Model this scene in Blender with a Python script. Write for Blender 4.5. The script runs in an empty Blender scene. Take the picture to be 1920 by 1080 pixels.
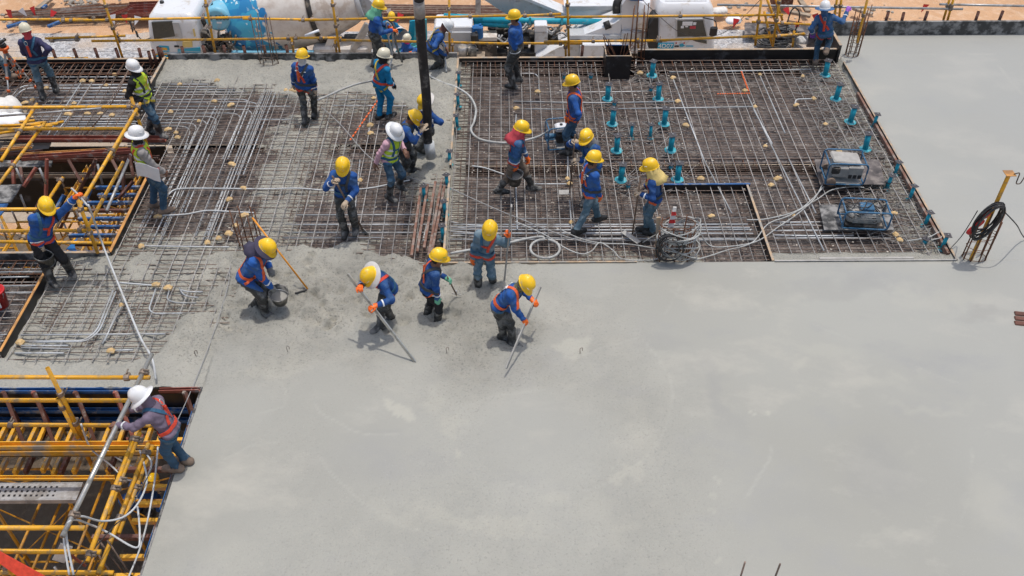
import bpy, math, random, numpy as np
from mathutils import Vector, Matrix
random.seed(7); rng = np.random.default_rng(7)
R = math.radians
scene = bpy.context.scene
COL = scene.collection
# ---------------------------------------------------------------- camera
CAM_H = 10.0; PITCH = R(42); YAW = R(-0.5); FPX = 1720.0
cam_d = bpy.data.cameras.new('camera'); cam = bpy.data.objects.new('camera', cam_d); COL.objects.link(cam)
cam.location = (0, 0, CAM_H); cam.rotation_euler = (R(90) - PITCH, 0, YAW)
cam_d.sensor_width = 36; cam_d.lens = 36 * FPX / 1920; cam_d.clip_end = 3000
scene.camera = cam
# ---------------------------------------------------------------- world, sun, exposure
SUN_EL = R(83); SUN_AZ = R(50)          # azimuth of the sun, clockwise from +Y
world = bpy.data.worlds.new('World'); scene.world = world; world.use_nodes = True
nt = world.node_tree; bg = nt.nodes['Background']
sky = nt.nodes.new('ShaderNodeTexSky'); sky.sky_type = 'NISHITA'; sky.sun_disc = False
sky.sun_elevation = SUN_EL; sky.sun_rotation = SUN_AZ
sky.air_density = 1.3; sky.dust_density = 4.0; sky.ozone_density = 1.0
nt.links.new(sky.outputs[0], bg.inputs[0]); bg.inputs[1].default_value = 0.155
sl = bpy.data.lights.new('sun', 'SUN'); sun = bpy.data.objects.new('sun', sl); COL.objects.link(sun)
sl.energy = 2.5; sl.angle = R(0.8); sl.color = (1.0, 0.95, 0.87)
sd = Vector((math.sin(SUN_AZ) * math.cos(SUN_EL), math.cos(SUN_AZ) * math.cos(SUN_EL), math.sin(SUN_EL)))
sun.rotation_euler = sd.to_track_quat('Z', 'Y').to_euler(); sun.location = sd * 60
vs = scene.view_settings; vs.view_transform = 'Standard'; vs.look = 'None'; vs.gamma = 1
vs.exposure = -0.14
scene.cycles.max_bounces = 6
# ---------------------------------------------------------------- pixel -> place
def ray(px, py):
    a = (px - 960) / FPX; b = -(py - 540) / FPX
    cp, sp = math.cos(PITCH), math.sin(PITCH)
    d = (a, cp + b * sp, -sp + b * cp); c, s = math.cos(YAW), math.sin(YAW)
    return (d[0] * c - d[1] * s, d[0] * s + d[1] * c, d[2])
def P(px, py, z=0.0):                    # where the ray meets height z
    d = ray(px, py); t = (z - CAM_H) / d[2]; return Vector((d[0] * t, d[1] * t, z))
def PY(px, py, Y):                       # where the ray meets the upright plane y = Y
    d = ray(px, py); t = Y / d[1]; return Vector((d[0] * t, Y, CAM_H + d[2] * t))
# ---------------------------------------------------------------- materials
MATS = {}
def mat(name, col, rough=0.7, metal=0.0, var=0.18, scale=6.0, dirt=None, dirt_amt=0.0, dirt_scale=3.0, bump=0.0, bscale=60.0, objvar=0.0, spec=0.4, trans=0.0, coat=0.0):
    if name in MATS: return MATS[name]
    m = bpy.data.materials.new(name); m.use_nodes = True; MATS[name] = m
    n = m.node_tree.nodes; l = m.node_tree.links; b = n['Principled BSDF']
    b.inputs['Roughness'].default_value = rough; b.inputs['Metallic'].default_value = metal
    b.inputs['Specular IOR Level'].default_value = spec
    if trans: b.inputs['Transmission Weight'].default_value = trans
    if coat: b.inputs['Coat Weight'].default_value = coat; b.inputs['Coat Roughness'].default_value = 0.15
    tc = n.new('ShaderNodeTexCoord')
    no = n.new('ShaderNodeTexNoise'); no.inputs['Scale'].default_value = scale; no.inputs['Detail'].default_value = 5
    l.new(tc.outputs['Object'], no.inputs['Vector'])
    rp = n.new('ShaderNodeMapRange'); rp.inputs[1].default_value = 0.3; rp.inputs[2].default_value = 0.7
    rp.inputs[3].default_value = 1 - var; rp.inputs[4].default_value = 1 + var
    l.new(no.outputs['Fac'], rp.inputs[0])
    mu = n.new('ShaderNodeMix'); mu.data_type = 'RGBA'; mu.blend_type = 'MULTIPLY'; mu.inputs[0].default_value = 1
    mu.inputs[6].default_value = (*col, 1); l.new(rp.outputs[0], mu.inputs[7]); out = mu.outputs[2]
    if objvar:
        oi = n.new('ShaderNodeObjectInfo'); r2 = n.new('ShaderNodeMapRange')
        r2.inputs[3].default_value = 1 - objvar; r2.inputs[4].default_value = 1 + objvar; l.new(oi.outputs['Random'], r2.inputs[0])
        m2 = n.new('ShaderNodeMix'); m2.data_type = 'RGBA'; m2.blend_type = 'MULTIPLY'; m2.inputs[0].default_value = 1
        l.new(out, m2.inputs[6]); l.new(r2.outputs[0], m2.inputs[7]); out = m2.outputs[2]
    if dirt:
        n2 = n.new('ShaderNodeTexNoise'); n2.inputs['Scale'].default_value = dirt_scale; n2.inputs['Detail'].default_value = 8; n2.inputs['Roughness'].default_value = 0.65
        l.new(tc.outputs['Object'], n2.inputs['Vector'])
        r3 = n.new('ShaderNodeMapRange'); t = 0.62 - 0.3 * dirt_amt
        r3.inputs[1].default_value = t; r3.inputs[2].default_value = t + 0.13; l.new(n2.outputs['Fac'], r3.inputs[0])
        m3 = n.new('ShaderNodeMix'); m3.data_type = 'RGBA'; l.new(r3.outputs[0], m3.inputs[0]); l.new(out, m3.inputs[6]); m3.inputs[7].default_value = (*dirt, 1); out = m3.outputs[2]
        rr = n.new('ShaderNodeMapRange'); rr.inputs[3].default_value = rough; rr.inputs[4].default_value = max(rough, 0.85); l.new(r3.outputs[0], rr.inputs[0]); l.new(rr.outputs[0], b.inputs['Roughness'])
    l.new(out, b.inputs['Base Color'])
    if bump:
        n4 = n.new('ShaderNodeTexNoise'); n4.inputs['Scale'].default_value = bscale; n4.inputs['Detail'].default_value = 4; l.new(tc.outputs['Object'], n4.inputs['Vector'])
        bp = n.new('ShaderNodeBump'); bp.inputs['Strength'].default_value = bump; bp.inputs['Distance'].default_value = 0.01
        l.new(n4.outputs['Fac'], bp.inputs['Height']); l.new(bp.outputs[0], b.inputs['Normal'])
    return m
CEM = (0.3, 0.295, 0.28)
M = dict(
 rebar=mat('rebar_steel', (0.19, 0.14, 0.115), .75, .3, .35, 9, dirt=(0.3, 0.27, 0.25), dirt_amt=.35, dirt_scale=2.2, objvar=.3, bump=.5, bscale=120),
 rebar_grey=mat('rebar_cement', (0.37, 0.355, 0.34), .7, .2, .3, 7, dirt=(0.2, 0.165, 0.14), dirt_amt=.25, dirt_scale=2.5, objvar=.25, bump=.5, bscale=120),
 rebar_rust=mat('rebar_rust', (0.15, 0.065, 0.035), .85, .1, .35, 12, dirt=(0.22, 0.13, 0.09), dirt_amt=.4, objvar=.25),
 conduit=mat('conduit_zinc', (0.42, 0.44, 0.455), .42, .2, .12, 5, dirt=(0.27, 0.26, 0.245), dirt_amt=.45, dirt_scale=2.6, objvar=.25),
 pvc_white=mat('pvc_white', (0.52, 0.54, 0.55), .5, 0, .1, 4, dirt=(0.36, 0.35, 0.33), dirt_amt=.35),
 tan=mat('tan_wrap', (0.52, 0.36, 0.17), .6, 0, .25, 14, dirt=CEM, dirt_amt=.25, dirt_scale=9, objvar=.15),
 teal=mat('teal_pvc', (0.014, 0.32, 0.44), .4, 0, .12, 6, dirt=(0.25, 0.32, 0.33), dirt_amt=.1, dirt_scale=8),
 teal_lt=mat('teal_flange', (0.06, 0.42, 0.5), .45, 0, .15, 9, dirt=CEM, dirt_amt=.25, dirt_scale=9),
 plate=mat('dark_plate', (0.075, 0.07, 0.075), .5, .3, .3, 20, dirt=(0.25, 0.23, 0.21), dirt_amt=.2, dirt_scale=12),
 ply=mat('film_ply', (0.085, 0.072, 0.068), .5, 0, .45, 5, dirt=(0.22, 0.195, 0.18), dirt_amt=.5, dirt_scale=4.5, objvar=.25),
 ply_black=mat('black_ply', (0.018, 0.017, 0.018), .35, 0, .3, 4, dirt=(0.1, 0.1, 0.105), dirt_amt=.2, dirt_scale=2.5),
 ply_dusty=mat('dusty_ply', (0.05, 0.05, 0.05), .6, 0, .3, 6, dirt=(0.26, 0.255, 0.25), dirt_amt=.55, dirt_scale=4),
 wood=mat('timber_edge', (0.44, 0.32, 0.21), .75, 0, .2, 8, dirt=(0.3, 0.28, 0.25), dirt_amt=.55, dirt_scale=5),
 wood_or=mat('orange_timber', (0.55, 0.27, 0.08), .7, 0, .2, 8, dirt=(0.3, 0.16, 0.07), dirt_amt=.4, dirt_scale=4),
 wood_old=mat('old_timber', (0.3, 0.24, 0.18), .85, 0, .3, 6),
 yellow=mat('yellow_tube', (0.72, 0.36, 0.022), .42, .05, .12, 5, dirt=(0.4, 0.27, 0.12), dirt_amt=.42, dirt_scale=7, objvar=.12),
 yellow_dk=mat('yellow_old', (0.52, 0.24, 0.02), .5, .05, .2, 5, dirt=(0.25, 0.16, 0.08), dirt_amt=.4, dirt_scale=4, objvar=.12),
 yellow_beam=mat('yellow_beam', (0.74, 0.38, 0.03), .5, .0, .15, 6, dirt=(0.32, 0.29, 0.24), dirt_amt=.45, dirt_scale=3, objvar=.1),
 dusty_red=mat('dusty_red_steel', (0.19, 0.1, 0.072), .8, 0, .25, 7, dirt=(0.27, 0.225, 0.195), dirt_amt=.5, dirt_scale=5, objvar=.2),
 redsteel=mat('red_steel', (0.27, 0.085, 0.06), .6, .1, .2, 6, dirt=(0.33, 0.27, 0.24), dirt_amt=.25, dirt_scale=6, objvar=.15),
 brownsteel=mat('brown_steel', (0.12, 0.05, 0.035), .6, .1, .25, 6, dirt=(0.28, 0.24, 0.21), dirt_amt=.22, dirt_scale=7, objvar=.2),
 bluesteel=mat('blue_steel', (0.025, 0.1, 0.27), .5, .1, .2, 6, dirt=(0.27, 0.28, 0.29), dirt_amt=.35, dirt_scale=5),
 zinc=mat('zinc', (0.42, 0.42, 0.42), .45, .5, .2, 8, dirt=(0.3, 0.28, 0.26), dirt_amt=.4),
 clamp=mat('clamp_steel', (0.24, 0.19, 0.15), .6, .4, .3, 20, objvar=.2),
 hose=mat('grey_hose', (0.42, 0.43, 0.42), .6, 0, .15, 5, dirt=CEM, dirt_amt=.5, dirt_scale=3),
 hose_dk=mat('dark_hose', (0.1, 0.1, 0.1), .6, 0, .25, 5, dirt=(0.3, 0.29, 0.28), dirt_amt=.35, dirt_scale=6),
 rubber=mat('black_rubber', (0.022, 0.022, 0.024), .6, 0, .3, 8, dirt=(0.16, 0.15, 0.14), dirt_amt=.22, dirt_scale=5, bump=.3, bscale=25),
 cable=mat('black_cable', (0.03, 0.03, 0.032), .5, 0, .2, 9, dirt=(0.2, 0.2, 0.19), dirt_amt=.25),
 rope=mat('grey_rope', (0.3, 0.3, 0.3), .8),
 red_pl=mat('red_plastic', (0.55, 0.03, 0.03), .4),
 red_web=mat('red_webbing', (0.62, 0.06, 0.03), .65, 0, .2, 20),
 orange_web=mat('orange_webbing', (0.7, 0.12, 0.035), .65, 0, .2, 20),
 blue_web=mat('blue_webbing', (0.03, 0.11, 0.2), .7, 0, .2, 20),
 yellow_web=mat('yellow_webbing', (0.55, 0.42, 0.05), .7),
 dark_web=mat('dark_webbing', (0.05, 0.055, 0.06), .7),
 white_ref=mat('reflective_white', (0.7, 0.72, 0.73), .4),
 jk_blue=mat('blue_cotton', (0.013, 0.072, 0.27), .85, 0, .25, 9, dirt=(0.05, 0.115, 0.26), dirt_amt=.4, dirt_scale=5, objvar=.3, bump=.35, bscale=40),
 jk_mid=mat('faded_blue', (0.035, 0.11, 0.27), .85, 0, .25, 9, dirt=(0.1, 0.17, 0.28), dirt_amt=.4, bump=.25, bscale=45),
 jk_navy=mat('navy_cotton', (0.035, 0.035, 0.09), .85, 0, .25, 9, bump=.25, bscale=45),
 jk_cyan=mat('bright_blue', (0.0, 0.16, 0.34), .8, 0, .2, 9, bump=.25, bscale=45),
 jk_denim=mat('pale_denim', (0.12, 0.2, 0.27), .9, 0, .25, 8, dirt=(0.2, 0.26, 0.3), dirt_amt=.4, bump=.25, bscale=45),
 jk_grey=mat('grey_hoodie', (0.3, 0.28, 0.27), .9, 0, .15, 8, bump=.25, bscale=45),
 jk_lav=mat('lavender_cloth', (0.17, 0.135, 0.19), .9, 0, .2, 8, bump=.25, bscale=45),
 jk_pink=mat('pink_cotton', (0.6, 0.36, 0.42), .9, 0, .15, 8, bump=.25, bscale=45),
 black_cl=mat('black_cloth', (0.016, 0.016, 0.018), .85, 0, .3, 9, bump=.25, bscale=45),
 wader=mat('wader_rubber', (0.035, 0.037, 0.037), .4, 0, .3, 8, dirt=(0.2, 0.2, 0.19), dirt_amt=.42, dirt_scale=4, bump=.4, bscale=30),
 denim=mat('denim', (0.085, 0.15, 0.2), .9, 0, .3, 7, dirt=(0.2, 0.27, 0.31), dirt_amt=.4, dirt_scale=5, bump=.25, bscale=45),
 denim_dk=mat('dark_denim', (0.04, 0.09, 0.15), .9, 0, .3, 7, dirt=(0.11, 0.16, 0.2), dirt_amt=.35, dirt_scale=5, bump=.25, bscale=45),
 khaki=mat('khaki', (0.16, 0.12, 0.09), .9, 0, .25, 8, bump=.25, bscale=45),
 boot=mat('boot_rubber', (0.03, 0.03, 0.03), .4, 0, .3, 10, dirt=(0.19, 0.185, 0.175), dirt_amt=.5, dirt_scale=7),
 boot_tan=mat('boot_tan', (0.22, 0.16, 0.12), .8, 0, .2, 10),
 shoe=mat('black_shoe', (0.02, 0.02, 0.02), .5, 0, .2, 10, dirt=(0.2, 0.19, 0.18), dirt_amt=.3, dirt_scale=9),
 skin=mat('skin', (0.2, 0.1, 0.065), .6, 0, .1, 12),
 hair=mat('black_hair', (0.01, 0.009, 0.008), .6),
 gl_or=mat('orange_glove', (0.85, 0.16, 0.02), .5, 0, .12, 15),
 gl_tan=mat('tan_glove', (0.5, 0.39, 0.28), .85, 0, .2, 15, dirt=CEM, dirt_amt=.3, dirt_scale=15),
 gl_gr=mat('grey_glove', (0.2, 0.2, 0.19), .8, 0, .2, 15),
 gl_purple=mat('purple_glove', (0.3, 0.1, 0.5), .6),
 hat_y=mat('helmet_yellow', (0.85, 0.52, 0.012), .4, 0, .06, 6, dirt=(0.6, 0.47, 0.2), dirt_amt=.2, dirt_scale=14, objvar=.1, coat=.2),
 hat_w=mat('helmet_white', (0.75, 0.76, 0.77), .3, 0, .04, 6, dirt=(0.5, 0.49, 0.45), dirt_amt=.08, dirt_scale=12, coat=.4),
 hat_c=mat('helmet_cream', (0.66, 0.62, 0.48), .35, 0, .06, 6, dirt=(0.45, 0.42, 0.35), dirt_amt=.2, dirt_scale=12, coat=.3),
 green_mk=mat('green_mark', (0.05, 0.25, 0.05), .5),
 hivis=mat('hivis_lime', (0.5, 0.68, 0.04), .7, 0, .1, 8, bump=.2, bscale=40),
 cl_green=mat('mint_cloth', (0.16, 0.46, 0.3), .9, 0, .15, 9), cl_red=mat('red_cloth', (0.55, 0.07, 0.09), .9, 0, .15, 9),
 cl_lime=mat('lime_cloth', (0.5, 0.6, 0.08), .9, 0, .12, 9), cl_yel=mat('pale_yellow_cloth', (0.68, 0.52, 0.2), .9, 0, .12, 9),
 cl_navy=mat('purple_navy_cloth', (0.055, 0.05, 0.085), .9), cl_grey=mat('grey_cloth', (0.17, 0.17, 0.18), .9),
 cl_white=mat('white_cloth', (0.6, 0.58, 0.56), .9, 0, .1, 12), cl_brown=mat('brown_cloth', (0.16, 0.07, 0.055), .9), cl_camo=mat('camo_cloth', (0.11, 0.13, 0.08), .9, 0, .5, 25, dirt=(0.28, 0.2, 0.17), dirt_amt=.4, dirt_scale=20),
 cl_pink=mat('pink_cloth', (0.65, 0.05, 0.22), .9), cl_purple=mat('purple_cloth', (0.22, 0.08, 0.4), .85), paper=mat('paper', (0.78, 0.79, 0.82), .7, 0, .05, 6),
 alu=mat('aluminium', (0.5, 0.49, 0.46), .35, .7, .12, 6, dirt=CEM, dirt_amt=.45, dirt_scale=5),
 tool_wood=mat('tool_wood', (0.16, 0.11, 0.08), .8, 0, .2, 8), tool_or=mat('tool_orange', (0.75, 0.3, 0.03), .5, 0, .1, 6),
 steel_cem=mat('cement_steel', (0.36, 0.35, 0.33), .7, .1, .15, 8), bucket=mat('bucket_rubber', (0.09, 0.09, 0.085), .7, 0, .2, 8, dirt=(0.28, 0.27, 0.25), dirt_amt=.5, dirt_scale=6), bucket_in=mat('cement_slurry', (0.3, 0.295, 0.275), .6, 0, .1, 9),
 truckw=mat('truck_white', (0.68, 0.69, 0.71), .3, 0, .04, 2, dirt=(0.48, 0.44, 0.39), dirt_amt=.25, dirt_scale=3, coat=.3), truckg=mat('truck_grey', (0.5, 0.51, 0.52), .4, .1, .08, 3, dirt=(0.38, 0.35, 0.31), dirt_amt=.3, dirt_scale=3),
 drum=mat('drum_cream', (0.66, 0.62, 0.57), .5, 0, .1, 2, dirt=(0.48, 0.41, 0.35), dirt_amt=.42, dirt_scale=2.5), chassis=mat('chassis_dark', (0.045, 0.043, 0.042), .6, .2, .35, 6, dirt=(0.26, 0.22, 0.18), dirt_amt=.4, dirt_scale=4),
 cyan=mat('cyan_paint', (0.03, 0.34, 0.5), .35, 0, .06, 4), skyblue=mat('sky_blue_tank', (0.2, 0.5, 0.66), .4, 0, .08, 4, dirt=(0.35, 0.45, 0.5), dirt_amt=.2), glass=mat('cab_glass', (0.025, 0.03, 0.03), .06, 0, .4, 3, spec=.8), tyre=mat('tyre', (0.035, 0.034, 0.034), .8, 0, .2, 8, dirt=(0.18, 0.16, 0.14), dirt_amt=.4), rimm=mat('rim', (0.4, 0.34, 0.28), .6, .2, .2, 8),
 blackp=mat('black_plastic', (0.025, 0.025, 0.027), .5, 0, .2, 6), ink=mat('ink', (0.01, 0.015, 0.03), .5), bluebin=mat('blue_plastic', (0.015, 0.13, 0.36), .4), stone=mat('stone', (0.45, 0.44, 0.42), .9, 0, .3, 9, objvar=.2), orange=mat('orange_paint', (0.75, 0.14, 0.03), .5),
 debris=mat('debris', (0.4, 0.36, 0.31), .9, 0, .4, 9, objvar=.3), bag=mat('white_sack', (0.68, 0.66, 0.63), .8, 0, .1, 9, bump=.5, bscale=20), frame_blue=mat('blue_frame', (0.04, 0.13, 0.24), .5, .1, .2, 8, dirt=CEM, dirt_amt=.25, dirt_scale=9), motor=mat('motor_grey', (0.33, 0.33, 0.32), .55, .2, .15, 9, dirt=(0.45, 0.42, 0.38), dirt_amt=.4, dirt_scale=8),
)
# ---------------------------------------------------------------- mesh helpers
def V(*a): return Vector(a)
class MB:
    def __init__(s): s.v = []; s.f = []; s.m = []; s.sm = []
    def add(s, vs, fs, m=0, smooth=False):
        o = len(s.v); s.v += [tuple(v) for v in vs]; s.f += [tuple(i + o for i in f) for f in fs]; s.m += [m] * len(fs); s.sm += [smooth] * len(fs); return s
    def box(s, c, d, m=0, rot=None, bev=0.0):
        hx, hy, hz = d[0] / 2, d[1] / 2, d[2] / 2
        if bev > 0:
            b = min(bev, hx * .9, hy * .9, hz * .9); pts = []; 
            for z, i in ((-hz, b), (-hz + b, 0), (hz - b, 0), (hz, b)):
                X, Y = hx - i, hy - i; pts += [(-X + b, -Y, z), (X - b, -Y, z), (X, -Y + b, z), (X, Y - b, z), (X - b, Y, z), (-X + b, Y, z), (-X, Y - b, z), (-X, -Y + b, z)]
            fs = [tuple(range(7, -1, -1)), tuple(range(24, 32))]
            for k in range(3):
                for j in range(8): fs.append((k * 8 + j, k * 8 + (j + 1) % 8, k * 8 + 8 + (j + 1) % 8, k * 8 + 8 + j))
        else:
            pts = [(sx * hx, sy * hy, sz * hz) for sz in (-1, 1) for sx, sy in ((-1, -1), (1, -1), (1, 1), (-1, 1))]
            fs = [(3, 2, 1, 0), (4, 5, 6, 7), (0, 1, 5, 4), (1, 2, 6, 5), (2, 3, 7, 6), (3, 0, 4, 7)]
        c = Vector(c); 
        vs = [c + (rot @ Vector(p) if rot is not None else Vector(p)) for p in pts]
        return s.add(vs, fs, m)
    def beam(s, a, b, w, h, m=0, up=(0, 0, 1), bev=0.0):
        a, b = Vector(a), Vector(b); d = b - a; L = d.length; d.normalize(); up = Vector(up)
        if abs(d.dot(up)) > .98: up = Vector((0, 1, 0))
        x = d.cross(up).normalized(); z = x.cross(d)
        rot = Matrix((x, d, z)).transposed()
        return s.box((a + b) / 2, (w, L, h), m, rot, bev)
    def tube(s, pts, r, n=8, m=0, caps=True, closed=False):
        pts = [Vector(p) for p in pts]; N = len(pts); rr = r if isinstance(r, (list, tuple)) else [r] * N
        t0 = (pts[1] - pts[0]).normalized(); ref = Vector((0, 0, 1)) if abs(t0.z) < .9 else Vector((1, 0, 0))
        x = t0.cross(ref).normalized(); vs = []
        for i, p in enumerate(pts):
            if closed: t = (pts[(i + 1) % N] - pts[i - 1])
            else: t = (pts[min(i + 1, N - 1)] - pts[max(i - 1, 0)])
            if t.length < 1e-9: t = t0
            t.normalize(); x = (x - t * x.dot(t)); 
            if x.length < 1e-6: x = t.cross(Vector((.3, .5, .8)))
            x.normalize(); y = t.cross(x)
            for k in range(n):
                a = 2 * math.pi * k / n; vs.append(p + (x * math.cos(a) + y * math.sin(a)) * rr[i])
        fs = []
        for i in range(N if closed else N - 1):
            j = (i + 1) % N
            for k in range(n): fs.append((i * n + k, i * n + (k + 1) % n, j * n + (k + 1) % n, j * n + k))
        s.add(vs, fs, m, n > 5)
        if caps and not closed:
            o = len(s.v) - len(vs)
            s.f += [tuple(o + k for k in range(n - 1, -1, -1)), tuple(o + (N - 1) * n + k for k in range(n))]; s.m += [m, m]; s.sm += [False, False]
        return s
    def pipe(s, a, b, r, n=10, m=0, wall=0.006):      # hollow scaffold tube, open ends visible
        a, b = Vector(a), Vector(b); d = (b - a).normalized(); q = wall
        return s.tube([a + d * .08, a, a, b, b, b - d * .08], [r - q, r - q, r, r, r - q, r - q], n, m, caps=True)
    def lathe(s, prof, c=(0, 0, 0), n=16, m=0, rot=None, smooth=True, caps=True):
        c = Vector(c); vs = []
        for (r, z) in prof:
            for k in range(n):
                a = 2 * math.pi * k / n; p = Vector((r * math.cos(a), r * math.sin(a), z)); vs.append(c + (rot @ p if rot is not None else p))
        fs = []; L = len(prof)
        for i in range(L - 1):
            for k in range(n): fs.append((i * n + k, i * n + (k + 1) % n, (i + 1) * n + (k + 1) % n, (i + 1) * n + k))
        s.add(vs, fs, m, smooth)
        if caps:
            o = len(s.v) - len(vs); s.f += [tuple(o + k for k in range(n - 1, -1, -1)), tuple(o + (L - 1) * n + k for k in range(n))]; s.m += [m, m]; s.sm += [False, False]
        return s
    def prism(s, poly, ext, m=0):         # polygon (3d points) extruded by vector
        n = len(poly); e = Vector(ext); a = [Vector(p) for p in poly]
        return s.add(a + [p + e for p in a], [tuple(range(n - 1, -1, -1)), tuple(range(n, 2 * n))] + [(i, (i + 1) % n, n + (i + 1) % n, n + i) for i in range(n)], m)
    def ribbon(s, pts, nrm, w, m=0, th=.004):
        pts = [Vector(p) for p in pts]; nrm = [Vector(q) for q in nrm]; N = len(pts); vs = []
        for i in range(N):
            t = (pts[min(i + 1, N - 1)] - pts[max(i - 1, 0)]).normalized(); x = t.cross(nrm[i]).normalized() * (w / 2)
            vs += [pts[i] - x, pts[i] + x, pts[i] + x - nrm[i] * th, pts[i] - x - nrm[i] * th]
        fs = []
        for i in range(N - 1):
            for k in range(4): fs.append((i * 4 + k, i * 4 + (k + 1) % 4, i * 4 + 4 + (k + 1) % 4, i * 4 + 4 + k))
        fs += [(0, 1, 2, 3), (N * 4 - 1, N * 4 - 2, N * 4 - 3, N * 4 - 4)]
        return s.add(vs, fs, m)
    def mesh(s, name, mats):
        me = bpy.data.meshes.new(name); me.from_pydata(s.v, [], s.f)
        for k in (mats if isinstance(mats, (list, tuple)) else [mats]): me.materials.append(M[k] if isinstance(k, str) else k)
        me.polygons.foreach_set('material_index', s.m); me.polygons.foreach_set('use_smooth', s.sm); me.update(); return me
    def build(s, name, mats, parent=None, **kw): return obj(name, s.mesh(name, mats), parent, **kw)
def obj(name, me, parent=None, label=None, cat=None, group=None, kind=None, loc=None, rot=None):
    o = bpy.data.objects.new(name, me); COL.objects.link(o)
    if loc is not None: o.location = loc
    if rot is not None: o.rotation_euler = rot
    if parent is not None:
        o.parent = parent
        if loc is None and parent.location.length > 0: o.location = -parent.location     # parts are built in world coordinates
    return tag(o, label, cat, group, kind)
def tag(o, label=None, cat=None, group=None, kind=None):
    for k, v in (('label', label), ('category', cat), ('group', group), ('kind', kind)):
        if v: o[k] = v
    return o
def thing(name, label, cat, loc=(0, 0, 0), group=None, kind=None):
    o = bpy.data.objects.new(name, None); COL.objects.link(o); o.empty_display_size = .1; o.location = loc
    return tag(o, label, cat, group, kind)
def struct(name, mb, mats): return mb.build(name, mats, kind='structure')
def copy_tree(o, parent=None, loc=None, rotz=None, label=None):
    c = o.copy(); COL.objects.link(c); c.parent = parent
    if loc is not None: c.location = loc
    if rotz is not None: c.rotation_euler = (0, 0, rotz)
    if label: c['label'] = label
    for ch in list(o.children): copy_tree(ch, c)
    return c
def smooth_path(pts, n=6):
    pts = [Vector(p) for p in pts]; out = []
    for i in range(len(pts) - 1):
        p0, p1, p2, p3 = pts[max(i - 1, 0)], pts[i], pts[i + 1], pts[min(i + 2, len(pts) - 1)]
        for k in range(n):
            t = k / n; out.append(.5 * ((2 * p1) + (p2 - p0) * t + (2 * p0 - 5 * p1 + 4 * p2 - p3) * t * t + (3 * p1 - p0 - 3 * p2 + p3) * t ** 3))
    return out + [pts[-1]]
def round_path(pts, r=.15, n=5):          # polyline with rounded bends
    pts = [Vector(p) for p in pts]; out = [pts[0]]
    for i in range(1, len(pts) - 1):
        a, b, c = pts[i - 1], pts[i], pts[i + 1]; r1 = min(r, (a - b).length * .45, (c - b).length * .45)
        p, q = b + (a - b).normalized() * r1, b + (c - b).normalized() * r1
        for k in range(n + 1):
            t = k / n; out.append(p * (1 - t) ** 2 + b * 2 * t * (1 - t) + q * t * t)
    return out + [pts[-1]]
def text_mesh(body, size, thick=.004):
    cu = bpy.data.curves.new('lettering', 'FONT'); cu.body = body; cu.size = size; cu.extrude = thick; cu.align_x = 'CENTER'; cu.align_y = 'CENTER'
    o = bpy.data.objects.new('lettering', cu); COL.objects.link(o); dg = bpy.context.evaluated_depsgraph_get()
    me = bpy.data.meshes.new_from_object(o.evaluated_get(dg)); bpy.data.objects.remove(o); bpy.data.curves.remove(cu); return me
# numpy value noise
def _h(ix, iy, iz):
    with np.errstate(over='ignore'):
        n = (ix.astype(np.int64) * 374761393 + iy.astype(np.int64) * 668265263 + iz.astype(np.int64) * 2147483647)
        n = (n ^ (n >> 13)) * 1274126177; n = n ^ (n >> 16)
    return (n & 0xffff) / 65535.0
def vnoise(x, y, z=None):
    x = np.asarray(x, float); y = np.asarray(y, float); z = np.zeros_like(x) if z is None else np.asarray(z, float)
    ix, iy, iz = np.floor(x), np.floor(y), np.floor(z); fx, fy, fz = x - ix, y - iy, z - iz
    fx, fy, fz = fx * fx * (3 - 2 * fx), fy * fy * (3 - 2 * fy), fz * fz * (3 - 2 * fz); r = 0
    for a in (0, 1):
        for b in (0, 1):
            w = (fx if a else 1 - fx) * (fy if b else 1 - fy)
            for c in (0, 1): r = r + w * (fz if c else 1 - fz) * _h(ix + a, iy + b, iz + c)
    return r - .5
def fbm(x, y, o=4): return sum(vnoise(x * 2 ** k + 17 * k, y * 2 ** k - 9 * k) / 2 ** k for k in range(o))
# ================================================================ ground
GZ = -5.5
def node_mat(name):
    m = bpy.data.materials.new(name); m.use_nodes = True; return m, m.node_tree.nodes, m.node_tree.links
def N_noise(n, l, vec, scale, detail=6, rough=.6):
    t = n.new('ShaderNodeTexNoise'); t.inputs['Scale'].default_value = scale; t.inputs['Detail'].default_value = detail; t.inputs['Roughness'].default_value = rough
    l.new(vec, t.inputs['Vector']); return t.outputs['Fac']
def N_range(n, l, src, a, b, c=0., d=1.):
    r = n.new('ShaderNodeMapRange'); r.inputs[1].default_value = a; r.inputs[2].default_value = b; r.inputs[3].default_value = c; r.inputs[4].default_value = d; l.new(src, r.inputs[0]); return r.outputs[0]
def N_mix(n, l, fac, a, b, bt='MIX'):
    x = n.new('ShaderNodeMix'); x.data_type = 'RGBA'; x.blend_type = bt
    for s, k in ((fac, 0), (a, 6), (b, 7)):
        if isinstance(s, (float, int)): x.inputs[k].default_value = s
        elif isinstance(s, tuple): x.inputs[k].default_value = (*s, 1)
        else: l.new(s, x.inputs[k])
    return x.outputs[2]
def N_math(n, l, op, a, b=None):
    x = n.new('ShaderNodeMath'); x.operation = op
    for k, s in enumerate((a, b)):
        if s is None: continue
        if isinstance(s, (float, int)): x.inputs[k].default_value = s
        else: l.new(s, x.inputs[k])
    return x.outputs[0]
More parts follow.
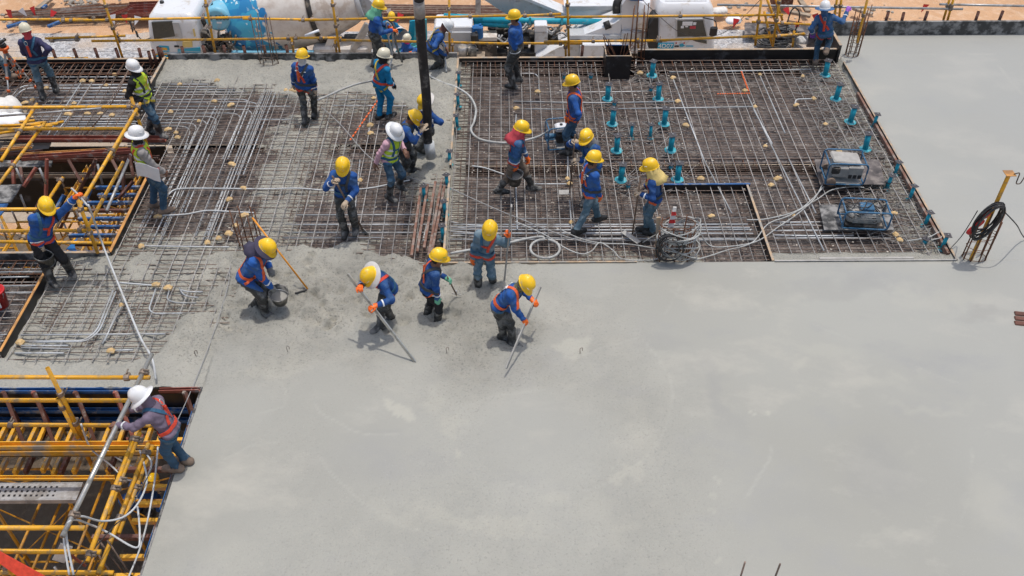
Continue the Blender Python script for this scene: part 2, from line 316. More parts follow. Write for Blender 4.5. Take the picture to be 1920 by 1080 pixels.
def ground_mat(name, c1, c2, c3, sc, bump, bsc):
    m, n, l = node_mat(name); b = n['Principled BSDF']; tc = n.new('ShaderNodeTexCoord').outputs['Object']
    col = N_mix(n, l, N_range(n, l, N_noise(n, l, tc, sc), .35, .65), c1, c2)
    col = N_mix(n, l, N_range(n, l, N_noise(n, l, tc, sc * 9), .5, .72), col, c3); l.new(col, b.inputs['Base Color']); b.inputs['Roughness'].default_value = .95
    bp = n.new('ShaderNodeBump'); bp.inputs['Strength'].default_value = bump; bp.inputs['Distance'].default_value = .05; l.new(N_noise(n, l, tc, bsc, 8, .7), bp.inputs['Height']); l.new(bp.outputs[0], b.inputs['Normal'])
    M[name] = m; return m
ground_mat('sand_soil', (.58, .355, .205), (.49, .285, .155), (.62, .43, .29), .35, .9, 6)
def gravel_mat():
    m, n, l = node_mat('gravel_stones'); b = n['Principled BSDF']; tc = n.new('ShaderNodeTexCoord').outputs['Object']
    v = n.new('ShaderNodeTexVoronoi'); v.inputs['Scale'].default_value = 11; l.new(tc, v.inputs['Vector'])
    s = n.new('ShaderNodeSeparateColor'); l.new(v.outputs['Color'], s.inputs[0])
    col = N_mix(n, l, s.outputs[0], (.24, .24, .25), (.56, .555, .56)); col = N_mix(n, l, N_range(n, l, N_noise(n, l, tc, .5), .45, .62), col, (.47, .38, .3))
    l.new(col, b.inputs['Base Color']); b.inputs['Roughness'].default_value = .95
    bp = n.new('ShaderNodeBump'); bp.inputs['Strength'].default_value = 1; bp.inputs['Distance'].default_value = .05; bp.invert = True; l.new(v.outputs['Distance'], bp.inputs['Height']); l.new(bp.outputs[0], b.inputs['Normal']); M['gravel_stones'] = m
gravel_mat()
ground_mat('compact_earth', (.42, .34, .26), (.34, .27, .2), (.46, .4, .33), .6, .5, 9)
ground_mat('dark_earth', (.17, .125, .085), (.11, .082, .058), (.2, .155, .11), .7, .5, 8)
def grid_mesh(xs, ys, zf, keep=None):
    X, Y = np.meshgrid(xs, ys); Z = zf(X, Y); nx = len(xs); ny = len(ys)
    v = np.stack([X, Y, Z], -1).reshape(-1, 3); i = np.arange(nx * ny).reshape(ny, nx)
    f = np.stack([i[:-1, :-1], i[:-1, 1:], i[1:, 1:], i[1:, :-1]], -1)
    if keep is not None:
        f = f[keep((X[:-1, :-1] + X[1:, 1:]) / 2, (Y[:-1, :-1] + Y[1:, 1:]) / 2, np.minimum(np.minimum(Z[:-1, :-1], Z[1:, 1:]), np.minimum(Z[:-1, 1:], Z[1:, :-1])), np.maximum(Z[:-1, :-1], Z[1:, 1:]))]
    f = f.reshape(-1, 4); u, inv = np.unique(f, return_inverse=True); return v[u], inv.reshape(-1, 4), u
def np_mesh(name, v, f, mats, smooth=True):
    me = bpy.data.meshes.new(name); f = np.asarray(f); k = f.shape[1]
    me.vertices.add(len(v)); me.vertices.foreach_set('co', np.ascontiguousarray(v, np.float32).ravel())
    me.loops.add(f.size); me.loops.foreach_set('vertex_index', f.ravel().astype(np.int32))
    me.polygons.add(len(f)); me.polygons.foreach_set('loop_start', np.arange(0, f.size, k, dtype=np.int32)); me.polygons.foreach_set('loop_total', np.full(len(f), k, np.int32))
    for q in mats: me.materials.append(M[q] if isinstance(q, str) else q)
    me.update(calc_edges=True); me.polygons.foreach_set('use_smooth', np.full(len(f), smooth)); return me
gx = np.concatenate([[-900, -300, -100], np.arange(-30, 30.1, .3), [100, 300, 900]]); gy = np.concatenate([[-300, -60, 0], np.arange(22, 48.1, .3), [60, 100, 300, 1500]])
def gz(X, Y):
    h = np.clip((Y - 32) / 2.0, 0, 1); far = np.clip((Y - 48) / 10, 0, 1)
    return GZ + h * (1 - far) * (.12 + .3 * np.maximum(fbm(X * .35, Y * .5), -.15) + .12 * vnoise(X * 1.7, Y * 1.7))
v, f, _ = grid_mesh(gx, gy, gz); obj('ground', np_mesh('ground', v, f, ['sand_soil']), kind='structure')
v, f, _ = grid_mesh(np.arange(-30, 30.1, .5), np.arange(28.2, 33.01, .2), lambda X, Y: GZ + .05 + .06 * vnoise(X * .8, Y * .8) - np.where(Y > 31.3 + .7 * fbm(X * .25, X * 0 + 3), .25, 0) - np.where(Y < 28.3, .1, 0))
obj('gravel_road', np_mesh('gravel_road', v, f, ['gravel_stones']), kind='structure')
struct('earth_path', MB().add([(-30, 20, GZ + .012), (30, 20, GZ + .012), (30, 28.6, GZ + .012), (-30, 28.6, GZ + .012)], [(0, 1, 2, 3)]), 'compact_earth')
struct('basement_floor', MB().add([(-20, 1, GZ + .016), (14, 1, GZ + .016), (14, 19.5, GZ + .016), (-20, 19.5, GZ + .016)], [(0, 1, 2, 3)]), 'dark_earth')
# ================================================================ concrete slab
XL, XD, XR, YF, YB = -7.62, -1.05, 7.6, 11.73, 18.85      # left stop end, divider, right stop end, front edge, back edge
OX, OY0, OY1 = -6.73, 12.05, 15.5                          # upper opening
LX, LY = -4.42, 9.0                                        # lower opening corner
FZ = -.22                                                  # formwork sheet
LEV = [(330,128,0),(400,125,0),(500,130,0),(600,138,0),(660,140,0),(740,140,0),(800,130,0),(840,180,0),(845,240,0),(845,300,-.01),(800,300,.02),(770,260,-.02),(800,330,-.02),(830,335,-.03),(850,120,0),(700,150,-.03),(440,148,-.02),(540,155,-.02),(620,158,-.03),(760,165,-.01),(790,200,0),
 (320,175,-.3),(400,180,-.3),(470,185,-.3),(520,190,-.3),(350,230,-.3),(430,240,-.3),(300,330,-.3),(370,330,-.3),(450,330,-.3),(330,400,-.28),(400,390,-.3),(440,420,-.26),(300,390,-.24),(640,180,-.16),(680,220,-.3),(740,215,-.25),(640,240,-.2),(700,270,-.3),(600,320,-.22),(690,330,-.3),(740,330,-.3),(590,400,-.3),(660,400,-.3),(760,390,-.3),(810,400,-.3),(800,450,-.3),(730,450,-.25),(600,440,-.25),(540,440,-.2),
 (560,210,-.085),(580,250,-.1),(540,260,-.09),(520,310,-.085),(560,300,-.11),(500,350,-.085),(530,360,-.1),(490,400,-.08),(520,410,-.1),(480,440,-.06),(470,280,-.25),(455,380,-.25),
 (250,425,-.12),(280,440,-.1),(340,445,-.1),(400,450,-.09),(440,455,-.08),(230,470,-.06),(300,470,-.05),(360,475,-.06),(420,480,-.03),(180,490,-.04),(250,490,-.03),
 (115,525,-.1),(170,525,-.12),(230,530,-.12),(300,530,-.1),(350,530,-.1),(390,520,-.07),(120,570,-.11),(180,580,-.1),(240,570,-.13),(310,565,-.13),(350,560,-.1),(380,570,-.05),(70,640,-.09),(130,630,-.1),(200,630,-.11),(260,620,-.1),(310,600,-.08),(340,600,-.03),(40,675,-.07),(120,665,-.08),(200,655,-.07),(260,645,-.06),
 (150,695,0),(300,680,0),(330,640,0),(380,620,0),(420,540,0),(460,520,0),(500,490,0),(560,480,0),(640,480,0),(700,490,0),(760,500,0),(820,510,0),(470,600,0),(600,560,0),(700,560,0),(800,560,0),(900,560,0),(500,680,0),(20,700,0),(530,465,-.03),(650,465,-.02),(720,475,-.03)]
LEVW = np.array([(*P(a, b)[:2], c - .035 if -.16 < c < -.045 else c) for a, b, c in LEV])
AMPL = [(330,130,.5),(600,140,.6),(830,250,.8),(800,320,1),(500,350,.5),(300,480,.6),(200,580,.5),(100,690,.35),(300,690,.4),(420,540,.9),(460,580,1),(600,560,1),(700,540,1),(640,470,.7),(560,480,.8),(800,540,1),(900,570,1),(960,620,.9),(860,640,.7),(980,680,.35),(1010,560,.25),(1100,520,.05),(1050,650,.15),(700,640,.35),(560,640,.55),(500,660,.45),(440,680,.3),(360,640,.7),(760,680,.12),(600,720,.05),(450,760,.03),(1000,780,0),(1300,600,0),(1300,520,.03),(700,800,0),(400,900,0),(1600,700,0)]
AMPW = np.array([(*P(a, b)[:2], c) for a, b, c in AMPL])
def idw(W, X, Y, p=2.2):
    num = np.zeros_like(X); den = np.zeros_like(X)
    for x, y, c in W:
        w = 1 / ((X - x) ** 2 + (Y - y) ** 2 + .01) ** p; num += w * c; den += w
    return num / den
def amp_f(X, Y):
    a = idw(AMPW, X, Y, 1.8); a = np.where((Y > YF) & (X > XR), 0, a); a = np.where((X > 2) & (Y < YF), a * np.clip((3.2 - X) / 1.2, 0, 1), a); return np.clip(a, 0, 1)
PRINTS = [(*P(420 + random.random() * 480, 470 + random.random() * 150)[:2], random.uniform(.05, .1), random.uniform(-.085, -.04)) for _ in range(80)]
RIDGES = [[(1200,632),(1225,660),(1250,700),(1262,745),(1255,790),(1240,822),(1200,865),(1160,893),(1120,912),(1075,926),(1010,922),(950,908)],[(585,758),(610,783),(650,805),(700,815),(745,813)],[(595,855),(625,893),(665,925),(700,950),(760,992),(800,1000),(860,1003),(930,1000),(975,985)],[(1085,670),(1130,650),(1195,633)],[(880,760),(940,738),(1020,730)],[(540,668),(580,655)],[(1060,925),(1070,945),(1060,975)],[(510,700),(535,735),(530,765),(480,775)],[(1515,605),(1600,640),(1700,680),(1800,720)],[(1445,830),(1440,870),(1400,930)],[(1820,840),(1822,920),(1800,980)],[(1600,75),(1920,73)],[(1605,102),(1860,101)],[(1850,100),(1885,140),(1925,185)],[(1280,535),(1250,590)],[(860,672),(910,690)],[(420,860),(470,835),(520,830)],[(700,640),(755,668),(830,668),(880,685)]]
STAINS = [(1078,652,30,22,1),(742,768,32,9,1),(820,760,13,34,.55),(858,845,14,10,.8),(835,800,22,14,.7),(760,965,80,22,.55),(900,985,110,18,.65),(1040,935,34,20,.55),(1120,965,50,30,.5),(1145,1000,40,20,.4),(500,700,45,18,.8),(545,690,28,14,.7),(1195,820,30,55,.45),(1165,880,18,14,.8),(1240,690,20,50,.3),(1445,767,10,5,1),(1409,764,5,3,1),(1320,893,10,6,.7),(1335,925,12,7,.6),(1345,970,7,10,.7),(1360,1055,14,6,.7),(1550,665,60,18,.4),(1650,720,70,14,.35),(1750,765,80,10,.35),(1700,700,30,12,.4),(705,590,34,8,.6),(640,570,30,8,.5),(590,560,16,12,.7),(735,650,26,10,.6),(1000,640,12,25,.5),(430,1045,60,40,.3),(745,1065,30,15,.5),(1660,1000,60,8,.3),(1500,690,20,8,.5),(1240,640,60,20,-.3),(1350,740,25,70,-.35),(1380,800,40,30,-.3),(1650,880,70,60,-.35),(1500,950,90,40,-.25),(880,560,60,15,-.3),(1880,960,50,70,.45),(1760,560,90,16,.4),(1840,590,60,14,-.35),(1700,540,40,10,.35),(700,860,120,60,-.2),(850,700,80,14,-.25),(1000,800,140,70,-.12),(1560,540,120,20,-.25)]
def seg_dist(X, Y, pl):
    W = [P(*q) for q in pl]; dm = np.full(X.shape, 9.)
    for a, b in zip(W[:-1], W[1:]):
        ex, ey = b.x - a.x, b.y - a.y; t = np.clip(((X - a.x) * ex + (Y - a.y) * ey) / (ex * ex + ey * ey), 0, 1); dm = np.minimum(dm, np.hypot(X - a.x - t * ex, Y - a.y - t * ey))
    return dm
def ridge_f(X, Y):
    wx, wy = X + .05 * fbm(X * 3, Y * 3), Y + .05 * fbm(X * 3 + 9, Y * 3); o = np.zeros(X.shape)
    for k, pl in enumerate(RIDGES): o = np.maximum(o, np.clip(1 - seg_dist(wx, wy, pl) / .034, 0, 1) * np.clip(.7 + 1.3 * fbm(X * 1.3 + k, Y * 1.3), .25, 1))
    return o
def stain_f(X, Y):
    wx, wy = X + .3 * fbm(X * 2.2, Y * 2.2, 5) + .14 * fbm(X * 8, Y * 8, 3), Y + .3 * fbm(X * 2.2 + 30, Y * 2.2, 5) + .14 * fbm(X * 8 + 5, Y * 8, 3); o = np.zeros(X.shape)
    for x, y, rx, ry, st in STAINS:
        c = P(x, y); ax = abs(P(x + rx, y).x - c.x); ay = abs(P(x, y - ry).y - c.y); q = np.sqrt(((wx - c.x) / ax) ** 2 + ((wy - c.y) / ay) ** 2); e = np.clip((1.25 - q) / (.35 if st > .6 else .8), 0, 1); o = np.where(np.abs(e * st) > np.abs(o), e * st, o)
    return o
def slab_z(X, Y):
    left = (X < XD) & (Y > YF - .2) | (X < LX) & (Y > LY) | (X < -3.0) & (Y > 9.6)
    wx, wy = X + .22 * fbm(X * 2.1, Y * 2.1), Y + .22 * fbm(X * 2.1 + 40, Y * 2.1)
    z = np.where(left, idw(LEVW, wx, wy), 0.0)
    a = amp_f(X, Y)
    z = z + a * (.1 * fbm(X * 2.6, Y * 2.6, 4) + .09 * np.minimum(vnoise(X * 7, Y * 7), .08) + .06 * np.minimum(vnoise(X * 13 + 7, Y * 13), .06) + .035 * vnoise(X * 27, Y * 27)) + .008 * ridge_f(X, Y) * (1 - a) + np.where(left & (z < -.03), .05 * fbm(X * 5, Y * 5, 4), 0)
    for x, y, r, d in PRINTS:
        q = (X - x) ** 2 + (Y - y) ** 2; k = q < .12; z = np.where(k, z + d * np.exp(-q / r ** 2) - d * .5 * np.exp(-((np.sqrt(q) - 1.5 * r) / (.4 * r)) ** 2), z)
    z = np.where((X < XL) & (Y > 9.68), -1, z)
    # spilled concrete inside the unpoured right bay
    pit = (X > XD + .02) & (X < XR - .01) & (Y > YF + .01)
    fr = np.where(X < 3.4, -.07 - (Y - YF) * .35 + .1 * fbm(X * 2, Y * 2), np.where(X < 4.5, -1, -.035 - np.maximum(Y - YF - .22, 0) * .7 + .06 * fbm(X * 3, Y * 3)))
    rt = np.where(X > 6.5, -.22 + (X - 6.9) * .12 + .12 * fbm(X * 2.5, Y * 2.5), -1); lf = np.where((X < -.75), -.2 + .1 * fbm(X * 3, Y * 1.5), -1)
    return np.where(pit, np.maximum(np.maximum(fr, rt), lf), z)
def slab_keep(x, y, lo, hi):
    k = ((x > LX) & (y < YF)) | ((x < XD) & (y > LY) & (y < YB) & ~((x < OX) & (y > OY0) & (y < OY1))) | ((x > XR) & (y > YF - .01) & (y < 19.9)) | ((x > XD) & (x < XR) & (y > YF) & (y < YB))
    k &= ~((x < XL) & (y > 9.66)); k &= ~((x > 10.9) & (y < 10.0)); return k & (hi > FZ - .01)
d = .034
sx = np.unique(np.concatenate([[-16, -13, -11, -9.5, -8.5], np.arange(XL, LX, d), np.arange(LX, XD, d), np.arange(XD, 1.6, d), np.arange(1.6, XR, .05), [LX, XD, XR, 10.9], np.arange(7.64, 12.6, .07), np.arange(13, 16.1, .5)]).round(4))
sy = np.unique(np.concatenate([[1, 2, 3, 4, 5, 5.6], np.arange(5.8, LY, .045), np.arange(LY, YF, d), np.arange(YF, YB, d), [YF, YB, OY0, OY1, 9.66, 10.0], np.arange(18.9, 19.91, .05)]).round(4))
v, f, u = grid_mesh(sx, sy, slab_z, slab_keep)
def concrete_mat():
    m, n, l = node_mat('fresh_concrete'); b = n['Principled BSDF']; tc = n.new('ShaderNodeTexCoord').outputs['Object']
    at = n.new('ShaderNodeAttribute'); at.attribute_name = 'raw'; raw = at.outputs['Fac']
    big = N_noise(n, l, tc, .22, 3, .5); mid = N_noise(n, l, tc, 1.1, 7, .62); fine = N_noise(n, l, tc, 28, 5, .7); sp = N_noise(n, l, tc, 95, 2, .5)
    fin = N_mix(n, l, N_range(n, l, big, .36, .62), (0.298, 0.296, 0.266), (0.337, 0.337, 0.306))
    # warm and pale laitance patches
    mp = n.new('ShaderNodeMapping'); mp.inputs['Scale'].default_value = (.55, .9, 1); mp.inputs['Rotation'].default_value = (0, 0, .6); l.new(tc, mp.inputs[0])
    pat = N_noise(n, l, mp.outputs[0], .8, 9, .66)
    fin = N_mix(n, l, N_range(n, l, pat, .53, .68, 0, .85), fin, (0.393, 0.380, 0.336))
    fin = N_mix(n, l, N_range(n, l, pat, .46, .32, 0, .75), fin, (0.285, 0.286, 0.275))
    sep = n.new('ShaderNodeSeparateXYZ'); l.new(tc, sep.inputs[0])
    cool = N_range(n, l, sep.outputs[0], 4.5, 10.5, 0, .6); fin = N_mix(n, l, cool, fin, (0.341, 0.347, 0.336))
    sa = n.new('ShaderNodeAttribute'); sa.attribute_name = 'stain'; ra = n.new('ShaderNodeAttribute'); ra.attribute_name = 'ridge'
    fin = N_mix(n, l, N_range(n, l, sa.outputs['Fac'], 0, 1, 0, .75), fin, (0.400, 0.391, 0.340)); fin = N_mix(n, l, N_range(n, l, sa.outputs['Fac'], 0, -.5, 0, .8), fin, (0.276, 0.276, 0.259)); fin = N_mix(n, l, N_range(n, l, ra.outputs['Fac'], .1, 1, 0, .28), fin, (0.441, 0.432, 0.386))
    fin = N_mix(n, l, N_range(n, l, sp, .66, .75, 0, .55), fin, (0.497, 0.497, 0.480)); fin = N_mix(n, l, N_range(n, l, fine, .3, .42, .22, 0), fin, (0.240, 0.240, 0.225))
    rawc = N_mix(n, l, N_range(n, l, mid, .35, .65), (0.270, 0.264, 0.232), (0.386, 0.374, 0.326)); rawc = N_mix(n, l, N_range(n, l, fine, .455, .35, 0, .85), rawc, (0.145, 0.142, 0.130)); rawc = N_mix(n, l, N_range(n, l, sp, .66, .75, 0, .6), rawc, (0.444, 0.439, 0.410))
    col = N_mix(n, l, raw, fin, rawc)
    l.new(col, b.inputs['Base Color'])
    rg = N_range(n, l, pat, .3, .7, .42, .75); rgm = n.new('ShaderNodeMix'); l.new(raw, rgm.inputs[0]); l.new(rg, rgm.inputs[2]); rgm.inputs[3].default_value = .75; l.new(rgm.outputs[0], b.inputs['Roughness'])
    b.inputs['Specular IOR Level'].default_value = .35
    hh = N_math(n, l, 'MULTIPLY', fine, N_range(n, l, raw, 0, 1, .12, 2.6)); hh = N_math(n, l, 'ADD', hh, N_math(n, l, 'MULTIPLY', mid, .35))
    bp = n.new('ShaderNodeBump'); bp.inputs['Strength'].default_value = .9; bp.inputs['Distance'].default_value = .014; l.new(hh, bp.inputs['Height']); l.new(bp.outputs[0], b.inputs['Normal']); M['concrete'] = m
concrete_mat()
me = np_mesh('concrete_slab', v, f, ['concrete'])
raw = np.clip(amp_f(v[:, 0], v[:, 1]) * 1.3, 0, 1); raw = np.where((v[:, 0] > XD) & (v[:, 0] < XR) & (v[:, 1] > YF), .9, raw); raw = np.where((v[:, 0] < XD) & (v[:, 1] > YF), np.maximum(raw, .85), raw)
for nm, fn_ in (('stain', stain_f), ('ridge', ridge_f)): A = me.attributes.new(nm, 'FLOAT', 'POINT'); A.data.foreach_set('value', fn_(v[:, 0], v[:, 1]).astype(np.float32))
A = me.attributes.new('raw', 'FLOAT', 'POINT'); A.data.foreach_set('value', raw.astype(np.float32))
obj('concrete_slab', me, kind='structure')
# ================================================================ formwork
deck = thing('formwork_deck', None, None, kind='structure')
def panels(x0, x1, y0, y1, px=1.22, py=2.44):
    xs = np.arange(x0, x1 - .05, px); ys = np.arange(y0, y1 - .05, py)
    for x in xs:
        for y in ys:
            w = min(px, x1 - x) - .006; h = min(py, y1 - y) - .006
            if w < .1 or h < .1: continue
            k = (round(w, 3), round(h, 3))
            if k not in PANEL: PANEL[k] = MB().box((0, 0, 0), (w, h, .018)).mesh('plywood_panel', 'ply')
            o = obj('plywood_panel', PANEL[k], deck, loc=(x + w / 2, y + h / 2, FZ - .009 + random.uniform(-.002, .002)))
PANEL = {}
panels(XD, XR, YF, 14.55); panels(XD, XR, 14.95, 18.4)                           # right bay with beam trench
panels(XL, XD, 9.0, 12.05); panels(OX, XD, 12.05, 15.4); panels(XL, XD, 15.75, 18.4)
panels(-15.2, XL, 9.66, 11.45); panels(-15.2, XL, 15.9, 18.1)
tr = MB()
for x0, x1, y0, y1, dz in ((XD, XR, 14.55, 14.95, .5), (OX, XD, 15.4, 15.75, .5), (XL, XR, 18.4, YB, .55), (-15.2, XL, 18.1, YB, .55), (-15.2, XL, 11.45, 11.98, .5)):
    tr.box(((x0 + x1) / 2, (y0 + y1) / 2, FZ - dz), (x1 - x0, y1 - y0, .02)); tr.box(((x0 + x1) / 2, y0 + .01, FZ - dz / 2 - .01), (x1 - x0 - .01, .018, dz - .04)); tr.box(((x0 + x1) / 2, y1 - .012, FZ - dz / 2 - .01), (x1 - x0 - .01, .018, dz - .04))
tr.build('beam_trench', 'ply_black', deck)
def board(name, a, b, h, w, m, z0, label, cat='formwork board', edge=None):
    a, b = Vector(a), Vector(b); a.z = b.z = z0 + h / 2; t = thing(name, label, cat, loc=((a + b) / 2).to_tuple())
    MB().beam(a, b, w, h, bev=.003).build('board', m, t)
    if edge:
        e0, e1 = a.copy(), b.copy(); e0.z = e1.z = z0 + h + .006; MB().beam(e0, e1, w + .01, .012).build('top_edge', edge, t)
    return t
board('edge_board', (-15.4, YB + .03, 0), (XL, YB + .03, 0), .75, .05, 'ply_black', -.74, 'black edge board with pale rim behind the surveyor', edge='wood')
board('edge_board', (XL + .05, YB + .03, 0), (XD - .02, YB + .03, 0), .86, .05, 'ply_dusty', -.74, 'dusty edge board behind the freshly poured strip', edge='ply_dusty')
board('edge_board', (XD + .02, YB + .03, 0), (2.96, YB + .03, 0), .74, .05, 'ply_black', -.74, 'black edge board with pale rim behind bare rebar and worker in waders', edge='wood')
board('edge_board', (3.0, YB + .05, 0), (7.5, YB + .05, 0), .93, .05, 'ply_black', -.76, 'tall glossy black edge board with wet white streaks', edge='wood')
board('edge_board', (7.15, 19.93, 0), (16, 19.93, 0), .62, .06, 'ply_dusty', -.3, 'cement splashed black edge board along the finished slab', edge='ply_dusty')
board('edge_board', (7.52, YB - .05, 0), (7.52, 19.85, 0), .5, .05, 'ply_black', -.2, 'short side board joining the tall black board to the slab corner', edge='wood')
board('stop_end', (XD, YF, 0), (XD, 14.3, 0), .24, .03, 'ply_dusty', -.22, 'stop end strip carrying the row of slim teal sleeves', edge='wood')
board('stop_end', (XD, 14.6, 0), (XD, YB - .02, 0), .24, .03, 'ply_dusty', -.22, 'cement caked stop end beside the poured strip under the black hose', edge='wood')
board('stop_end', (XR - .005, YF, 0), (XR - .005, 18.6, 0), .235, .025, 'ply_black', -.22, 'black stop end along the finished slab', edge='wood')
board('stop_end', (XR - .06, YF + .2, 0), (XR - .06, 17.3, 0), .1, .05, 'dusty_red', -.1, 'red steel tube lying along the right stop end', 'steel tube')
board('stop_end', (4.52, YF, 0), (XR - .02, YF, 0), .235, .02, 'ply_dusty', -.22, 'thin front stop end below the two generators', edge='steel_cem')
board('stop_end', (XD, YF, 0), (2.2, YF, 0), .235, .02, 'wood_old', -.22, 'thin front stop end below the coiled grey hose', edge='wood')
board('stop_end', (4.5, YF + .02, 0), (4.5, 13.93, 0), .2, .03, 'ply_black', -.2, 'wooden topped stop end running back from the front strip', edge='wood')
board('stop_end', (2.95, 13.96, 0), (4.56, 13.96, 0), .2, .03, 'ply_black', -.2, 'short black stop end behind the tangle of grey cables', edge='bluesteel')
board('stop_end', (5.3, 11.82, 0), (6.9, 11.82, 0), .03, .05, 'steel_cem', -.03, 'steel angle lying in the front concrete strip', 'steel angle')
board('stop_end', (XL, 9.68, 0), (XL, 11.5, 0), .27, .03, 'ply_black', -.22, 'timber edged stop end beside the red bucket', edge='wood_or')
board('stop_end', (XL, 16.45, 0), (XL, YB - .02, 0), .3, .04, 'ply_black', -.22, 'stop end board beside worker in lime vest', edge='wood')
board('opening_edge', (OX, OY0, 0), (OX, 14.3, 0), .3, .04, 'ply_black', -.28, 'orange plank edged side board of the scaffold opening', edge='wood_or')
board('opening_edge', (-15, OY0, 0), (OX, OY0, 0), .3, .04, 'ply_dusty', -.28, 'timber edged front board of the scaffold opening', edge='wood')
board('slab_edge_form', (LX - .02, 1.0, 0), (LX - .02, LY, 0), .27, .03, 'ply_dusty', -.275, 'thin plywood form along the slab edge by the lower opening')
for k, (x0, x1) in enumerate(((-1.62, -1.58), (-1.5, -1.46), (-1.36, -1.32), (-1.25, -1.19), (-1.16, -1.12))):
    board('steel_tube', ((x0 + x1) / 2 - .03 * k % 2, 11.95 + .1 * (k % 3), 0), ((x0 + x1) / 2 + .03, 13.9 + .1 * k, 0), .05, .045, 'dusty_red', -.04, 'rusty red steel tube laid beside the row of slim teal sleeves', 'steel tube')['group'] = 'steel tubes by the divider'
# ================================================================ reinforcement
BARM = {}
def bar(parent, a, b, r, m, name='reinforcing_bar'):
    a, b = Vector(a), Vector(b); d = b - a; L = round(d.length, 2); k = (L, r, m)
    if k not in BARM: BARM[k] = MB().tube([(0, -L / 2, 0), (0, L / 2, 0)], r, 6).mesh(name, m)
    o = obj(name, BARM[k], parent, loc=((a + b) / 2) - parent.location); o.rotation_euler = d.to_track_quat('Y', 'Z').to_euler(); return o
def cut(lo, hi, holes):                   # split an interval by holes
    segs = [(lo, hi)]
    for h0, h1 in holes: segs = [q for s in segs for q in ((s[0], min(s[1], h0)), (max(s[0], h1), s[1])) if q[1] - q[0] > .15]
    return segs
def rebar_mat(label, x0, x1, y0, y1, zt, sx, sy, mx, my, r=.008, holes=None, jit=.02, group=None, lo=True, end=0.0):
    t = thing('rebar_mat', label, 'rebar mat', loc=((x0 + x1) / 2, (y0 + y1) / 2, zt), group=group)
    j = lambda: random.uniform(-jit, jit)
    for x in np.arange(x0 + .06, x1, sx):
        for a, b in cut(y0, y1, holes(x, None) if holes else []):
            e = j() * 2; bar(t, (x + e, a - end * random.random(), zt + j() * .3), (x + e + j(), b + end * random.random(), zt + j() * .3), r, my)
    for y in np.arange(y0 + .05, y1, sy):
        for a, b in cut(x0, x1, holes(None, y) if holes else []):
            e = j() * 2; bar(t, (a - end * random.random(), y + e, zt - 2 * r + j() * .3), (b + end * random.random(), y + e + j(), zt - 2 * r + j() * .3), r, mx)
    if lo:                                # lower layer
        mb = MB()
        for x in np.arange(x0 + .14, x1, sx):
            for a, b in cut(y0, y1, holes(x, None) if holes else []): mb.tube([(x + j(), a, zt - .1), (x + j(), b, zt - .1)], r * .9, 5, 0, caps=False)
        for y in np.arange(y0 + .11, y1, sy):
            for a, b in cut(x0, x1, holes(None, y) if holes else []): mb.tube([(a, y + j(), zt - .115), (b, y + j(), zt - .115)], r * .9, 5, 0, caps=False)
        mb.build('lower_bars', 'rebar', t, kind='stuff')
        ch = MB()                         # bar chairs and tie wire
        for _ in range(int((x1 - x0) * (y1 - y0) * 5)):
            x, y = random.uniform(x0, x1), random.uniform(y0, y1); a = random.uniform(0, 6.3); q = random.uniform(.03, .12)
            ch.tube([(x, y, zt - .1), (x + q * math.cos(a), y + q * math.sin(a), zt - random.uniform(-.015, .08))], .004, 4, 0, caps=False)
        db = MB()
        for _ in range(int((x1 - x0) * (y1 - y0) * 26)):
            q = random.uniform(.008, .026); db.box((random.uniform(x0, x1), random.uniform(y0, y1), random.choice((FZ + .012, FZ + .012, zt - .01))), (q * random.uniform(.6, 2), q, .012), 0, Matrix.Rotation(random.uniform(0, 3), 3, 'Z'))
        db.build('wood_chips', 'debris', t, kind='stuff')
        ch.build('tie_wire', 'rebar_rust', t, kind='stuff')
    return t
hole_box = lambda x, y: ([(17.95, 18.5)] if x is not None and 2.3 < x < 2.95 else [(2.32, 2.93)] if y is not None and 17.95 < y < 18.5 else [])
rebar_mat('wide unpoured rebar mat around the teal flanged sleeves', XD + .05, XR - .1, YF + .08, YB - .1, -.05, .215, .13, 'rebar', 'rebar_grey', holes=hole_box)
def hole_left(x, y):
    if x is not None and x < OX + .05: return [(11.9, OY1 + .05)]
    if x is not None and x > -4.55 + .12 * math.sin(x * 9): return [(9.0, 11.72 + .12 * math.sin(x * 7))]
    if y is not None and y < 11.7: return [(-4.5 + .15 * math.sin(y * 8), XD)]
    if y is not None and 11.9 < y < OY1 + .05: return [(XL, OX + .05 + random.uniform(-.1, .1))]
    return []
rebar_mat('half buried rebar mat running back from the wet concrete', XL + .08, XD - .08, 9.55, YB - .35, -.05, .205, .13, 'rebar', 'rebar_grey', holes=hole_left)
rebar_mat('rebar mat under the surveyor and his tripod', -15.2, XL - .06, 15.75, YB - .08, -.06, .2, .16, 'rebar', 'rebar')
rebar_mat('small rebar mat under the red bucket', -15.2, XL - .06, 9.75, 11.95, -.06, .2, .15, 'rebar_grey', 'rebar', end=0)
def beam_cage(label, x0, x1, y0, y1, z0, z1, m='rebar_rust'):
    t = thing('beam_cage', label, 'rebar cage', loc=((x0 + x1) / 2, (y0 + y1) / 2, z0))
    for z in (z0, z1, (z0 + z1) / 2):
        for y in (y0, y1): bar(t, (x0, y, z), (x1, y, z), .011, m, 'main_bar')
    st = MB().tube([(0, 0, 0), (0, y1 - y0, 0), (0, y1 - y0, z1 - z0), (0, 0, z1 - z0)], .006, 5, 0, closed=True).mesh('stirrup', 'rebar_rust')
    for x in np.arange(x0 + .1, x1, .22): obj('stirrup', st, t, loc=Vector((x + random.uniform(-.03, .03), y0, z0)) - t.location)
beam_cage('rusty beam cage along the back edge behind the surveyor', -15.2, XL - .1, 18.2, 18.72, -.5, .0)
beam_cage('dark beam cage along the tall black edge board', XD + .1, 7.4, 18.5, 18.75, -.5, -.02, 'rebar')
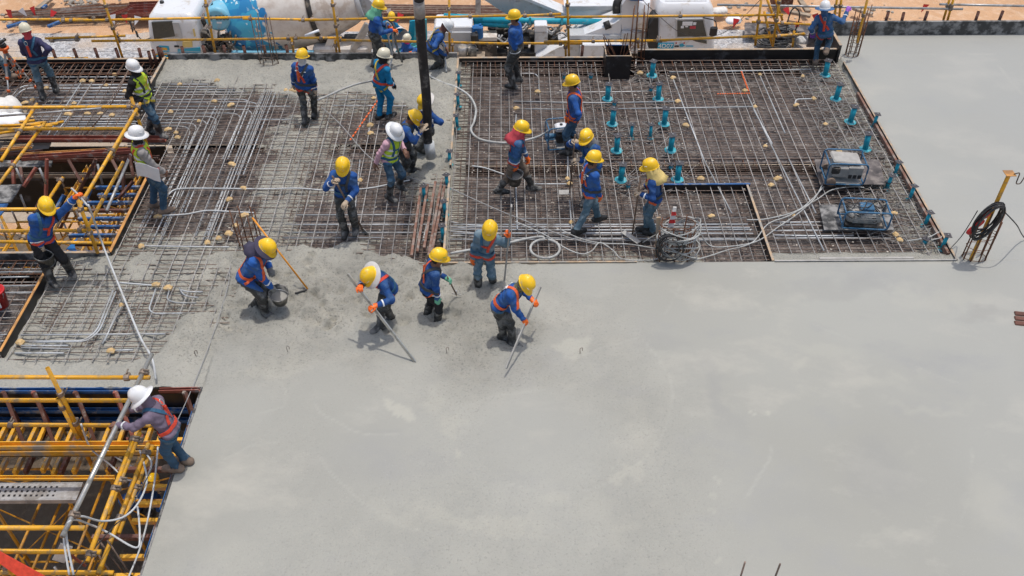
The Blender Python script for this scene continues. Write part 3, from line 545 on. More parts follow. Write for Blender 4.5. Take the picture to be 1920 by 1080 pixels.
beam_cage('beam cage sunk in the trench across the right bay', XD + .1, 7.4, 14.6, 14.9, -.6, -.09, 'rebar')
beam_cage('rusty beam cage in front of the scaffold opening', -15.2, XL - .1, 11.55, 11.9, -.5, -.03)
# hooked bar ends projecting over the opening edge
t = thing('hooked_bars', 'row of hooked dark bar ends along the scaffold opening', 'rebar', loc=(OX + .1, 13, -.08))
hk = MB().tube(round_path([(.5, 0, 0), (-.02, 0, 0), (-.02, 0, -.09), (.4, 0, -.09)], .045, 4), .008, 6).mesh('hooked_bar', 'rebar')
for y in np.arange(12.15, 15.4, .13): obj('hooked_bar', hk, t, loc=Vector((OX + .08 + random.uniform(-.02, .02), y, -.045)) - t.location)
# ================================================================ conduits (pixel polylines on the mat)
CZ = -.075
CON = []
def con(pts, z=CZ, r=.0135, label='straight zinc conduit tied across the rebar', m='conduit', bend=.22, smooth=False, grp='conduits laid over the rebar'):
    p = [P(x, y, z) if len(q) == 2 else P(x, y, q[2]) for q in pts for x, y in (q[:2],)]
    p = smooth_path(p, 5) if smooth else round_path(p, bend)
    mid = p[len(p) // 2]
    o = MB().tube([q - mid for q in p], r, 7).build('conduit', m, label=label, cat='conduit', group=grp); o.location = mid; return o
LT = 'zinc conduit laid lengthwise behind the tubular guardrail'
for y, a, b in ((145, 70, 300), (165, 85, 296), (171, 90, 292), (183, 42, 285), (190, 60, 280), (197, 80, 276), (219, 60, 262), (224, 62, 260), (229, 70, 258), (233, 120, 255), (238, 90, 250), (177, 150, 290), (209, 200, 268)):
    con([(a, y), (b, y - 1)], label=LT, grp='conduits behind the guardrail')
con([(18, 186), (40, 160), (120, 160), (292, 158)], label='zinc conduit bent in a wide elbow by the tripod', grp='elbow conduits'); con([(22, 190), (44, 165), (130, 166), (290, 164)], label='zinc conduit bent in a wide elbow by the tripod', grp='elbow conduits')
con([(152, 155), (120, 205), (88, 255)], z=-.06, label='zinc conduit crossing slantwise over the lengthwise conduits', grp='crossing conduits'); con([(172, 156), (140, 205), (100, 256)], z=-.06, label='zinc conduit crossing slantwise over the lengthwise conduits', grp='crossing conduits')
LB = 'zinc conduit fanning out from the vested worker towards the poured strip'
for i, y in enumerate((158, 163, 168, 173, 178)): con([(305 - i * 2, y), (400 + i * 16 + random.randint(-12, 12), y)], label=LB, grp='fanned conduits')
LC = 'zinc conduit bending from lengthwise to crosswise near the hooked bars'
for i, (y, xb, yb) in enumerate(((187, 440, 300), (192, 458, 420), (200, 470, 330), (206, 452, 440), (213, 432, 445), (219, 388, 400), (225, 372, 440), (231, 355, 400), (237, 345, 300))):
    x = P(xb, 260).x; p0 = P(292 - i * 3, y, CZ); yy = p0.y; e = P(0, yb, CZ).y
    pts = round_path([p0, Vector((x, yy, CZ)), Vector((x + random.uniform(-.1, .1), e, CZ - .01))], .3)
    mid = pts[len(pts) // 2]; o = MB().tube([q - mid for q in pts], .0135, 7).build('conduit', 'conduit', label=LC, cat='conduit', group='conduits bending crosswise'); o.location = mid
LD = 'long zinc conduit running crosswise in the tight bundle by the half poured patch'
for xt, yt, yb in ((512, 165, 440), (505, 165, 455), (498, 170, 450), (519, 168, 330), (491, 175, 460), (478, 160, 300), (430, 170, 460), (404, 200, 455)):
    a = P(xt, yt, CZ); b = Vector((a.x - .06, P(0, yb, CZ).y, CZ)); mid = (a + b) / 2; o = MB().tube([a - mid, b - mid], .0135, 7).build('conduit', 'conduit', label=LD, cat='conduit', group='crosswise conduit bundle'); o.location = mid
LE = 'crosswise zinc conduit beside the worker with the paper plan'
for xt, yt, yb in ((372, 240, 370), (352, 270, 455), (338, 275, 440), (392, 290, 400), (325, 300, 350)):
    a = P(xt, yt, CZ); b = Vector((a.x + random.uniform(-.1, .05), P(0, yb, CZ).y, CZ)); mid = (a + b) / 2; o = MB().tube([a - mid, b - mid], .0135, 7).build('conduit', 'conduit', label=LE, cat='conduit', group='conduits by the plan holder'); o.location = mid
con([(316, 365), (330, 355), (370, 353), (490, 354), (560, 353), (620, 357), (690, 353), (745, 342), (768, 338)], z=-.035, smooth=True, m='pvc_white', label='white flexible conduit wandering across the mat below the plan holder')
con([(292, 404), (345, 402), (385, 395), (420, 396), (478, 399)], z=-.035, smooth=True, m='pvc_white', label='white flexible conduit starting at the tan boots of the plan holder')
con([(268, 461), (345, 462), (430, 463)], z=-.04, m='pvc_white', label='white conduit at the brink of the wet concrete by the hooked bars')
con([(225, 530), (262, 533), (285, 535)], z=-.03, smooth=True, m='pvc_white', label='short white conduit stub in wet concrete beside a tan box')
LM = 'zinc conduit running lengthwise under the shovel worker'
for y, a, b in ((403, 555, 834), (421, 535, 834), (436, 533, 834), (445, 530, 720), (449, 532, 720), (187, 635, 775), (198, 625, 765), (200, 480, 545), (224, 480, 548)): con([(a, y), (b, y + random.uniform(-1, 1))], label=LM if y > 300 else 'zinc conduit lengthwise in the bare patch beside the turquoise worker', grp='conduits under the shovel worker' if y > 300 else 'conduits by the turquoise worker')
con([(675, 300), (665, 400)], label='crosswise conduit tied with a tan box beside the shovel worker')
con([(695, 200), (690, 260)], label='crosswise conduit below the boots of the turquoise worker'); con([(790, 420), (782, 450)], label='short crosswise conduit near the red tubes'); con([(800, 420), (793, 452)], label='short crosswise conduit near the red tubes', grp='x')['group'] = 'conduits laid over the rebar'
LP = 'zinc conduit in the lengthwise bundle below the walking worker'
for y, a, b in ((410, 975, 1400), (421, 850, 1402), (426, 842, 1406), (430, 845, 1410), (438, 850, 1412), (446, 900, 1418), (449, 842, 1414), (442, 1005, 1300), (433, 1448, 1560), (441, 1450, 1600), (447, 1452, 1670), (423, 1448, 1548), (416, 1446, 1545)):
    con([(a, y), ((a + b) / 2, y + random.uniform(-2, 2)), (b, y + random.uniform(-1.5, 1.5))], label=LP if a < 1440 else 'zinc conduit passing under the dark generator sheet', grp='bundle below the walking worker' if a < 1440 else 'conduits under the generator sheet', r=random.choice((.0135, .0135, .018)))
for i in range(4): con([(842, 415 + i * 9), (880, 422 + i * 7), (940, 425 + i * 7)], label='zinc conduit splaying out beside the slim teal sleeve row', smooth=True, grp='splayed conduits')
con([(968, 138), (1004, 138), (1010, 146), (1011, 172)], label='zinc conduit elbow behind the wader worker', bend=.2); con([(1013, 174), (1090, 173), (1180, 172), (1240, 170)], label='zinc conduit leaving the tan box behind the sleeve rows'); con([(870, 147), (960, 147)], label='short zinc conduit beside the wader worker boots')
con([(963, 190), (1060, 192), (1130, 193), (1268, 190)], z=-.04, label='zinc conduit crossing between the two sleeve rows'); con([(970, 204), (1060, 205)], label='short zinc conduit left of the standing worker with orange straps'); con([(1150, 204), (1300, 202), (1412, 200)], z=-.04, label='zinc conduit reaching from the sleeve rows to a tan box')
con([(1255, 135), (1340, 134), (1440, 132), (1520, 130)], z=-.05, label='pale zinc conduit parallel to the tall black board'); con([(985, 373), (1010, 374), (1075, 346)], label='zinc conduit beside the bucket carrier', z=-.04) if False else con([(996, 345), (1068, 345)], label='zinc conduit behind the walking worker', z=-.05)
con([(885, 311), (910, 315), (945, 327)], z=-.03, m='pvc_white', label='white conduit reaching the bucket carrier', smooth=True)
for a, b, lb in (((1262, 148), (1320, 300), 'crosswise conduit linking three tan boxes in the right bay'), ((1320, 300), (1372, 400), 'crosswise conduit near the short black stop end'), ((1400, 175), (1440, 260), 'crosswise conduit twin from the far tan box'), ((1440, 260), (1545, 470), 'crosswise conduit running towards the generators'), ((1413, 205), (1448, 270), 'crosswise conduit alongside the twin conduit'), ((1425, 142), (1472, 250), 'crosswise conduit from the tan box beside orange tape'), ((1479, 298), (1530, 400), 'crosswise conduit left of the upper generator'), ((1065, 250), (1064, 340), 'crosswise conduit behind the shovel pair'), ((967, 330), (970, 430), 'crosswise conduit in front of the bucket carrier'), ((968, 215), (966, 240), 'short conduit below a tan box near the red scarf worker'), ((1068, 375), (1072, 430), 'crosswise conduit beside the walking worker'), ((1500, 330), (1478, 355), 'x')):
    if lb != 'x': con([a, b], z=-.05, label=lb)
con([(1490, 195), (1493, 186), (1522, 185)], z=-.03, m='pvc_white', label='short white conduit elbow between two small tan boxes', bend=.08)
LW = 'zinc conduit in the half poured corner by the timber edged stop end'
for p in ([(38, 628), (180, 627), (310, 626)], [(48, 640), (158, 639), (182, 620), (212, 545)], [(55, 642), (164, 640), (187, 620), (217, 547)], [(40, 648), (128, 648)], [(40, 652), (132, 654)], [(28, 662), (120, 662)], [(235, 560), (192, 645)], [(222, 580), (196, 640)], [(292, 542), (279, 580), (288, 588), (365, 587)], [(318, 543), (312, 562), (330, 568), (368, 568)], [(336, 540), (345, 555), (372, 558)], [(338, 543), (350, 547), (380, 547)], [(215, 657), (250, 656)], [(90, 521), (125, 519)]): con(p, z=-.045, label=LW, bend=.18, grp='conduits in the half poured corner')
for y, a, b in ((520, 0, 55), (536, 0, 72), (510, 0, 80), (549, 0, 66), (628, 0, 14), (640, 0, 8)): con([(a, y), (b, y - 1)], z=-.03, label='zinc conduit beside the red bucket', grp='conduits beside the red bucket')
# ================================================================ tan wrapped boxes
def box_mesh(k):
    mb = MB(); w, d, h = (.13, .1, .06), (.1, .1, .055), (.16, .09, .06); q = (w, d, h)[k]
    mb.box((0, 0, 0), q, 0, None, .018); mb.box((0, .01, q[2] / 2), (q[0] * .5, q[1] * .7, .012), 0, Matrix.Rotation(.3, 3, 'Z'), .004); return mb.mesh('junction_box', 'tan')
BX = [box_mesh(k) for k in range(3)]
def boxes(pts, label, group, z=-.04):
    for x, y in pts:
        o = obj('junction_box', random.choice(BX), None, label, 'junction box', group, loc=P(x, y, z)); o.rotation_euler = (random.uniform(-.15, .15), random.uniform(-.15, .15), random.uniform(-.5, .5)); s = random.uniform(.75, 1.05); o.scale = (s, s, s)
boxes([(215, 140), (155, 152), (172, 152), (199, 160), (87, 165), (61, 187), (47, 193), (139, 194), (234, 171), (285, 158), (128, 214), (164, 213), (188, 213), (210, 216), (57, 220)], 'tan taped box among the conduits behind the guardrail', 'tan boxes behind the guardrail')
boxes([(402, 190), (433, 197), (373, 227), (320, 210), (315, 243), (330, 249), (407, 151), (337, 158), (536, 169), (549, 170), (333, 258)], 'tan taped box among the bending conduits near the poured strip', 'tan boxes near the poured strip')
boxes([(435, 308), (430, 374), (458, 404), (308, 371), (442, 423), (429, 438), (410, 447), (389, 455), (457, 353), (296, 406), (265, 462)], 'tan taped box in the conduit field beside the hooked bars', 'tan boxes by the hooked bars')
boxes([(675, 338), (694, 235), (701, 184), (695, 250)], 'tan taped box on the bare mat beside the shovel worker and turquoise worker', 'tan boxes in the middle mat')
boxes([(1200, 137), (1262, 146), (1008, 172), (968, 203), (1271, 190), (1286, 235), (1397, 170), (1425, 140), (1416, 200), (1505, 143), (1064, 335), (1071, 417), (1068, 344)], 'tan taped box on the bare mat around the sleeve rows', 'tan boxes around the sleeve rows')
boxes([(1435, 274), (1458, 335), (1446, 347), (1487, 403), (1526, 185), (1493, 197), (1548, 233), (1573, 283), (1314, 335), (1334, 405), (1676, 400), (1680, 440), (1687, 450)], 'tan taped box on the mat around the generators', 'tan boxes around the generators')
boxes([(228, 572), (38, 642), (208, 658), (292, 534), (315, 540)], 'tan taped box in the half poured corner', 'tan boxes in the half poured corner')
# ================================================================ teal pipe sleeves
def flanged_sleeve():
    t = thing('pipe_sleeve', 'x', 'pipe sleeve', group='flanged teal pipe sleeves')
    MB().lathe([(.055, 0), (.055, .36)], n=16).build('pipe', 'teal', t)
    MB().lathe([(.055, .0), (.12, .0), (.12, .012), (.06, .018)], n=16).build('flange', 'teal_lt', t)
    mb = MB().box((0, 0, .366), (.15, .15, .012), 0, Matrix.Rotation(.5, 3, 'Z'), .003); mb.build('cap_plate', 'plate', t)
    MB().tube([(0, 0, .37), (0, 0, .395)], .012, 8).build('bolt', 'zinc', t); return t
def slim_sleeve():
    t = thing('pipe_sleeve', 'x', 'pipe sleeve', group='slim teal pipe sleeves')
    MB().lathe([(.032, -.12), (.032, .2)], n=12).build('pipe', 'teal', t)
    MB().lathe([(.03, -.12), (.07, -.12), (.07, -.105), (.034, -.1)], n=12).build('flange', 'teal_lt', t)
    MB().box((0, 0, .206), (.12, .12, .01), 0, Matrix.Rotation(.3, 3, 'Z'), .003).build('cap_plate', 'plate', t)
    MB().tube([(0, 0, .21), (0, 0, .23)], .01, 8).build('bolt', 'zinc', t); return t
fs = flanged_sleeve(); ss = slim_sleeve()
FLG = [(1222, 142), (1139, 186), (1234, 186), (1148, 233), (1245, 233), (1156, 283), (1257, 282), (1164, 338), (1270, 337), (1547, 141), (1567, 186), (1594, 229), (1622, 280)]
FL = ['beside the black timber box', 'in the row nearer the black timber box', 'in the row farther from the black timber box'] 
xb = MB()
for i, (x, y) in enumerate(FLG):
    lab = 'teal flanged sleeve beside the climbing worker' if i == 9 else 'teal flanged sleeve in the row along the right stop end' if i > 9 else 'lone teal flanged sleeve close to the tall black board' if i == 0 else 'teal flanged sleeve in the row in line with the black timber box' if i % 2 else 'teal flanged sleeve in the row along the crosswise conduit with tan boxes'
    c = P(x, y, -.06); o = fs if i == 0 else copy_tree(fs); o.location = c; o.rotation_euler = (random.uniform(-.05, .05), random.uniform(-.05, .05), random.uniform(0, 3)); o['label'] = lab
    for _ in range(16):                  # extra trimming bars around the sleeve
        a = random.choice((.78, -.78, 2.36)) + random.uniform(-.25, .25); q = Vector((c.x + random.uniform(-.3, .3), c.y + random.uniform(-.3, .3), -.06 - random.uniform(0, .09))); d = Vector((math.cos(a), math.sin(a), random.uniform(-.05, .05))) * random.uniform(.2, .42); xb.tube([q - d, q + d], .006, 5, 0, caps=False)
for i, (x, y) in enumerate([(860, 152), (859, 192), (857, 232), (843, 300), (838, 345), (834, 394), (830, 440), (795, 365), (1184, 250), (1220, 250), (1680, 320), (1708, 366), (1737, 415), (1769, 458), (1640, 230), (1666, 345)]):
    lab = 'slim teal sleeve in the row on the stop end by the red tubes' if i < 7 else 'slim teal sleeve standing apart beside the red tubes' if i == 7 else 'slim teal sleeve between the two rows of flanged sleeves' if i < 10 else 'slim teal sleeve in the row along the finished slab'
    o = ss if i == 0 else copy_tree(ss); o.location = P(x, y, -.01); o['label'] = lab; o.rotation_euler = (random.uniform(-.06, .06), random.uniform(-.06, .06), random.uniform(0, 3))
    if i in (9, 8) or i > 9:
        for _ in range(10): q = o.location + Vector((random.uniform(-.5, .2), random.uniform(-.35, .35), -.08)); a = random.uniform(0, 3.1); d = Vector((math.cos(a), math.sin(a), random.uniform(-.15, .15))) * random.uniform(.12, .3); xb.tube([q - d, q + d], .006, 5, 0, caps=False)
for _ in range(650):                      # loose trimming bars and wire along the right stop end
    q = Vector((random.uniform(6.3, 7.45), random.uniform(12.2, 18.2), random.uniform(-.15, -.02))); a = random.uniform(0, 3.14); d = Vector((math.cos(a), math.sin(a), random.uniform(-.15, .15))) * random.uniform(.06, .22); xb.tube([q - d, q + d], .005, 4, 0, caps=False)
xb.build('trimming_bars', 'rebar_grey', label='crisscross trimming bars and loose wire around the teal sleeves', cat='rebar', kind='stuff')
# threaded rod plugs
tp = thing('rod_plug', 'x', 'rod plug', group='capped rod plugs'); MB().lathe([(.04, -.05), (.04, .03)], n=10).build('pipe', 'teal', tp); MB().box((0, 0, .05), (.11, .11, .02), 0, Matrix.Rotation(.7, 3, 'Z'), .004).build('cap_plate', 'plate', tp); MB().tube([(0, 0, .05), (0, 0, .28)], .006, 6).build('rod', 'zinc', tp)
for i, (x, y) in enumerate([(1058, 143), (1108, 143), (1221, 167), (1152, 194), (1258, 312), (1178, 348), (1665, 345), (1735, 452)]):
    o = tp if i == 0 else copy_tree(tp); o.location = P(x, y, -.03); o['label'] = 'teal plug with plate and rod ' + ('behind the worker with orange straps' if i < 2 else 'among the flanged sleeves' if i < 6 else 'in the loose wire by the right stop end')
# ================================================================ column starter cages, timber box
def starter(label, base, n, h, spread, lean=(0, 0), m='rebar_rust', ties=4, z0=-.1, hvar=.25):
    t = thing('starter_bars', label, 'rebar', loc=(base.x, base.y, z0)); w, d = spread
    pos = [(math.cos(2 * math.pi * k / n) * w, math.sin(2 * math.pi * k / n) * d) for k in range(n)]
    for x, y in pos:
        hh = h * random.uniform(1 - hvar, 1); e = random.uniform(-.03, .03)
        MB().tube([(base.x + x, base.y + y, z0), (base.x + x + lean[0] * hh + e, base.y + y + lean[1] * hh, z0 + hh)], .011, 6).build('starter_bar', m, t)
    for k in range(ties):
        z = .12 + k * .2 * random.uniform(.7, 1.2); MB().tube([(base.x + x * 1.08 + lean[0] * z, base.y + y * 1.08, z0 + z + random.uniform(-.02, .02)) for x, y in pos], .006, 5, 0, closed=True).build('tie', m, t)
    return t
starter('rusty column starter bars behind the worker with red harness', P(505, 118, 0), 6, 1.45, (.2, .12), m='rebar')
starter('rusty column starter bars beside the black timber box', P(1192, 112, 0), 7, 1.6, (.18, .1))
starter('rusty column starter bars at the corner of the finished slab', P(1597, 103, 0), 8, 1.35, (.15, .1), ties=6)
starter('starter bars wrapped in grey cable tangles', P(1262, 480, 0), 12, .95, (.27, .15), ties=5, hvar=.5)
starter('starter bars behind the worker with the orange rake', P(470, 455, 0), 6, .85, (.2, .15), ties=2, m='rebar_rust')
sb = starter('starter bars hung with red plugs and cable', P(1826, 483, 0), 9, 1.15, (.2, .12), ties=4, hvar=.3)
starter('pair of lone starter bars rising from bare finished slab', P(1412, 1108, 0), 2, .75, (.2, .1), ties=0, m='rebar', hvar=.1)
starter('short starter bars at the lower slab corner', P(235, 1085, -.4), 3, .6, (.1, .1), lean=(-.4, .3), ties=0, m='rebar', z0=-.4)
t = thing('timber_box', 'open black timber box form standing in the rebar', 'box form', loc=P(1155, 140, -.2)); c = P(1155, 140, -.2)
for dx, dy, w, d in ((0, -.25, .56, .02), (0, .25, .56, .02), (-.27, 0, .02, .48), (.27, 0, .02, .48)):
    MB().box((c.x + dx, c.y + dy + .05, .08), (w, d, .56)).build('side_board', 'ply_black', t); MB().box((c.x + dx, c.y + dy + .05, .366), (w + .004, d + .004, .01)).build('top_edge', 'wood' if dy <= 0 else 'bluesteel', t)
mb = MB()
for _ in range(14): a = random.uniform(0, 6.3); mb.tube([(c.x + random.uniform(-.15, .15), c.y + .05 + random.uniform(-.15, .15), -.1), (c.x + .35 * math.cos(a), c.y + .05 + .3 * math.sin(a), random.uniform(.4, .75))], .009, 5)
mb.build('offcuts', 'rebar_rust', label='bundle of bent bar offcuts sticking out of the timber box', cat='rebar')
# orange marking tape
for a, b, lb in (((1390, 134), (1404, 172), 'orange striped marking tape laid crosswise on the rebar'), ((1345, 176), (1408, 175), 'faded orange tape laid lengthwise on the rebar'), ((712, 183), (655, 265), 'orange chain of bar spacers on the middle mat')):
    p, q = P(*a, -.03), P(*b, -.03); n = 14; t = thing('marking_tape', lb, 'tape', loc=p)
    for k in range(n): MB().beam(p.lerp(q, k / n), p.lerp(q, (k + .62) / n), .03, .012).build('dash', 'orange', t)
# small pins in the wet slab
for x, y in ((540, 660), (838, 662), (1088, 663), (368, 668), (838, 470)):
    b = P(x, y, 0); MB().tube(round_path([b + V(0, 0, -.03), b + V(-.01, 0, .11), b + V(.03, .01, .12), b + V(.03, .01, .05)], .02, 3), .005, 5).build('level_pin', 'rebar', label='bent steel level pin standing in wet concrete', cat='pin', group='level pins')
# ================================================================ hoses and cables
def hose(label, pts, r, m, name='hose', cat='hose', n=8, sub=6):
    p = smooth_path([Vector(q) for q in pts], sub); mid = p[len(p) // 2].copy(); o = MB().tube([q - mid for q in p], r, n).build(name, m, label=label, cat=cat); o.location = mid; return o
def onz(pts, z=.0): return [P(x, y, q[0] if q else z) for x, y, *q in pts]
hose('grey vibrator hose running from a gloved hand to the turquoise worker', onz([(597, 187, .62), (618, 178, .45), (640, 168, .3), (668, 158, .3), (700, 151, .45), (712, 150, .55)]), .022, 'hose')
hose('long pale vibrator hose curling from the bending worker to the engine unit', onz([(798, 128, .05), (806, 142, 0), (830, 155, 0), (856, 164, .02), (880, 180), (892, 203), (889, 228), (883, 244), (900, 261), (945, 268), (985, 263), (1012, 255, .1), (1030, 244, .25)]), .024, 'hose')
hose('thin grey cable slanting across the middle mat to the black hose', onz([(602, 200), (640, 235), (690, 292), (740, 322), (775, 335), (805, 345), (832, 347), (870, 365), (930, 392), (985, 414), (1030, 432), (1075, 448), (1120, 458)]), .009, 'rope', 'cable', 'cable', 6)
hose('grey cable trailing from the sleeve row to the coiled hose', onz([(965, 415), (1000, 430), (1030, 445), (1060, 465), (1090, 476), (1110, 470), (1125, 455), (1150, 470), (1165, 485), (1200, 488), (1235, 484), (1262, 455, .25)]), .011, 'hose', 'cable', 'cable', 6)
co = P(1022, 466, .02); hose('grey hose thrown down in an open loop at the front strip', onz([(845, 475), (900, 465), (950, 456), (990, 447), (1015, 444)]) + [co + V(.25 * math.cos(a), .25 * math.sin(a), 0) for a in np.linspace(1.6, 7.6, 18)] , .022, 'hose')
for i, (pts, lb) in enumerate((([(1310, 430, .3), (1330, 460), (1370, 462), (1420, 452), (1460, 425), (1490, 405), (1520, 380), (1535, 360), (1545, 338)], 'grey cable rising from the tangle towards the upper generator'), ([(1300, 488, 0), (1330, 480), (1360, 470), (1410, 455), (1440, 420), (1480, 404), (1530, 375), (1560, 356), (1600, 350), (1620, 352)], 'grey cable looping past the short stop end to the generator sheet'), ([(1240, 468, .2), (1180, 458), (1130, 456), (1090, 448), (1050, 430)], 'grey cable leaving the tangle towards the walking worker'), ([(1285, 425, .5), (1260, 428, .4), (1230, 440, .2), (1205, 455, .05)], 'grey cable draped from the starter bars to the trowel worker'), ([(1700, 452), (1740, 445), (1762, 435), (1765, 445), (1745, 450)], 'grey cable loop in the loose wire by the slab corner'), ([(1545, 350), (1500, 392), (1440, 410), (1400, 412)], 'thin grey cable leading off under the generators'))):
    hose(lb, onz(pts), .011, 'hose', 'cable', 'cable', 6)
# cable tangle round the starter bars
c = P(1268, 480, 0); t = thing('cable_tangle', 'tangle of grey and black cables wound round the starter bars', 'cable', loc=c)
for k in range(16):
    a0 = random.uniform(0, 6.3); zc = random.uniform(.12, .75); rx, ry = random.uniform(.24, .38), random.uniform(.2, .3); tilt = random.uniform(-.5, .5)
    pts = [(c.x + rx * math.cos(a + a0), c.y + ry * math.sin(a + a0), zc + tilt * .3 * math.cos(a) + .05 * math.sin(2 * a)) for a in np.linspace(0, random.uniform(4, 6.2), 20)]; MB().tube(pts, .011, 6).build('cable_loop', 'hose', t)
for k in range(7):
    q = V(c.x - .2 + random.uniform(-.04, .04), c.y - .12, .38 + random.uniform(-.04, .04)); rr = random.uniform(.14, .26); MB().tube([q + V(rr * math.cos(a), -.03 * k, rr * 1.2 * math.sin(a)) for a in np.linspace(0, 6.2, 22)], .011, 6, 0, closed=True).build('cable_loop', 'cable', t)
t = thing('plastic_wrapper', 'red and white plastic wrapper caught on the starter bars', 'wrapper', loc=(c.x - .16, c.y + .1, .55))
for k in range(5): z0 = .55 + k * .08; MB().prism([(c.x - .2 + .01 * k, c.y + .09, z0), (c.x - .1 + .012 * (k % 2), c.y + .08, z0 + .01), (c.x - .11 + .01 * (k % 3), c.y + .1, z0 + .078), (c.x - .19 + .01 * k, c.y + .11, z0 + .076)], (.01, .025, 0)).build('foil_band', 'red_pl' if k % 2 else 'cl_white', t)
MB().beam((c.x - .3, c.y + .1, -.1), (c.x - .36, c.y + .14, .72), .07, .03).build('timber_batten', 'wood', label='timber batten leaning behind the trowel worker', cat='timber')
# big pump hose
a, b = P(806, 292, .22), PY(783, 0, 13.9)
hp = [a, a + V(-.02, .0, .45), PY(800, 190, a.y - .05), PY(792, 100, a.y - .15), PY(787, 30, a.y - .3), PY(784, -60, a.y - .5), PY(781, -200, a.y - .8), PY(780, -420, a.y - 1.2)]
t = thing('pump_hose', 'thick black concrete pump hose hanging down to the poured strip', 'pump hose', loc=a)
sp = smooth_path(hp, 5); MB().tube(sp[1:], [.085] * (len(sp) - 1), 16).build('hose_body', 'rubber', t); MB().tube([a + V(.02, -.02, -.03), a + V(0, 0, .3)], [.095, .1], 16).build('hose_mouth', 'pvc_white', t)
MB().tube([PY(787, 30, a.y - .3), PY(785, 0, a.y - .37)], .094, 16).build('coupling', 'zinc', t)
# ================================================================ machines
def rect_loop(x0, x1, z0, z1, y, r): return round_path([(x0 + r, y, z0), (x1, y, z0), (x1, y, z1), (x0, y, z1), (x0, y, z0), (x0 + r * 1.01, y, z0)], r, 4)
def frame_cage(t, w, d, h, rr, m, z0=.06):
    for y in (-d / 2, d / 2): MB().tube(rect_loop(-w / 2, w / 2, z0, h, y, .1), rr, 8).build('frame_tube', m, t)
    for x, z in ((-w / 2 + .02, h * .9), (w / 2 - .02, h * .9), (-w / 2 + .02, z0 + .05), (w / 2 - .02, z0 + .05)): MB().tube([(x, -d / 2, z), (x, d / 2, z)], rr, 8).build('cross_tube', m, t)
def parts_local(t, loc, rz):
    t.location = loc; t.rotation_euler = (0, 0, rz)
t = thing('generator', 'dusty generator with wheel and folded canvas on a dark sheet', 'generator'); frame_cage(t, .82, .56, .58, .018, 'frame_blue')
MB().box((-.1, 0, .3), (.4, .4, .3), 0, None, .05).build('engine', 'motor', t); MB().box((.2, -.1, .3), (.32, .22, .3), 0, None, .02).build('control_panel', 'motor', t); MB().box((0, .05, .52), (.6, .42, .05), 0, Matrix.Rotation(.06, 3, 'Y'), .03).build('canvas_cover', 'steel_cem', t)
mb = MB(); [mb.box((.1 + k * .1, -.215, .22), (.07, .02, .09), 0, None, .004) for k in range(3)]; mb.build('socket_row', 'blackp', t); MB().box((-.22, -.2, .36), (.18, .05, .16), 0, None, .02).build('air_filter', 'chassis', t)
for y in (-.27, .27): MB().lathe([(.02, -.02), (.1, -.025), (.1, .025), (.02, .02)], (-.28, y, .1), 14, 0, Matrix.Rotation(R(90), 3, 'X')).build('wheel', 'boot_tan', t)
MB().box((.02, 0, .065), (.7, .5, .02)).build('base_tray', 'motor', t)
parts_local(t, P(1576, 336, .03), R(-4)); t.scale = (.86, .86, .86)
t = thing('generator', 'squat electric converter in a blue tube frame draped with black cable', 'generator'); frame_cage(t, .98, .5, .5, .02, 'frame_blue')
MB().lathe([(.1, -.36), (.15, -.34), (.165, -.3), (.165, .28), (.15, .33), (.08, .35)], (0, 0, .24), 18, 0, Matrix.Rotation(R(90), 3, 'Y')).build('motor_body', 'motor', t)
mb = MB(); [mb.box((.0, 0, .24), (.5, .02, .36), 0, Matrix.Rotation(a, 3, 'X')) for a in np.linspace(0, 3.14, 12)]; mb.build('cooling_fin', 'motor', t); MB().box((0, 0, .45), (.3, .25, .12), 0, None, .02).build('terminal_box', 'frame_blue', t); MB().box((0, -.02, .07), (.8, .3, .05)).build('base_tray', 'chassis', t)
for k in range(9):
    a0 = random.uniform(0, 6.3); MB().tube(smooth_path([(-.45 + .9 * u + random.uniform(-.02, .02), random.uniform(-.27, .27), .5 + .07 * math.sin(3 * u + k) - (.33 * (u - .5) ** 2 if k < 5 else .3 * (1 - abs(u - .5)))) for u in np.linspace(0, 1, 7)], 4), .012, 6).build('cable', 'cable', t)
parts_local(t, P(1615, 420, .03), R(-5)); t.scale = (.8, .8, .8)
for x0, x1, y0, y1, lb in ((1537, 1660, 300, 347, 'dark plywood sheet under the dusty generator'), (1545, 1676, 385, 432, 'silvery dusted plywood sheet under the squat converter')):
    a, b, c_, d_ = P(x0, y1, .0), P(x1, y1, 0), P(x1 - 12, y0, 0), P(x0 - 10, y0, 0); MB().prism([a, b, c_, d_], (0, 0, .016)).build('plywood_sheet', 'ply_dusty' if y0 > 350 else 'ply', label=lb, cat='plywood sheet')
t = thing('vibrator_engine', 'small petrol vibrator engine in a blue carrying frame', 'engine'); frame_cage(t, .46, .36, .5, .014, 'frame_blue', .02)
MB().box((.05, 0, .2), (.2, .24, .22), 0, None, .03).build('engine_block', 'chassis', t); MB().box((.05, 0, .4), (.24, .22, .12), 0, None, .03).build('fuel_tank', 'truckw', t); MB().lathe([(.03, 0), (.03, .02)], (.05, 0, .46), 10).build('fuel_cap', 'blackp', t); MB().lathe([(.06, -.1), (.05, .12)], (-.16, 0, .22), 12, 0, Matrix.Rotation(R(90), 3, 'Y')).build('coupling', 'frame_blue', t); MB().lathe([(.08, -.02), (.08, .02)], (.18, -.02, .25), 12, 0, Matrix.Rotation(R(90), 3, 'Y')).build('starter', 'rubber', t); MB().box((.05, -.02, .03), (.2, .3, .02)).build('skid', 'steel_cem', t)
parts_local(t, P(1046, 272, -.03), R(8))
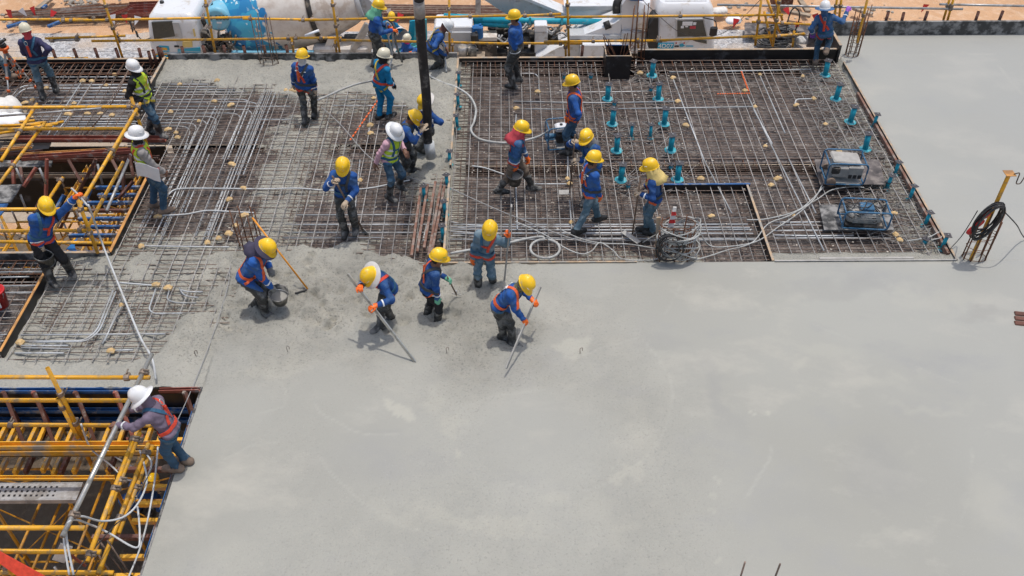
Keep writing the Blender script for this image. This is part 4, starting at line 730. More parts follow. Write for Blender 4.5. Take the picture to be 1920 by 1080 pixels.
# prop with cable coil
b = P(1820, 487, 0); top = PY(1893, 325, b.y); t = thing('steel_prop', 'yellow steel prop with square top plate tied to starter bars', 'prop', loc=b)
MB().beam(b, top, .052, .052, bev=.008).build('post', 'yellow', t); MB().box(top, (.16, .16, .012), 0, None, .003).build('top_plate', 'wood_or', t); MB().tube(round_path([top + V(.04, -.05, .02), top + V(.12, -.06, .06), top + V(.13, -.06, -.16), top + V(.2, -.06, -.16), top + V(.22, -.06, -.02)], .04, 4), .009, 6).build('hook', 'rebar', t)
cc = b.lerp(top, .62); t = thing('cable_coil', 'coil of black cable with red plugs hung on the yellow prop', 'cable', loc=cc)
for k in range(11):
    w, h = random.uniform(.11, .2), random.uniform(.26, .38); y = cc.y - .07 - .012 * k; ox = cc.x - .1 + random.uniform(-.03, .03); oz = cc.z + .16 - h + random.uniform(-.02, .02)
    MB().tube([(ox + w * math.sin(a) + .25 * (h * math.cos(a)), y, oz + h * math.cos(a)) for a in np.linspace(0, 6.28, 26)[:-1]], .011, 6, 0, closed=True).build('cable_loop', 'cable', t)
for q in (V(-.16, -.12, -.05), V(-.26, -.06, -.42), V(-.22, -.14, -.2)): MB().lathe([(.03, -.07), (.045, -.03), (.045, .05), (.03, .08)], cc + q, 10, 0, Matrix.Rotation(.5, 3, 'Y')).build('plug', 'red_pl', t)
hose('black cable hanging from the coil across the finished slab', [cc + V(.05, -.05, .05), PY(1905, 420, cc.y - .1), P(1925, 450, .0), P(1990, 500, .0)], .01, 'cable', 'cable', 'cable', 6); hose('thin black cable stretched from the starter bars to the slab corner', [PY(1833, 395, b.y), P(1805, 440, .25), P(1780, 468, .05)], .008, 'cable', 'cable', 'cable', 6)
# red bucket, sacks, tripod level
t = thing('bucket', 'red plastic bucket on the small rebar mat', 'bucket', loc=P(2, 573, -.04)); c = P(2, 573, -.04); MB().lathe([(.12, 0), (.15, .3), (.16, .3), (.16, .33), (.14, .33), (.115, .03)], c, 20).build('pail', 'red_pl', t); MB().box(c + V(.05, -.135, .13), (.09, .02, .1)).build('sticker', 'paper', t); MB().tube([c + V(.16 * math.cos(a), -.05, .3 - .16 * math.sin(a)) for a in np.linspace(0, 3.14, 10)], .006, 5).build('handle', 'zinc', t)
def sack(label, c, s, m, rz):
    mb = MB(); n = 10; vs = []; 
    for i in range(n + 1):
        for k in range(12):
            u = i / n * 2 - 1; a = 2 * math.pi * k / 12; r = (1 - abs(u) ** 3.5) ** .5 + .12; vs.append(Matrix.Rotation(rz, 3, 'Z') @ Vector((u * s[0], math.cos(a) * s[1] * r * random.uniform(.85, 1.15), math.sin(a) * s[2] * r * random.uniform(.8, 1.2))) + c)
    mb.add(vs, [(i * 12 + k, i * 12 + (k + 1) % 12, (i + 1) * 12 + (k + 1) % 12, (i + 1) * 12 + k) for i in range(n) for k in range(12)], 0, True); mb.build('sack', m, label=label, cat='sack')
sack('crumpled translucent white sack below the tripod', P(8, 205, .15), (.34, .3, .2), 'bag', .4); sack('printed white sack lying beside the crumpled one', P(10, 226, .1), (.4, .24, .12), 'paper', .1)
hub = PY(8, 92, P(20, 170, 0).y); t = thing('tripod', 'aluminium survey tripod with orange clamps', 'tripod', loc=P(20, 170, 0))
for q in (P(68, 165, -.04), P(18, 190, -.04), P(38, 146, -.04)):
    m1 = hub.lerp(q, .55); MB().beam(hub, m1, .05, .03, bev=.004).build('leg', 'zinc', t); MB().tube([m1, q], .017, 8).build('leg_tip', 'zinc', t)
    for u in (.06, .3, .55, .8, .97): MB().box(hub.lerp(q, u), (.06, .05, .06), 0, None, .008).build('clamp', 'orange', t)
MB().lathe([(.1, 0), (.1, .04), (.06, .05)], hub, 14).build('head_plate', 'orange', t)
t = thing('level_instrument', 'white optical level mounted on the tripod', 'level', loc=hub); MB().lathe([(.06, 0), (.075, .03), (.06, .07)], hub + V(0, 0, .05), 14).build('base', 'blackp', t); MB().box(hub + V(0, 0, .17), (.1, .16, .11), 0, None, .03).build('body', 'truckw', t); MB().lathe([(.035, -.12), (.042, .12)], hub + V(.02, 0, .18), 12, 0, Matrix.Rotation(R(80), 3, 'X')).build('telescope', 'blackp', t)
# added dark bars standing in for a small opening at the right slab margin
t = thing('opening_stand_in', 'dark bars standing in for a small opening at the slab margin', 'opening stand-in', loc=P(1910, 598, 0))
for k in range(3): MB().beam(P(1902, 588 + k * 9, .0), P(1940, 592 + k * 9, .0), .09, .05, bev=.01).build('steel_bar', 'brownsteel', t)
# rope lines
hose('thin grey lanyard stretched from the wet slab over the lower opening corner', [PY(332, 790, 8.2), P(360, 728, .02), P(395, 640, .02), P(425, 545, .02), P(432, 500, .02)], .006, 'rope', 'rope', 'rope', 5)
# ================================================================ guard rails (yellow scaffold tube)
CLAMP = MB().lathe([(.032, -.035), (.045, -.03), (.045, .03), (.032, .035)], n=8, smooth=False).box((.05, 0, 0), (.05, .05, .05), 0, None, .008).tube([(.02, .05, 0), (.09, .05, 0)], .01, 6).mesh('coupler', 'clamp')
def tube(label, a, b, r=.027, m='yellow', clamps=(), name='scaffold_tube', group=None, cat='scaffold tube'):
    a, b = Vector(a), Vector(b); c = (a + b) / 2; q = (b - a).to_track_quat('Z', 'Y')
    o = MB().pipe(a - c, b - c, r).build(name, m, label=label, cat=cat, group=group); o.location = c
    for u in clamps:
        k = obj('coupler', CLAMP, o, loc=(b - a) * (u - .5)); k.rotation_euler = q.to_euler(); k.scale = (1.1, 1.1, 1.1)
    return o
RY = 19.05
for lb, a, b, cl in (
 ('upper yellow rail above the surveyor', (-300, 38), (165, 36), (.9,)), ('upper yellow rail crossing the mixer cab window', (112, 39), (470, 32), (.02, .06, .25, .75)), ('upper yellow rail passing behind the mint scarf worker', (560, 38), (962, 29), (.02, .18, .57, .8)), ('upper yellow rail overlapping behind the mixer drum end', (455, 35), (600, 37), (.1, .9)), ('upper yellow rail behind the helmet of the wader worker', (955, 31), (1052, 26), (.3, .8)), ('upper yellow rail in front of the pump cab roof', (1040, 32), (1468, 28), (.06, .55, .97)),
 ('middle yellow rail beside the surveyor elbow', (85, 72), (235, 67), (.4, .9)), ('middle yellow rail crossing the mixer cab door', (172, 77), (560, 72), (.13, .95)), ('middle yellow rail behind the mixer drum', (545, 71), (640, 71), (.1, .6)), ('middle yellow rail behind the mint scarf worker', (630, 75), (960, 82), (.02, .6)), ('middle yellow rail beside the wader worker waist', (955, 81), (1092, 82), (.7,)), ('middle yellow rail crossing the pump body', (1020, 78), (1250, 76), (.4, .95)), ('middle yellow rail in front of the pump cab door', (1225, 76), (1510, 64), (.03, .9)),
 ('low yellow toe rail behind the surveyor boots', (-300, 113), (165, 109), ()), ('low yellow toe rail between rusty stub posts', (178, 111), (400, 109), ())):
    tube(lb, PY(*a, RY), PY(*b, RY + .05), clamps=cl)
for lb, a, b in (('leaning yellow post in front of the mixer cab mirror', (186, -25), (231, 112)), ('yellow post in front of the mixer water tank', (380, -25), (405, 107)), ('yellow post in front of the mixer drum rear', (619, -25), (638, 106)), ('yellow post beside the bending white helmet worker', (842, -15), (843, 103)), ('yellow post left of the pump turret', (1063, -25), (1067, 107)), ('yellow post with slanted braces by the cable coil', (1465, -25), (1449, 87))):
    tube(lb, PY(*a, RY - .06), PY(*b, RY - .06), clamps=(.25, .55))
for lb, a, b in (('short yellow stub post behind the red harness worker', (547, 70), (551, 105)), ('short yellow stub post behind the mixer chute', (628, 75), (632, 106)), ('short yellow stub post beside the round bucket', (848, 73), (849, 104)), ('short yellow stub post left of the starter bars', (1060, 80), (1061, 107)), ('short yellow stub post right of the starter bars', (1196, 72), (1197, 90)), ('short yellow stub post by the cable heap', (1489, 58), (1486, 88))):
    tube(lb, PY(*a, RY), PY(*b, RY), clamps=(.3,))
for lb, a, b, yy in (('yellow brace leaning across the cable coil', (1435, -10), (1462, 62), 19.2), ('yellow brace slanting beside the black cable loop', (1450, -15), (1467, 38), 19.3), ('yellow tube sloping down behind the tall black board', (1433, 22), (1448, 85), 19.15), ('yellow tube leaning near the gravel edge', (1428, -5), (1416, 85), 19.1), ('yellow rail stretching to the climbing worker', (1410, 41), (1522, 46), 19.25), ('yellow rail below the black cable loop', (1412, 72), (1508, 63), 19.05), ('yellow post beside the climbing worker helmet', (1572, -20), (1563, 42), 19.95), ('yellow post twin behind the climbing worker', (1580, -20), (1572, 42), 20.1), ('yellow tube tied into the corner starter bars', (1632, -25), (1607, 80), 18.7), ('double yellow post at the far edge board', (1793, -20), (1776, 40), 20.1), ('double yellow post twin at the far edge board', (1786, -20), (1768, 40), 20.15)):
    tube(lb, PY(*a, yy), PY(*b, yy), clamps=(.5,))
tube('long grey rail over the sand behind the climbing worker', PY(1345, 9, 20.1), PY(1805, 17, 20.1), m='zinc', clamps=(.95,)); tube('grey rail over the far edge board', PY(1762, 8, 20.15), PY(1960, 12, 20.15), m='zinc'); tube('short grey tube clipped under the rail by the surveyor', PY(92, 76, RY), PY(150, 74, RY), m='zinc', clamps=(.1, .9))
hose('thin steel wire strung along the back edge', [PY(-260, 93, RY + .1), PY(120, 97, RY + .1), PY(300, 95, RY + .1), PY(450, 100, RY + .1), PY(630, 97, RY + .1)], .005, 'rope', 'wire', 'wire', 5); hose('drooping dark wire in front of the pump cab', [PY(1205, 0, 19.3), PY(1225, 20, 19.3), PY(1270, 58, 19.3), PY(1305, 69, 19.3), PY(1345, 66, 19.3), PY(1380, 45, 19.3), PY(1425, 0, 19.3)], .007, 'cable', 'wire', 'wire', 5)
# rusty stub posts
SP = MB().pipe((0, 0, 0), (0, 0, .42), .035).mesh('stub_post', 'brownsteel')
for i, (x, y) in enumerate([(106, 113), (146, 112), (185, 111), (224, 111), (265, 111), (308, 110), (345, 108), (387, 106), (424, 106), (462, 106), (500, 106), (541, 105), (720, 104), (1090, 106), (1155, 107), (1540, 78), (1660, 42), (1732, 42), (1828, 42), (1872, 41), (1690, 44)]):
    yy = RY - .1 if x < 1500 else 20.02; b = PY(x, y, yy); lb = 'rusty stub post on the back edge behind the surveyor' if x < 300 else 'rusty stub post in front of the mixer truck' if x < 800 else 'rusty stub post in front of the pump truck' if x < 1500 else 'rusty stub post along the far edge board'
    o = obj('stub_post', SP, None, lb, 'stub post', 'stub posts', loc=b - V(0, 0, .15)); o.rotation_euler = (0, random.uniform(-.06, .06), 0)
for i, (x, y) in enumerate([(286, 128), (296, 126), (303, 120)]): obj('stub_post', SP, None, 'rusty tube upright in the corner by the timber stop end', 'stub post', 'corner tubes', loc=P(x, y, -.1)).rotation_euler = (0, random.uniform(-.1, .1), 0)
# upper opening guard rails
GU = 'guardrail tubes of the upper opening'
for lb, a, b, cl in (
 ('yellow top rail beyond the upper opening', PY(-260, 203, 15.05), PY(258, 200, 15.05), (.25, .97)), ('yellow middle rail beyond the upper opening', PY(-260, 244, 15.05), PY(240, 241, 15.05), (.3,)),
 ('yellow top rail behind the conduit holder', PY(-260, 393, 11.98), PY(163, 392, 11.98), (.93,)), ('yellow middle rail behind the conduit holder waist', PY(-260, 435, 11.98), PY(172, 432, 11.98), (.95,)), ('low yellow rail behind the conduit holder legs', PY(0, 453, 12.3), PY(210, 456, 12.3), ()),
 ('yellow rail rising to the hand of the vested worker', P(150, 385, 1.0), P(263, 194, 1.06), (.05, .5, .95)), ('yellow double rail twin beside the vested worker', P(205, 300, .95), P(253, 212, 1.0), (.1, .9)), ('lower yellow rail along the hooked bars', P(162, 431, .5), P(231, 304, .5), (.02, .45)),
 ('yellow rail slanting over the timber stack', P(2, 302, 1.0), P(69, 195, 1.02), (.5,)), ('yellow rail slanting past the black sheets', P(-4, 348, .5), P(83, 232, .52), (.3, .9)), ('yellow rail stub behind the conduit holder helmet', P(40, 452, .0), P(118, 333, .1), (.05, .95)),
 ('yellow corner post under the vested worker glove', PY(246, 183, 15.1), PY(285, 300, 15.1), (.3,)), ('yellow corner post beside the conduit holder glove', PY(146, 375, 11.95), PY(183, 474, 11.95), (.15, .6)), ('yellow double post twin at the conduit holder', PY(152, 392, 12.03), PY(170, 440, 12.03), ())):
    tube(lb, a, b, clamps=cl, r=.03)
tube('grey tube lashed along the yellow rail by the plan holder', P(200, 395, .42), P(245, 290, .5), m='zinc'); 
for k in range(6): a = P(-10, 232 + k * 4, .12 + .04 * (k % 2)); b = P(65 + k * 11, 226 + (k * 7) % 11, .15); tube('yellow tube in the loose stack on the boards', a, b, clamps=(), r=.026, group='loose yellow tubes')
hose('dark bar leaning across the far rails', [P(155, 257, -.05), PY(205, 200, 15.2), PY(237, 140, 15.6)], .012, 'rebar', 'reinforcing_bar', 'rebar', 6, 2); hose('grey bar lying along the far yellow rail', [PY(-5, 218, 15.0), PY(190, 203, 15.0)], .02, 'zinc', 'steel_bar', 'steel bar', 6, 2)
# steel channels and sheets in the upper opening
def chan(label, a, b, w, h, m, name='steel_beam', cat='steel beam'):
    a, b = Vector(a), Vector(b); c = (a + b) / 2; mb = MB(); d = (b - a).normalized(); s = d.cross(V(0, 0, 1)).normalized()
    mb.beam(a - c, b - c, w, h * .2); mb.beam(a - c + s * (w / 2 - .006) + V(0, 0, h * .4), b - c + s * (w / 2 - .006) + V(0, 0, h * .4), .012, h * .9); mb.beam(a - c - s * (w / 2 - .006) + V(0, 0, h * .4), b - c - s * (w / 2 - .006) + V(0, 0, h * .4), .012, h * .9)
    o = mb.build(name, m, label=label, cat=cat); o.location = c; return o
chan('long red channel at the far side of the upper opening', P(28, 263, -.02), P(312, 263, -.02), .14, .08, 'redsteel'); chan('red channel propped over the upper opening', PY(42, 299, 14.6), PY(250, 285, 14.75), .1, .08, 'redsteel'); chan('timber bearer lying on the red channel', PY(45, 292, 14.72), PY(240, 281, 14.85), .06, .06, 'wood_or', 'timber_beam', 'timber')
chan('brown waling across the dark back of the upper opening', PY(60, 304, 15.2), PY(300, 300, 15.2), .08, .1, 'brownsteel'); chan('dark steel waling low across the upper opening', PY(0, 332, 14.9), PY(260, 332, 14.9), .08, .1, 'wood_old')
def sheet(label, pts, z, m, th=.02):
    MB().prism([P(x, y, z) for x, y in pts], (0, 0, th)).build('plywood_sheet', m, label=label, cat='plywood sheet')
sheet('black plywood offcut beside the timber stack', [(0, 290), (92, 280), (98, 264), (0, 268)], -.05, 'ply_black'); sheet('narrow black sheet bridging the struts', [(-5, 314), (96, 314), (99, 303), (-5, 302)], -.02, 'ply_dusty'); sheet('dark sheet overhanging below the narrow black one', [(-5, 383), (22, 380), (42, 347), (-5, 349)], .0, 'ply_dusty'); sheet('blue grey decking piece under the dark sheet', [(-5, 412), (10, 395), (16, 383), (-5, 384)], .02, 'bluesteel')
sheet('long board under the white sacks', [(-5, 262), (30, 262), (52, 208), (-5, 212)], -.03, 'wood_old')
for k, (a, b) in enumerate((((2, 283), (60, 277)), ((4, 279), (62, 274)), ((2, 292), (80, 285)))): chan('timber piece in the small stack by the opening', P(*a, .06), P(*b, .06), .07, .05, ('wood_or', 'wood', 'brownsteel')[k], 'timber_beam', 'timber')['group'] = 'timber stack'
# ================================================================ falsework below the openings
def xbrace(t, p, q, z0, z1, r=.012, m='yellow_dk'):
    MB().tube([(p[0], p[1], z0), (q[0], q[1], z1)], r, 5).build('brace', m, t); MB().tube([(p[0], p[1], z1), (q[0], q[1], z0)], r, 5).build('brace', m, t)
def tower(label, x0, x1, y0, y1, ztop, m='yellow_dk'):
    t = thing('scaffold_tower', label, 'scaffold', loc=((x0 + x1) / 2, (y0 + y1) / 2, GZ + .02))
    cs = [(x0, y0), (x1, y0), (x1, y1), (x0, y1)]
    for x, y in cs:
        MB().tube([(x, y, GZ + .2), (x, y, ztop)], .027, 8).build('leg', m, t); MB().box((x, y, GZ + .03), (.16, .16, .02)).build('base_plate', 'redsteel', t); MB().tube([(x, y, GZ + .03), (x, y, GZ + .35)], .018, 6).build('jack', 'brownsteel', t); MB().tube([(x, y, ztop - .02), (x, y, ztop + .3)], .018, 6).build('head_jack', 'zinc', t)
    z = GZ + .4
    while z < ztop - .3:
        z1 = min(z + 1.6, ztop)
        for (a, b) in ((cs[0], cs[1]), (cs[3], cs[2])): xbrace(t, a, b, z + .15, z1 - .15)
        for (a, b) in ((cs[0], cs[3]), (cs[1], cs[2])):
            for zz in (z + .1, z1 - .1): MB().tube([(*a, zz), (*b, zz)], .022, 6).build('ledger', m, t)
            MB().tube([(a[0], a[1] + .25, z + .1), (a[0], a[1] + .25, z1 - .1)], .014, 6).build('ladder_post', m, t)
        for (a, b) in ((cs[0], cs[1]), (cs[3], cs[2])): MB().tube([(*a, z1), (*b, z1)], .02, 6).build('ledger', m, t)
        z += 1.7
    return t
tower('yellow scaffold tower deep in the lower opening beside the solid slab', -5.9, -4.75, 6.5, 8.3, -1.0); tower('yellow scaffold tower in the middle of the lower opening', -7.9, -6.7, 6.7, 8.3, -1.0); tower('yellow scaffold tower at the outer side of the lower opening', -9.9, -8.7, 6.7, 8.3, -1.0)
tower('yellow scaffold tower beyond the outermost rails of the lower opening', -12, -10.8, 6.7, 8.3, -1.0); tower('yellow scaffold tower below the conduit holder', -9.3, -8.1, 12.4, 13.9, -.75, 'yellow'); tower('yellow scaffold tower beside the blue joists', -7.85, -7.1, 12.5, 14.1, -.75, 'yellow'); tower('yellow scaffold tower against the deep black beam side', -8.9, -7.7, 14.2, 15.2, -.9, 'yellow_dk'); tower('yellow scaffold tower close behind the timber edged front board', -10.3, -9.5, 12.2, 13.0, -.6, 'yellow_dk'); tower('yellow scaffold tower in the dark far side of the upper opening', -11.0, -9.9, 12.6, 14.4, -.75, 'yellow')
# joists, bearers and struts, lower opening
J = [(12, .78), (43, 0), (70, 0), (88, 1), (118, 0), (140, 0), (152, 1), (175, 0), (207, 0), (238, 1), (262, 0), (285, 0), (308, 0)]
for k, (x, br) in enumerate(J):
    a = P(x, 800, -.72); b = Vector((a.x, P(0, 884 + (k * 7) % 9, -.72).y, -.72))
    o = MB().beam(a - (a + b) / 2, b - (a + b) / 2, .055, .09, bev=.006).build('joist', 'brownsteel' if br == 1 else 'yellow_beam', label='brown steel joist cantilevered over the lower opening' if br == 1 else 'yellow steel joist cantilevered over the lower opening', cat='joist', group='brown joists of the lower opening' if br == 1 else 'yellow joists of the lower opening'); o.location = (a + b) / 2
chan('cement stained yellow bearer under the joists', PY(-300, 841, 8.05), PY(310, 838, 8.05), .09, .1, 'yellow_beam'); chan('wide yellow bearer below the stained one', PY(-300, 852, 8.15), PY(310, 848, 8.15), .12, .12, 'yellow_beam'); chan('yellow tube bearer above the steel plank', PY(-300, 898, 7.6), PY(215, 898, 7.6), .06, .05, 'yellow')
for lb, y, m in (('top blue waling of the beam side form', 735, 'bluesteel'), ('middle blue waling of the beam side form', 772, 'bluesteel'), ('bottom blue waling of the beam side form', 790, 'bluesteel')): a, b = PY(-300, y, 8.93), PY(372 if y > 740 else 268, y, 8.93); chan(lb, a, b, .07, .07, m)
chan('rusty red waling by the slab corner', PY(300, 735, 8.92), PY(375, 733, 8.92), .06, .07, 'redsteel')
MB().box((-10, LY + .0, -.5), (11.1, .03, .95)).build('beam_side_form', 'ply_black', label='black plywood beam side behind the blue walings', cat='formwork board')
for k, (x, m) in enumerate(((5, 'brownsteel'), (62, 'brownsteel'), (140, 'brownsteel'), (215, 'redsteel'), (345, 'brownsteel'))):
    tp_ = PY(x, 735, 8.86); t = thing('raking_prop', 'braced brown strut frame propping the beam side form', 'strut', loc=tp_ + V(0, 0, -.7), group='strut frames of the lower opening')
    MB().beam(tp_, tp_ + V(0, -.02, -.7), .05, .05).build('upright', 'redsteel' if k % 2 else 'brownsteel', t); MB().beam(tp_ + V(.02, 0, 0), tp_ + V(.32, -.55, -.7), .05, .05).build('raker', m, t)
    MB().beam(tp_ + V(-.02, -.02, -.66), tp_ + V(.0, -.62, -.66), .05, .05).build('sole', 'yellow_beam', t)
# slab edge side: blue walings, stub joists, brown brackets
for k, (y0, y1) in enumerate(((9.0, 7.9), (7.8, 7.0), (6.95, 6.3), (6.25, 5.4))): chan('blue waling along the slab edge form', (LX - .09, y0 - .2, -.22), (LX - .09, y1, -.22), .06, .08, 'bluesteel')['group'] = 'blue walings of the slab edge'
for k, y in enumerate(np.arange(8.35, 5.0, -.27)):
    br = k % 4 == 2; L = .85 if br else .42; a = V(LX - .12, y, -.42 if not br else -.38); b = V(LX - .12 - L, y, a.z); o = MB().beam(a - (a + b) / 2, b - (a + b) / 2, .06, .08, bev=.006).build('joist', 'brownsteel' if br else 'yellow_beam', label='long brown cross joist beside the slab edge' if br else 'short yellow cross joist beside the slab edge', cat='joist', group='brown cross joists' if br else 'yellow cross joists'); o.location = (a + b) / 2
    if k % 3 == 0: o = MB().beam((0, 0, 0), (-.05, -.34, -.32), .045, .045).build('bracket', 'brownsteel', label='brown raking bracket under the slab edge', cat='bracket', group='raking brackets'); o.location = (LX - .06, y, -.08)
# soffit joists along the slab underside so the edge is not a bare plane
sj = MB(); sj.box((0, 5.2, -.5), (8.6, 7.6, .02)); sj.build('soffit_form', 'ply', label='plywood soffit under the finished slab', cat='formwork board')
# guard rails, lower opening
for lb, a, b, cl in (('yellow top rail over the lower opening', PY(-260, 706, 8.3), PY(281, 708, 8.3), (.35, .92)), ('yellow middle rail over the lower opening', PY(-260, 750, 8.3), PY(262, 751, 8.3), (.4,)), ('yellow lower rail over the lower opening', PY(-260, 795, 8.3), PY(300, 798, 8.3), (.5,)),
 ('tall yellow post over the lower opening', PY(89, 690, 8.24), PY(170, 850, 8.24), (.28, .62, .85)), ('shorter yellow post clamped to the tall one', PY(109, 747, 8.22), PY(172, 872, 8.22), (.12, .6)),
 ('yellow rail along the slab side of the lower opening', P(252, 818, .45), P(163, 1053, .45), (.03, .45, .95)), ('yellow rail twin below the lavender worker', P(262, 812, .42), P(200, 965, .42), (.1, .6)), ('yellow rail beside the grey conduit loops', P(278, 832, .1), P(184, 1076, .1), (.08, .6)), ('yellow rail twin beside the grey conduit loops', P(286, 836, .05), P(222, 1000, .05), (.5,)),
 ('yellow top rail at the outer end of the lower opening', PY(-260, 989, 6.0), PY(159, 990, 6.0), ()), ('yellow middle rail at the outer end of the lower opening', PY(-260, 1032, 6.0), PY(189, 1035, 6.0), ()), ('yellow lower rail at the outer end of the lower opening', PY(-260, 1072, 6.0), PY(213, 1074, 6.0), ()), ('yellow corner post behind the red banner', PY(-5, 1030, 6.0), PY(30, 1085, 6.0), (.5,)), ('yellow corner post twin behind the red banner', PY(-14, 1035, 6.05), PY(16, 1090, 6.05), ())):
    tube(lb, a, b, clamps=cl, r=.03)
tube('grey cement stained pole held by the lavender worker', P(285, 664, 1.0), P(117, 1006, 1.0), m='alu', clamps=(.12, .9), r=.03)
# silver walk plank, banner, fan, bars in the lower opening
t = thing('steel_plank', 'perforated silver steel plank on the scaffold', 'plank', loc=PY(75, 922, 7.6)); a, b = PY(-15, 922, 7.55), PY(150, 922, 7.55)
MB().box((a + b) / 2, ((b - a).length, .26, .02)).build('deck', 'zinc', t)
for dy in (-.135, .135): MB().box((a + b) / 2 + V(0, dy, -.03), ((b - a).length, .02, .08)).build('edge_rail', 'zinc', t)
mb = MB(); [mb.box(a.lerp(b, u) + V(0, dy, .012), (.03, .03, .004)) for u in np.linspace(.03, .97, 16) for dy in (-.07, 0, .07)]; mb.build('perforation', 'ply_black', t, kind='stuff')
MB().prism([P(-10, 1030, .6), P(85, 1082, .4), P(60, 1100, .3), P(-10, 1050, .5)], (0, .01, .01)).build('banner', 'red_web', label='red fabric strip across the scaffold corner', cat='banner')
t = thing('floodlight', 'black flat floodlight panel hanging in the scaffold', 'floodlight', loc=PY(118, 1035, 6.6)); c = PY(118, 1035, 6.6); rt = Matrix.Rotation(.6, 3, 'Y') @ Matrix.Rotation(-.5, 3, 'X'); MB().box(c, (.2, .05, .3), 0, rt, .02).build('housing', 'blackp', t); MB().box(c + rt @ V(0, -.03, 0), (.16, .01, .26), 0, rt, .003).build('lens', 'zinc', t); MB().beam(c + V(.02, .05, -.12), c + V(.1, .1, -.5), .03, .03).build('bracket', 'redsteel', t)
for lb, pts, m in (('white conduit bundle looping from the grey pole', [P(138, 1078, .6), P(125, 1010, .9), P(128, 985, 1.0), P(150, 968, .9), P(190, 977, .5), P(230, 970, .35), P(258, 945, .3), P(275, 905, .2), P(270, 870, .1), P(262, 845, .0)], 'pvc_white'), ('white conduit arching past the yellow rails', [P(130, 1078, .6), P(120, 1005, .9), P(135, 975, 1.0), P(170, 984, .5), P(205, 1000, .3), P(255, 1027, .1), P(262, 1000, .1), P(258, 950, .1)], 'pvc_white'), ('white conduit hanging from the lavender worker', [P(296, 838, .1), P(290, 900, 0), P(278, 970, -.1), P(262, 1030, -.2), P(240, 1085, -.3)], 'pvc_white'), ('white conduit draped over the yellow joists', [P(152, 795, .3), P(170, 840, -.2), P(205, 870, -.5), P(240, 900, -.6), P(258, 893, -.6)], 'pvc_white'), ('white conduit crossing the yellow joists', [P(185, 832, -.3), P(225, 862, -.5), P(260, 880, -.6)], 'pvc_white'), ('white conduit stub arching by the yellow rail', [P(275, 852, .1), P(284, 868, .05), P(278, 890, 0), P(270, 905, -.1)], 'pvc_white')):
    hose(lb, pts, .013, m, 'conduit', 'conduit', 7)
hose('dark lanyard slung across the yellow rails', [P(290, 870, .3), P(240, 960, .3), P(215, 985, .3), P(175, 1030, .45), P(140, 1075, .5)], .008, 'cable', 'rope', 'rope', 5)
# upper opening: blue joists on the right, yellow bearers, brown struts
for k, y in enumerate(np.arange(12.25, 14.6, .245)):
    br = k % 4 == 2; a, b = V(-6.85, y, -.36), V(-7.75 - .12 * (k % 2), y, -.36); o = MB().beam(a - (a + b) / 2, b - (a + b) / 2, .055, .07, bev=.006).build('joist', 'brownsteel' if br else 'bluesteel', label='brown joist beside the orange plank edge' if br else 'blue joist beside the orange plank edge', cat='joist', group='brown joists of the upper opening' if br else 'blue joists of the upper opening'); o.location = (a + b) / 2
for k, x in enumerate((-7.2, -8.3)): chan('yellow bearer under the blue joists', (x, 12.15, -.48), (x, 15.3, -.48), .09, .09, 'yellow_beam')['group'] = 'yellow bearers of the upper opening'
MB().box((-11, OY1 - .02, -.9), (8.5, .03, 1.6)).build('beam_side_form', 'ply_black', label='black plywood beam side at the far side of the upper opening', cat='formwork board')
for k, (x, y0, x1, y1, m) in enumerate(((88, 298, 86, 372, 'redsteel'), (180, 298, 112, 430, 'brownsteel'), (128, 300, 152, 342, 'brownsteel'), (68, 314, 44, 350, 'redsteel'), (178, 300, 176, 330, 'brownsteel'), (230, 295, 232, 360, 'brownsteel'), (250, 340, 222, 372, 'brownsteel'), (210, 300, 226, 330, 'brownsteel'), (24, 300, 26, 345, 'redsteel'), (38, 314, 44, 340, 'brownsteel'), (242, 290, 250, 330, 'brownsteel'), (120, 365, 105, 392, 'bluesteel'), (78, 370, 64, 400, 'brownsteel'), (170, 355, 158, 385, 'bluesteel'))):
    Yp = 14.5 - .15 * (k % 4); a, b = PY(x, y0, Yp), PY(x1, y1, Yp - .25); o = MB().beam(a - (a + b) / 2, b - (a + b) / 2, .055, .055, bev=.005).build('strut', m, label='%s steel strut standing in the upper opening' % {'redsteel': 'red', 'brownsteel': 'brown', 'bluesteel': 'blue'}[m], cat='strut', group='%s struts of the upper opening' % m[:-5]); o.location = (a + b) / 2
for k, (x, y, x1, y1) in enumerate(((30, 315, 44, 345), (74, 315, 86, 345), (183, 308, 192, 345), (120, 420, 133, 450), (38, 365, 52, 400), (2, 420, 14, 452))): tube('grey screw jack prop in the upper opening', PY(x, y, 13.9), PY(x1, y1, 13.85), .02, 'zinc', group='screw jack props')
sheet('crumpled blue plastic sheet behind the bucket', [(124, 468), (140, 452), (146, 446), (140, 462), (145, 473)], -.12, 'bluebin', .01)
